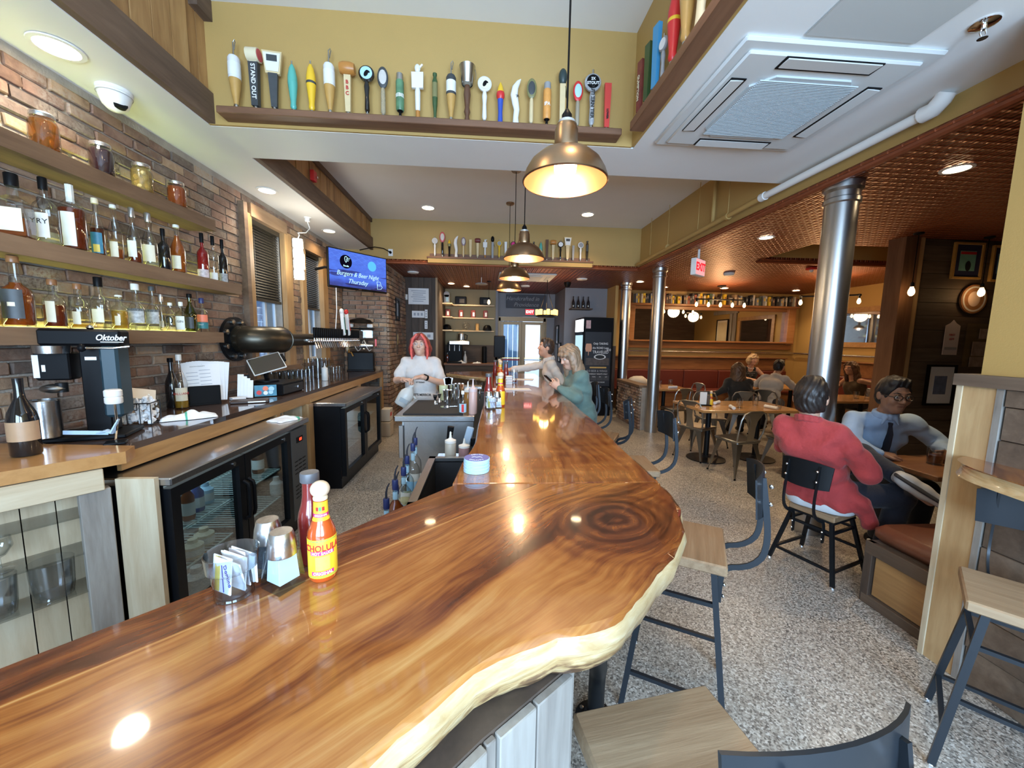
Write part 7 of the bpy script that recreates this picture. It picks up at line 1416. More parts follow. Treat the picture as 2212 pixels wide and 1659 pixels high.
for i, x in enumerate((-.93, -.62, -.31, .0)): small('coffee_bag', ['red coffee bag at the far left of the alcove shelf', 'second red coffee bag on the alcove shelf', 'third red coffee bag on the alcove shelf', 'red coffee bag at the right of the alcove shelf'][i], 'bag', x, 2.136, .11, .19, mat('red_black_bag', (.20, .03, .025), .5), 'box', .08, 9.7 if i == 0 else 9.93, PAPER, 'coffee bags on the alcove shelf')
small('black_cap', 'black cap at the left of the lower alcove shelf', 'cap', -.95, 1.816, .22, .14, BLK, 'dome', .1, 9.7); small('black_cap', 'black cap at the right of the lower alcove shelf', 'cap', .05, 1.816, .22, .15, BLK, 'dome'); small('tan_can', 'tan patterned can on the lower alcove shelf', 'can', -.2, 1.816, .09, .18, mat('tan_pattern_can', (.42, .26, .1), .5, var=.5, vs=30), 'cyl'); t = thing('wire_sculpture', 'coiled wire ornament on the lower alcove shelf', 'ornament', (-.48, 9.93, 1.816))
for k in range(3): MB().tube([((.1-.03*k)*math.cos(R(a)), 0, (.1-.03*k)*(1+math.sin(R(a)))) for a in range(0, 361, 30)], .005, 5).build('coil', DSTEEL, t)
t = thing('espresso_machine', 'black and steel coffee brewer on the alcove counter', 'coffee machine', (-.75, 9.7, 1.006)); MB().box((0, .05, .25), (.36, .22, .5), 0, None, .01).build('body', BLK, t); MB().box((.12, -.05, .50), (.5, .36, .1), 0, None, .015).build('brew_head', STEEL, t); MB().box((0, -.05, .02), (.36, .36, .04), 0, None, .008).build('drip_base', BLK, t)
for x in (-.12, .0, .12): MB().tube([(x, -.14, .44), (x, -.16, .3)], .012, 8).build('spout', CHROME, t)
t = thing('coffee_urn', 'steel kettle standing on the coffee brewer', 'kettle', (-.6, 9.75, 1.562)); MB().lathe([(.09, 0), (.095, .02), (.08, .17), (.03, .2), (.0001, .21)], n=18).build('body', STEEL, t); MB().tube([(.09, 0, .15), (.15, 0, .13), (.14, 0, .03), (.09, 0, .02)], .012, 8).build('handle', BLK, t)
t = thing('spray_bottle', 'clear spray bottle on the alcove counter', 'bottle', (-.5, 9.72, 1.006)); MB().lathe([(.045, 0), (.045, .14), (.02, .2), (.015, .24)], n=16).build('body', WC, t); MB().box((.0, -.02, .27), (.03, .08, .04), 0, None, .006).build('trigger', WC, t)
rag('pale cloth heap under the spray bottle', -.6, 9.58, 1.006, .12, .08, .07, 0, (2, 3)); rag('folded white cloth on the right of the alcove counter', -.2, 9.6, 1.006, .1, .06, .04, 0, (2, 3))
small('pump_pot', 'black pump pot on the alcove counter', 'pot', -.02, 1.006, .13, .42, BLK, 'cyl', .1, 9.75); bottle('amber bottle beside the coffee brewer', -.93, 9.6, 1.006, .28, .035, 'std', GLASS, DAMB, .8, BLK, .03, [], rz=0)
t = thing('payment_screen', 'black back of a till screen on the bar end', 'screen', (.22, 6.0, 1.071)); MB().box((0, 0, .42), (.17, .04, .34), 0, (R(6), 0, 0), .01).build('screen', BLK, t); MB().tube([(0, .02, 0), (0, .03, .3)], .02, 8).build('stand', BLK, t); MB().box((0, .02, .008), (.16, .16, .016), 0, None, .004).build('foot', BLK, t)
t = thing('glass_rack', 'steel rack of upside-down glasses under the return board', 'rack', (-.12, 5.98, 0)); MB().box((0, 0, .80), (.36, .36, .02)).build('tray', STEEL, t); MB().box((0, .0, .39), (.3, .3, .78)).build('stand', DSTEEL, t)
for i in range(4):
    for j in range(2): MB().lathe([(.03, 0), (.036, .12)], (-.12+.08*i, -.1+.1*j, .812), 12).build('glass', GLASS, t)
t = thing('drainer_rack', 'small steel drainer with hooked wire behind the bottles', 'rack', (-.13, 3.98, .966)); MB().box((0, 0, .14), (.2, .14, .03), 0, None, .004).build('tray', STEEL, t); MB().tube([(-.05, 0, .16), (-.03, 0, .22), (.03, 0, .22), (.05, 0, .16)], .005, 6).build('loop', CHROME, t)
for s in (-1, 1): MB().tube([(s*.08, 0, 0), (s*.08, 0, .13)], .006, 6).build('leg', CHROME, t)
t = thing('carton', 'white and red carton leaning at the brick pier foot', 'box', (-1.60, 6.35, .24)); MB().box((0, 0, .11), (.14, .2, .2), 0, None, .006).build('box', mat('white_carton', (.6, .56, .5), .7), t); MB().box((.071, -.02, .12), (.002, .1, .06)).build('red_print', RED, t)
t = thing('carton', 'beige cartons stacked below the red printed one', 'box', (-1.60, 6.35, 0)); MB().box((0, 0, .12), (.15, .24, .235), 0, None, .006).build('box', mat('beige_carton', (.5, .42, .32), .8), t)
# ------------------------------------------------------------------ people: smooth-union surfaces meshed with surface nets
V3 = lambda *a: np.array(a, float)
def nrm(v): v = np.asarray(v, float); return v/(np.linalg.norm(v)+1e-12)
class Blob:
    def __init__(s): s.p = []
    def cone(s, a, b, ra, rb, k=.03): s.p.append(('c', V3(*a), V3(*b), ra, rb, k)); return s
    def chain(s, pts, rs, k=.03):
        for i in range(len(pts)-1): s.cone(pts[i], pts[i+1], rs[i], rs[i+1], k)
        return s
    def ell(s, c, ax, r, k=.02): s.p.append(('e', V3(*c), np.array(ax, float), V3(*r), 0, k)); return s
    def sub(s, c, ax, r, k=.008): s.p.append(('s', V3(*c), np.array(ax, float), V3(*r), 0, k)); return s
    def cut(s, pt, n): s.p.append(('p', V3(*pt), nrm(n), 0, 0, 0)); return s      # drop what lies on the +n side
    def mesh(s, name, vox, m, noisef=None):
        lo = np.full(3, 1e9); hi = -lo
        for q in s.p:
            if q[0] == 'c':
                for c, r in ((q[1], q[3]), (q[2], q[4])): lo = np.minimum(lo, c-r); hi = np.maximum(hi, c+r)
            elif q[0] == 'e': R_ = q[3].max(); lo = np.minimum(lo, q[1]-R_); hi = np.maximum(hi, q[1]+R_)
        lo = lo-4*vox; hi = hi+4*vox; n = np.ceil((hi-lo)/vox).astype(int)+1
        d = np.full(n, 9., np.float32); ax_ = [lo[i]+vox*np.arange(n[i]) for i in range(3)]
        for q in s.p:
            if q[0] == 'p':
                g = np.meshgrid(*ax_, indexing='ij', sparse=True); sd = (g[0]-q[1][0])*q[2][0]+(g[1]-q[1][1])*q[2][1]+(g[2]-q[1][2])*q[2][2]
                d = np.maximum(d, sd.astype(np.float32)); continue
            k = q[5]; mg = k+3*vox
            if q[0] == 'c': b0 = np.minimum(q[1]-q[3], q[2]-q[4])-mg; b1 = np.maximum(q[1]+q[3], q[2]+q[4])+mg
            else: R_ = q[3].max(); b0 = q[1]-R_-mg; b1 = q[1]+R_+mg
            i0 = np.maximum(((b0-lo)/vox).astype(int), 0); i1 = np.minimum(((b1-lo)/vox).astype(int)+2, n)
            if (i1 <= i0).any(): continue
            sl = tuple(slice(a, b) for a, b in zip(i0, i1)); G = np.stack(np.meshgrid(*[ax_[i][sl[i]] for i in range(3)], indexing='ij'), -1)
            if q[0] == 'c':
                ab = q[2]-q[1]; L = ab@ab+1e-12; t = np.clip(((G-q[1])@ab)/L, 0, 1); sd = np.sqrt((((G-q[1])-t[..., None]*ab)**2).sum(-1))-(q[3]+(q[4]-q[3])*t)
            else:
                l = (G-q[1])@q[2].T; k0 = np.sqrt(((l/q[3])**2).sum(-1)); k1 = np.sqrt(((l/q[3]**2)**2).sum(-1))+1e-9; sd = k0*(k0-1)/k1
            D = d[sl]
            if q[0] == 's': h = np.clip(1-np.abs(D+sd)/k, 0, 1) if k else 0; d[sl] = np.maximum(D, -sd)+h*h*k*.25
            else: h = np.clip(1-np.abs(D-sd)/k, 0, 1); d[sl] = np.minimum(D, sd)-h*h*k*.25
        if noisef is not None:
            g = np.meshgrid(*ax_, indexing='ij', sparse=True); d = d+noisef(*g).astype(np.float32)
        # surface nets
        S = d < 0; c = np.zeros([v-1 for v in n], np.int8)
        for a in (0, 1):
            for b in (0, 1):
                for e in (0, 1): c += S[a:n[0]-1+a, b:n[1]-1+b, e:n[2]-1+e]
        act = (c > 0) & (c < 8); I = np.argwhere(act); idx = np.full(act.shape, -1, np.int32); idx[act] = np.arange(len(I))
        acc = np.zeros((len(I), 3)); cnt = np.zeros(len(I)); cor = [V3(a, b, e).astype(int) for a in (0, 1) for b in (0, 1) for e in (0, 1)]
        for a in cor:
            for b in cor:
                if (b-a).sum() == 1 and ((b-a) >= 0).all():
                    va = d[tuple((I+a).T)]; vb = d[tuple((I+b).T)]; x = (va < 0) != (vb < 0); t = np.where(x, va/(va-vb+1e-20), 0)
                    acc += np.where(x[:, None], a+t[:, None]*(b-a), 0); cnt += x
        P_ = lo+vox*(I+acc/cnt[:, None]); F = []
        for ax in range(3):
            u, v = (ax+1) % 3, (ax+2) % 3; sh = [slice(1, n[i]-1) for i in range(3)]; s0 = list(sh); s1 = list(sh); s0[ax] = slice(0, n[ax]-1); s1[ax] = slice(1, n[ax])
            A = S[tuple(s0)]; B = S[tuple(s1)]; e = np.argwhere(A != B); off = np.ones(3, int); off[ax] = 0; e2 = e+off; fl = A[tuple(e.T)]
            q = []
            for du, dv in ((-1, -1), (0, -1), (0, 0), (-1, 0)): w = e2.copy(); w[:, u] += du; w[:, v] += dv; q.append(idx[tuple(w.T)])
            q = np.stack(q, 1); q[~fl] = q[~fl][:, ::-1]; F.append(q)
        F = np.concatenate(F); F = F[(F >= 0).all(1)]
        me = bpy.data.meshes.new(name); me.vertices.add(len(P_)); me.vertices.foreach_set('co', P_.astype(np.float32).ravel()); me.loops.add(F.size); me.loops.foreach_set('vertex_index', F.ravel().astype(np.int32))
        me.polygons.add(len(F)); me.polygons.foreach_set('loop_start', np.arange(0, F.size, 4, dtype=np.int32)); me.polygons.foreach_set('use_smooth', np.ones(len(F), bool)); me.materials.append(m); me.update(calc_edges=True); me.validate()
        return me
def skin(name, col): return mat(name, col, .5, var=.10, vs=18)
def cloth(name, col, b=.25): return mat(name, col, .85, var=.16, vs=9, bump=b*2.2, bs=26, sheen=.15)
def hairm(name, col):
    if name in MATS: return MATS[name]
    m, nt, b = new(name); x, y, z = coords(nt); n = noise(nt, comb(nt, x*220, y*220, z*14), 1, 2); n2 = noise(nt, comb(nt, x*20, y*20, z*5), 1, 3)
    nt.links.new(ramp(nt, (n*.6+n2*.5-.05).clamp(), [(.2, [c*.45 for c in col]), (.5, col), (.8, [min(1, c*1.7) for c in col])]), b.inputs['Base Color']); b.inputs['Roughness'].default_value = .45; bumpn(nt, b, n, .5, .004); MATS[name] = m; return m
Zu = V3(0, 0, 1)
def person(label, pel, chest, neck, head, bf, hf, armR, armL, legR, legL, look, hu=(0, 0, 1), vox=.008, sc=1.0, shw=.16):
    """joints in world coordinates. arm = (elbow, wrist, hand dir, palm normal, curl); leg = (knee, ankle, toe dir)"""
    root = thing('person', label, 'person', (pel[0], pel[1], 0)); O = V3(pel[0], pel[1], 0)
    L = lambda p: V3(*p)-O
    pel, chest, neck, head = L(pel), L(chest), L(neck), L(head); bf = nrm(bf); rt = nrm(np.cross(bf, Zu)); hf = nrm(hf); hr = nrm(np.cross(hf, hu)); hu = np.cross(hr, hf)
    upd = nrm(neck-chest); SR = neck+rt*shw-upd*.06; SL = neck-rt*shw-upd*.06; HR = pel+rt*.095; HL = pel-rt*.095; wa = (pel+chest)/2
    arms = [[SR, L(armR[0]), L(armR[1])]+list(armR[2:]), [SL, L(armL[0]), L(armL[1])]+list(armL[2:])]; legs = [[HR, L(legR[0]), L(legR[1]), legR[2]], [HL, L(legL[0]), L(legL[1]), legL[2]]]
    def torso(B, g=0., top=True):
        B.cone(pel+rt*.07, pel-rt*.07, .112+g, .112+g, .04); B.cone(wa+rt*.06, wa-rt*.06, .098+g, .098+g, .06); B.cone(chest+rt*.075, chest-rt*.075, .102+g, .102+g, .06)
        if top: B.cone(SR-rt*.01, SL+rt*.01, .050+g, .050+g, .06)
    bw = look.get('build', 1.0)
    B = Blob(); torso(B, -.012)
    B.chain([chest+upd*.1, neck, head-hu*.06-hf*.012], [.07, .055, .052], .03)
    ax = np.array([hr, hf, hu]); H = lambda r, f, u: head+hr*r*sc+hf*f*sc+hu*u*sc
    B.ell(H(0, -.008, .022), ax, V3(.074, .094, .103)*sc, .02); B.ell(H(0, .022, -.052), ax, V3(.056, .064, .066)*sc, .03); B.cone(H(0, .06, -.088), H(0, .066, -.084), .022*sc, .02*sc, .03)
    B.cone(H(-.032, .072, .030), H(.032, .072, .030), .016*sc, .016*sc, .015)
    for s in (-1, 1): B.ell(H(s*.036, .062, -.022), ax, V3(.026, .026, .028)*sc, .02)
    for s in (-1, 1): B.sub(H(s*.031, .094, .008), ax, V3(.017, .012, .010)*sc, .012)
    B.cone(H(0, .085, .018), H(0, .104, -.022), .009*sc, .0125*sc, .010); 
    for s in (-1, 1): B.ell(H(s*.011, .094, -.026), ax, V3(.009, .010, .008)*sc, .006)
    B.cone(H(-.019, .082, -.051), H(.019, .082, -.051), .0075*sc, .0075*sc, .008); B.cone(H(-.015, .080, -.062), H(.015, .080, -.062), .008*sc, .008*sc, .008)
    for s in (-1, 1): B.ell(H(s*.076, -.008, -.002), ax, V3(.011, .024, .033)*sc, .008)
    for (S_, E_, W_, hd, pn, curl), sd in zip(arms, (1, -1)):
        B.chain([S_, E_, W_], [.046*bw, .038*bw, .026], .03); hd, pn = nrm(hd), nrm(pn); pn = nrm(pn-hd*(pn@hd)); ac = np.cross(hd, pn)*sd
        K = W_+hd*.085; B.cone(W_+hd*.01, K, .026, .020, .02)
        for o in (-.022, .022): B.cone(W_+hd*.03+ac*o*.7, K+ac*o, .018, .014, .012)
        for i, (o, ln) in enumerate(((.031, .058), (.0105, .072), (-.0105, .078), (-.031, .070))):
            cu = curl*(1+.12*i); d1 = nrm(hd*math.cos(cu*.6)+pn*math.sin(cu*.6)); d2 = nrm(hd*math.cos(cu*1.7)+pn*math.sin(cu*1.7)); a = K+ac*o; b = a+d1*ln*.5; B.cone(a-hd*.02, b, .0098, .0088, .004); B.cone(b, b+d2*ln*.5, .0088, .0072, .004)
        tb = W_+hd*.03-ac*.026; td = nrm(hd*.65-ac*.65+pn*.35*curl); tm = tb+td*.045; B.cone(tb, tm, .013, .0105, .008); B.cone(tm, tm+nrm(hd*.9-ac*.1+pn*.5*curl)*.035, .0105, .008, .004)
    for H_, K_, A_, td in legs: B.chain([H_, K_, A_], [.082, .055, .036], .03); B.cone(A_-Zu*.02, A_+nrm(td)*.14-Zu*.035, .03, .026, .02)
    link('body', B.mesh('body', vox, look['skin']), root)
    # top garment
    sk = look.get('sleeve', 'long'); g = look.get('ease', .014)*.75; T = Blob(); torso(T, g); hem = look.get('hem', .0)
    if hem: T.cone(pel+rt*.075-upd*hem, pel-rt*.075-upd*hem, .125+g, .125+g, .06)
    for (S_, E_, W_, *_), sd in zip(arms, (1, -1)):
        if sk == 'long': T.chain([S_, E_, W_-nrm(W_-E_)*.01], [.050*bw+g, .042*bw+g, .032+g*.5], .022)
        elif sk == 'short': m_ = S_+(E_-S_)*.72; T.chain([S_, m_], [.047+g, .050+g], .025); T.cut(S_+(E_-S_)*.80, nrm(E_-S_)) if False else None
    if sk != 'none': T.cone(chest+upd*.06, neck-upd*.012, .09, .062+g*.5, .04)
    else: T = Blob(); T.cone(pel+rt*.07, pel-rt*.07, .12+g, .12+g, .05); T.cone(wa+rt*.06, wa-rt*.06, .11+g, .11+g, .08); T.cone(chest+rt*.075, chest-rt*.075, .113+g, .113+g, .08); [T.cone(chest+rt*s*.07+upd*.05, SR*(.5+s*.3)+SL*(.5-s*.3)+upd*.02, .07, .045, .04) for s in (-1, 1)]
    if 'cutz' in look: T.cut(V3(0, 0, look['cutz']), (0, 0, -1))
    for q in look.get('extra', []): T.cone(L(q[0]), L(q[1]), q[2], q[3], .04)
    a1, a2 = look.get('fold', (.006, 34.))
    f = lambda x, y, z: a1*np.sin(a2*x+1.7*np.sin(23*z)+2.1*np.sin(17*y))*np.sin(a2*.7*z+1.3*np.sin(19*x+11*y))
    me_ = T.mesh('top', vox, look['top'], f); tp = link(look.get('topname', 'shirt'), me_, root)
    if look.get('collar'):
        C_ = Blob(); n = 14
        for i in range(n):
            a0, a1_ = 2*math.pi*i/n, 2*math.pi*(i+1)/n
            pt = lambda a: neck+upd*(.028-.018*math.cos(a))+rt*.068*math.sin(a)+bf*(.066*math.cos(a)+.004)
            C_.cone(pt(a0), pt(a1_), .013, .013, .008); C_.cone(pt(a0)-upd*.022, pt(a1_)-upd*.022, .015, .015, .01)
        for s in (-1, 1): C_.cone(neck+bf*.074+rt*s*.03-upd*.0, neck+bf*.098+rt*s*.052-upd*.062, .014, .006, .01)
        link('collar', C_.mesh('collar', vox*.75, look['top']), tp)
    # trousers and shoes
    Q = Blob(); Q.cone(pel+rt*.07, pel-rt*.07, .125, .125, .05)
    for H_, K_, A_, td in legs: Q.chain([H_, K_, A_+nrm(K_-A_)*look.get('cuff', .03)], [.098, .072, .058], .04)
    link('trousers', Q.mesh('trousers', vox, look['legs']), root)
    for H_, K_, A_, td in legs:
        td = nrm(td); sh = Blob(); up_ = nrm(K_-A_); dn = -up_ if abs(td@up_) < .5 else nrm(np.cross(td, rt)); sh.chain([A_-td*.045+dn*.03, A_+td*.07+dn*.03, A_+td*.165+dn*.045], [.043, .043, .034], .03); sh.cone(A_+up_*.02, A_+dn*.02, .042, .045, .03); link('shoe', sh.mesh('shoe', vox, look.get('shoe', BLK)), root)
    # face parts and hair
    if look.get('eyes', True):
        for s in (-1, 1):
            e = MB(); e.ell(H(s*.031, .076, .008), .0125*sc, 0, 12, 8); eo = e.build('eye', mat('eye_white', (.62, .6, .57), .25), root); MB().ell(H(s*.031, .0855, .008), .0055*sc, 0, 10, 6).build('iris', mat('dark_iris', (.03, .02, .015), .15), eo)
            MB().tube([H(s*.016, .089, .032), H(s*.034, .088, .038), H(s*.05, .076, .032)], [.0038, .0042, .002], 6).build('eyebrow', look.get('brow', look['hair']), root)
        MB().tube([H(-.02, .088, -.055), H(0, .0915, -.054), H(.02, .088, -.055)], [.003, .0055, .003], 6, flat=(.9, .6)).build('lips', look.get('lip', mat('lip_rose', (.42, .16, .13), .45)), root)
    hb = Blob(); st = look['style']
    hb.ell(H(0, -.014, .032), ax, V3(.084, .102, .106)*sc, .02)
    if st == 'short':
        hb.cone(H(-.03, .045, .105), H(.03, .045, .105), .024*sc, .026*sc, .03); hb.ell(H(0, -.045, -.03), ax, V3(.068, .062, .065)*sc, .03); hb.cut(H(0, .0, -.075), -hu); hb.sub(H(0, .098, -.02), ax, V3(.090, .066, .100)*sc, .012); [hb.sub(H(s*.085, .02, -.055), ax, V3(.030, .06, .062)*sc, .01) for s in (-1, 1)]
    else:
        ln = look.get('hairlen', .3); dn_ = look.get('hairdir', -hu*.9-hf*.25); back = nrm(dn_)
        for a in np.linspace(-1, 1, 9):
            b0 = H(.068*math.sin(a*1.5), -.075*math.cos(a*1.5)+.012*abs(a), .03); hb.chain([b0, b0+back*ln*.5*sc+hr*a*.018-hf*.01, b0+back*ln*sc*(1-.12*abs(a))+hr*a*.03], [.040, .038, .018], .03)
        for s in (-1, 1):
            hb.chain([H(s*.03, .05, .105), H(s*.074, .045, .05), H(s*.084, .028, -.03), H(s*.078, .02, -.03)+back*ln*.5*sc, H(s*.07, .0, -.03)+back*ln*.8*sc], [.024, .022, .022, .022, .012], .02)
        if st == 'fringe': hb.chain([H(-.055, .078, .05), H(0, .092, .055), H(.055, .078, .05)], [.016, .018, .016], .02); hb.cone(H(0, .05, .11), H(0, .088, .06), .03, .02, .02)
        hb.sub(H(0, .112, -.03), ax, V3(.066, .060, .088)*sc, .01)
    hf2 = lambda x, y, z: .0042*np.sin(120*x+4*np.sin(21*z)+2*np.sin(40*y))*np.sin(105*y+3*np.sin(25*z))
    ho = link('hair', hb.mesh('hair', vox*.85, look['hair'], hf2), root)
    root['_h'] = 0; del root['_h']
    return root, O, H, (hr, hf, hu), (SR, SL, neck, chest, pel, rt, bf, upd)
S1 = skin('light_skin', (.60, .36, .26)); S2 = skin('warm_light_skin', (.55, .31, .21)); S3 = skin('brown_skin', (.32, .165, .10)); S4 = skin('tan_skin', (.48, .26, .165))
DN = V3(0, 0, -1)
# bartender holding a white jug
r, O, H, fr, bd = person('standing bartender with pink-red hair, glasses and white T-shirt, holding a white jug', (-.73, 4.46, .94), (-.73, 4.44, 1.22), (-.73, 4.45, 1.385), (-.735, 4.42, 1.525), (.05, -1, 0), (.0, -1, .02),
    ((-.985, 4.38, 1.13), (-.885, 4.20, 1.15), (.75, -.35, .05), (.1, -.2, -1), .7), ((-.485, 4.36, 1.10), (-.665, 4.20, 1.185), (-1, -.1, -.1), (0, -.2, -1), .6), ((-.82, 4.42, .50), (-.83, 4.47, .09), (-.1, -1, 0)), ((-.64, 4.42, .50), (-.63, 4.47, .09), (.1, -1, 0)),
    dict(skin=S1, top=cloth('white_cotton_tee', (.60, .575, .56)), legs=cloth('pale_denim', (.25, .27, .32)), hair=hairm('dark_red_hair', (.20, .03, .025)), brow=hairm('brown_hair', (.10, .05, .03)), style='long', hairlen=.16, sleeve='short', ease=.02, topname='t_shirt', hem=.09), vox=.007)
GLS = mat('clear_spectacle_rim', (.55, .5, .48), .3)
def specs(r, H, m, s=1.0):
    g = thing('spectacles', 'x', 'x') if False else None
    f = MB()
    for k in (-1, 1): f.tube([H(k*.032+.024*math.cos(R(a)), .101, .008+.018*math.sin(R(a))) for a in range(0, 361, 24)], .0022*s, 6)
    f.tube([H(-.009, .102, .012), H(.009, .102, .012)], .0022*s, 6)
    for k in (-1, 1): f.tube([H(k*.056, .10, .012), H(k*.078, .05, .012), H(k*.08, -.01, .006)], .002*s, 6)
    f.build('spectacles', m, r)
specs(r, H, GLS)
for s in (-1, 1): MB().tube([H(s*.022, .072, .118), H(s*.066, .074, .06), H(s*.088, .046, -.02), H(s*.09, .034, -.10), H(s*.082, .03, -.16)], [.012, .015, .016, .014, .007], 8).build('pink_streak', hairm('pink_hair_streak', (.75, .11, .085)), r)
wr_ = V3(-.665, 4.20, 1.185)-O; MB().lathe([(.031, -.012), (.033, -.010), (.033, .010), (.031, .012)], wr_+V3(.03, .02, -.012), 16, rot=Vector((1, .9, -.45)).to_track_quat('Z', 'Y').to_matrix(), cap=False).build('watch_strap', BLK, r); MB().box(wr_+V3(.022, -.005, .022), (.032, .03, .010), 0, (R(-25), R(15), 0), .003).build('watch_face', BLK, r)
text("LET'S MERROR", .036, INK, r, Vector(V3(-.70, 4.285, .975)-O), (R(90), 0, 0), bold=.0012, sx=.9); text('IT TODAY', .02, INK, r, Vector(V3(-.71, 4.285, 1.115)-O), (R(90), 0, 0), bold=.001)
t = thing('plastic_jug', 'translucent white plastic jug held by the bartender', 'jug', (-.86, 4.17, .955), R(10)); m = MB(); m.M = Matrix.Rotation(R(28), 4, 'Y')
m.lathe([(.065, -.09), (.078, -.08), (.08, .02), (.072, .07), (.035, .12), (.024, .135), (.024, .16)], n=26, sy=.8); m.build('body', mat('milky_plastic', (.68, .70, .69), .35, trans=.2), t, ang=60); m = MB(); m.M = Matrix.Rotation(R(28), 4, 'Y'); m.lathe([(.027, .15), (.027, .172), (.0001, .174)], n=18); m.build('cap', WC, t); m = MB(); m.M = Matrix.Rotation(R(28), 4, 'Y'); m.box((0, -.064, -.02), (.09, .003, .045)); m.build('label', mat('grey_blue_label', (.32, .38, .42), .6), t); m = MB(); m.M = Matrix.Rotation(R(28), 4, 'Y'); m.tube([(.07, 0, .06), (.1, 0, .05), (.1, 0, -.02), (.078, 0, -.04)], .012, 8); m.build('handle', mat('milky_plastic'), t)
# man at the bar
person('man in a white shirt at the far bar stool, arm stretched over the bar', (.95, 5.16, .85), (.90, 5.17, 1.16), (.87, 5.17, 1.34), (.815, 5.16, 1.50), (-1, .05, 0), (-1, -.12, .14),
    ((.60, 5.32, 1.22), (.37, 5.22, 1.20), (-1, -.1, -.12), (0, .2, -1), .45), ((1.0, 4.93, 1.05), (.82, 4.96, .93), (-1, .1, -.2), (0, .3, -1), .6), ((.56, 5.27, .83), (.66, 5.28, .40), (-1, 0, 0)), ((.56, 5.06, .83), (.66, 5.05, .40), (-1, 0, 0)),
    dict(skin=S2, top=cloth('white_oxford_shirt', (.56, .54, .51)), legs=cloth('navy_trousers', (.02, .022, .035)), hair=hairm('dark_brown_hair', (.045, .026, .018)), style='short', collar=True, ease=.016))
# woman at the bar with phone
person('long-haired woman in a green sweatshirt at the bar, looking down at her phone', (1.0, 3.95, .85), (.97, 3.95, 1.12), (.935, 3.94, 1.29), (.865, 3.91, 1.435), (-1, -.1, 0), (-.9, -.32, -.42),
    ((.90, 3.70, 1.04), (.755, 3.80, 1.12), (-.7, .35, .5), (.1, .8, .2), .9), ((.86, 4.16, 1.04), (.755, 3.99, 1.12), (-.7, -.35, .5), (.1, -.8, .2), .9), ((.58, 4.06, .83), (.68, 4.06, .40), (-1, 0, 0)), ((.58, 3.86, .83), (.68, 3.85, .40), (-1, 0, 0)),
    dict(skin=S1, top=cloth('sage_green_sweatshirt', (.115, .185, .165)), legs=cloth('dark_trousers', (.02, .02, .025)), hair=hairm('ash_blonde_hair', (.27, .185, .12)), style='fringe', hairlen=.36, hairdir=V3(.25, -.05, -1), ease=.034, fold=(.010, 24.), topname='sweatshirt', hem=.06), vox=.0075)
t = thing('phone', 'dark phone held by the woman in green', 'phone', (.665, 3.89, 1.195), R(10)); MB().box((0, 0, 0), (.012, .075, .15), 0, (0, R(-48), 0), .004).build('body', BLK, t); MB().box((.0065, 0, .0), (.001, .068, .14), 0, (0, R(-48), 0)).build('screen', mat('dark_glossy_screen'), t)
# man in red overshirt, seen from behind
r, O, H, fr, bd = person('man in a red overshirt seen from behind on the low stool, legs crossed', (2.40, 2.48, .575), (2.28, 2.46, .90), (2.235, 2.46, 1.075), (2.245, 2.48, 1.235), (.85, .53, 0), (.70, .72, .05),
    ((2.44, 2.21, .80), (2.62, 2.42, .82), (.1, .95, .1), (-.9, .2, 0), .5), ((2.30, 2.74, .84), (2.52, 2.55, .86), (.6, -.6, 0), (-.5, -.5, 0), .5), ((2.80, 2.30, .60), (2.73, 2.33, .12), (.8, .3, 0)), ((2.80, 2.60, .80), (2.725, 2.22, .735), (.66, -.52, -.52)),
    dict(skin=S2, top=cloth('brick_red_overshirt', (.36, .035, .035), .4), legs=cloth('navy_chinos', (.012, .014, .026)), hair=hairm('black_brown_hair', (.018, .012, .010)), style='short', collar=True, ease=.03, fold=(.010, 24.), topname='overshirt', hem=.06, cutz=.50, shoe=mat('white_sneaker', (.62, .60, .57), .6), cuff=.10, extra=[((2.50, 2.29, .56), (2.56, 2.27, .43), .06, .045)], build=1.0), vox=.0065, sc=1.16)
b = Blob()
for s in (-1, 1): b.chain([H(s*.068, .03, -.03), H(s*.058, .06, -.075), H(0, .085, -.098)], [.012, .016, .018], .01)
link('beard', b.mesh('beard', .006, hairm('black_brown_hair', (0, 0, 0))), r)
ank = V3(2.725, 2.22, .735)-O; kn = V3(2.80, 2.60, .80)-O; d_ = nrm(ank-kn); MB().frus(ank-d_*.10, ank+d_*.02, .043, .045, 18).build('sock', mat('white_sock', (.68, .67, .65), .9), r); [MB().lathe([(.0455, -.003), (.0455, .003)], ank-d_*q, 18, rot=Vector(d_).to_track_quat('Z', 'Y').to_matrix(), cap=False).build('sock_stripe', INK, r) for q in (.075, .06)]
td = nrm((.66, -.52, -.52)); up_ = nrm(kn-ank); dn = -nrm(up_-td*(up_@td)); sid = np.cross(td, dn)
m = MB(); m.tube([ank-td*.08+dn*.055, ank+td*.06+dn*.062, ank+td*.195+dn*.058], [.03, .04, .03], 10, flat=(.35, 1.1)); m.build('sole', mat('black_sneaker_sole', (.05, .05, .055), .6), r)
for q in (.02, .06, .1): MB().tube([ank+td*q+sid*s*.045+dn*(.0-.035*0) if False else ank+td*(q+.02*k)+sid*(.044*(1-2*k))-dn*(.012*(1-abs(1-2*k))) for k in (0, .25, .5, .75, 1) for s in (1,)], .0035, 6).build('lace_stripe', INK, r)
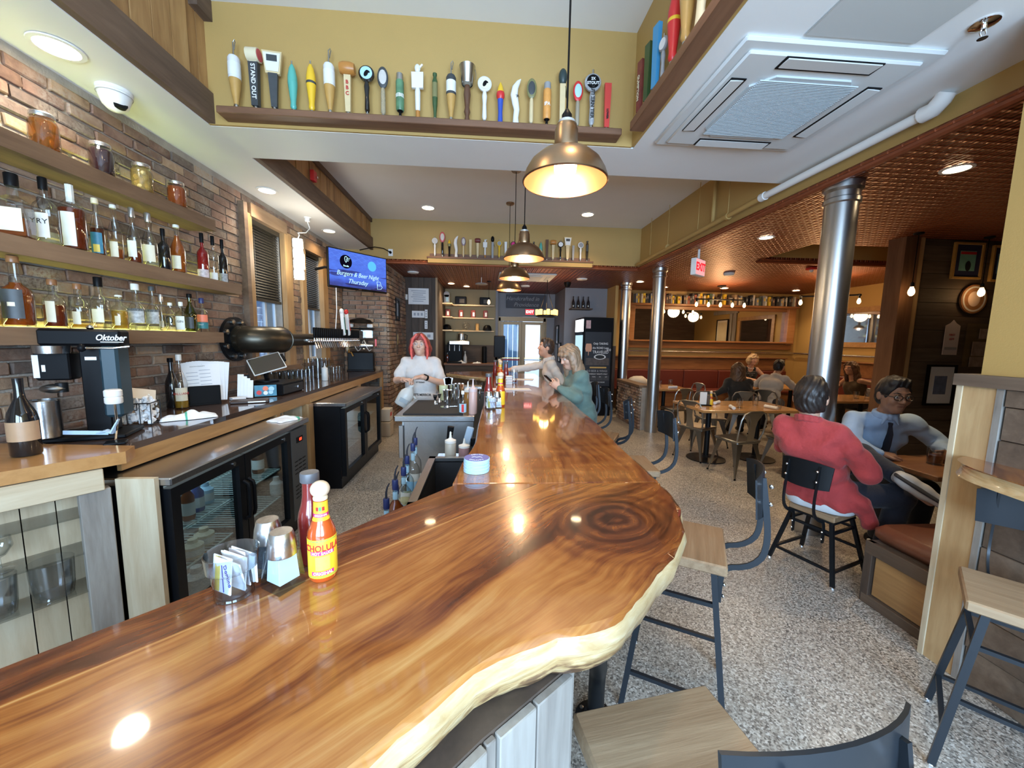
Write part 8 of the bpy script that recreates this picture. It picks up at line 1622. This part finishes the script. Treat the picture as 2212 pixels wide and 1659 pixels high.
u_ = Blob(); u_.cone(bd[4]+bd[5]*.075-V3(0, 0, .04), bd[4]-bd[5]*.075-V3(0, 0, .04), .138, .138, .03); u_.cone(bd[4]+bd[5]*.08+bd[6]*.10-V3(0, 0, .03), bd[4]+bd[5]*.07, .085, .085, .03); u_.cut(V3(0, 0, .458), (0, 0, -1)); u_.cut(V3(0, 0, .56), (0, 0, 1)); link('undershirt', u_.mesh('undershirt', .008, mat('white_undershirt', (.62, .66, .70), .9)), r)
# man in blue shirt
r, O, H, fr, bd = person('man in a light blue shirt, dark tie and round glasses leaning on the booth table', (3.30, 3.02, .52), (3.21, 2.88, .86), (3.16, 2.79, 1.055), (3.135, 2.72, 1.225), (-.32, -.95, 0), (-.30, -.95, -.12),
    ((2.86, 2.76, .86), (2.98, 2.63, .79), (.9, -.3, -.03), (.0, .1, -1), .45), ((3.56, 2.72, .86), (3.43, 2.56, .81), (-.75, -.5, .05), (-.4, .75, -.1), .75), ((3.1, 2.62, .52), (3.1, 2.68, .1), (-.2, -1, 0)), ((3.36, 2.60, .52), (3.4, 2.66, .1), (0, -1, 0)),
    dict(skin=S3, top=cloth('light_blue_shirt', (.34, .47, .66), .15), legs=cloth('dark_trousers', (.02, .02, .025)), hair=hairm('black_hair', (.012, .010, .010)), style='short', collar=True, ease=.02, fold=(.009, 26.), lip=mat('lip_brown', (.20, .08, .06), .45), build=1.1), vox=.006, sc=1.12, shw=.19)
specs(r, H, mat('dark_tortoise_rim', (.03, .018, .012), .3), 1.5)
ch, nk = bd[3], bd[2]; bfv = bd[6]; m = MB(); a = nk+bfv*.098-bd[7]*.05; b_ = ch+bfv*.150-bd[7]*.02; c_ = ch+bfv*.155-bd[7]*.16
m.tube([a, a-bd[7]*.035+bfv*.012], [.018, .013], 8, flat=(.6, 1)); m.tube([a-bd[7]*.03+bfv*.012, (a+b_)/2+bfv*.014, b_, c_], [.014, .022, .028, .034], 8, flat=(.25, 1.1)); m.build('tie', mat('navy_tie', (.010, .011, .022), .6), r)
# diners at the far tables
person('diner in a white shirt bending over the far table, back turned', (4.97, 6.38, .56), (5.07, 6.45, .88), (5.19, 6.52, 1.04), (5.29, 6.58, 1.20), (.78, .62, 0), (.85, .5, -.12),
    ((5.45, 6.40, .86), (5.65, 6.62, .80), (.6, .8, 0), (0, 0, -1), .4), ((5.05, 6.80, .86), (5.28, 7.02, .80), (.6, .8, 0), (0, 0, -1), .4), ((5.33, 6.54, .55), (5.28, 6.52, .1), (.8, .5, 0)), ((5.19, 6.72, .55), (5.15, 6.70, .1), (.8, .5, 0)),
    dict(skin=S4, top=cloth('white_oxford_shirt', (0, 0, 0)), legs=cloth('navy_trousers', (0, 0, 0)), hair=hairm('black_hair', (0, 0, 0)), style='short', collar=True, ease=.018, eyes=False), vox=.009)
person('dark-haired woman in black at the far table, seen from behind', (4.38, 6.22, .56), (4.36, 6.28, .84), (4.37, 6.33, 1.0), (4.38, 6.37, 1.15), (.4, .9, 0), (.6, .8, .05),
    ((4.62, 6.4, .8), (4.72, 6.62, .80), (.2, 1, 0), (0, 0, -1), .4), ((4.12, 6.3, .82), (4.0, 6.42, .70), (-.5, .7, -.2), (0, 0, -1), .4), ((4.62, 6.55, .55), (4.6, 6.5, .1), (.3, 1, 0)), ((4.42, 6.6, .55), (4.4, 6.55, .1), (.3, 1, 0)),
    dict(skin=S2, top=cloth('black_top', (.012, .012, .013)), legs=cloth('dark_trousers', (0, 0, 0)), hair=hairm('long_brown_hair', (.09, .045, .022)), style='long', hairlen=.38, hairdir=V3(-.05, -.12, -1), ease=.02, eyes=False), vox=.009)
r, O, H, fr, bd = person('blonde woman in a sleeveless polka dot top facing the room on the banquette', (6.06, 8.62, .55), (6.05, 8.44, .90), (6.03, 8.36, 1.08), (6.02, 8.28, 1.25), (-.1, -1, 0), (-.1, -1, -.08),
    ((5.82, 8.26, .84), (5.95, 7.98, .80), (.3, -1, 0), (0, 0, -1), .4), ((6.32, 8.26, .86), (6.2, 8.0, .80), (-.4, -1, 0), (0, 0, -1), .4), ((5.96, 8.2, .55), (5.95, 8.25, .1), (0, -1, 0)), ((6.16, 8.2, .55), (6.16, 8.25, .1), (0, -1, 0)),
    dict(skin=S2, top=cloth('black_top', (0, 0, 0)), legs=cloth('dark_trousers', (0, 0, 0)), hair=hairm('blonde_hair', (.42, .30, .17)), style='fringe', hairlen=.12, sleeve='none', ease=.012, topname='sleeveless_top'), vox=.009)
rr = random.Random(2); m = MB()
for i in range(7):
    for j in range(5):
        p = bd[3]+bd[5]*((i-3)*.03+(j % 2)*.015)+bd[7]*((j-2)*.045)+bd[6]*(.128+.012-.02*abs(i-3)*.5); m.ell(p, .005, 0, 6, 4)
tag(m.build('polka_dots', WENM, r), kind='stuff')
MB().tube([bd[2]+bd[5]*.06*math.sin(a)+bd[6]*(.075*math.cos(a)+.02)-bd[7]*(.03*math.cos(a)+.01) for a in [R(q) for q in range(-100, 101, 20)]], .005, 6).build('necklace', WENM, r)
person('brown-haired woman at the right-hand table beyond the blue-shirted man', (6.86, 6.56, .56), (6.78, 6.57, .86), (6.74, 6.58, 1.03), (6.68, 6.58, 1.19), (-.9, .1, 0), (-1, -.15, .0),
    ((6.74, 6.86, .84), (6.55, 6.7, .80), (-1, -.2, 0), (0, 0, -1), .4), ((6.95, 6.32, .92), (7.16, 6.4, .95), (.9, -.1, .05), (0, 0, -1), .5), ((6.45, 6.68, .55), (6.5, 6.68, .1), (-1, 0, 0)), ((6.45, 6.48, .55), (6.5, 6.48, .1), (-1, 0, 0)),
    dict(skin=S4, top=cloth('olive_brown_top', (.08, .05, .02)), legs=cloth('dark_trousers', (0, 0, 0)), hair=hairm('long_brown_hair', (0, 0, 0)), style='long', hairlen=.34, hairdir=V3(.2, 0, -1), sleeve='none', ease=.012, eyes=False), vox=.009)
flush_texts()
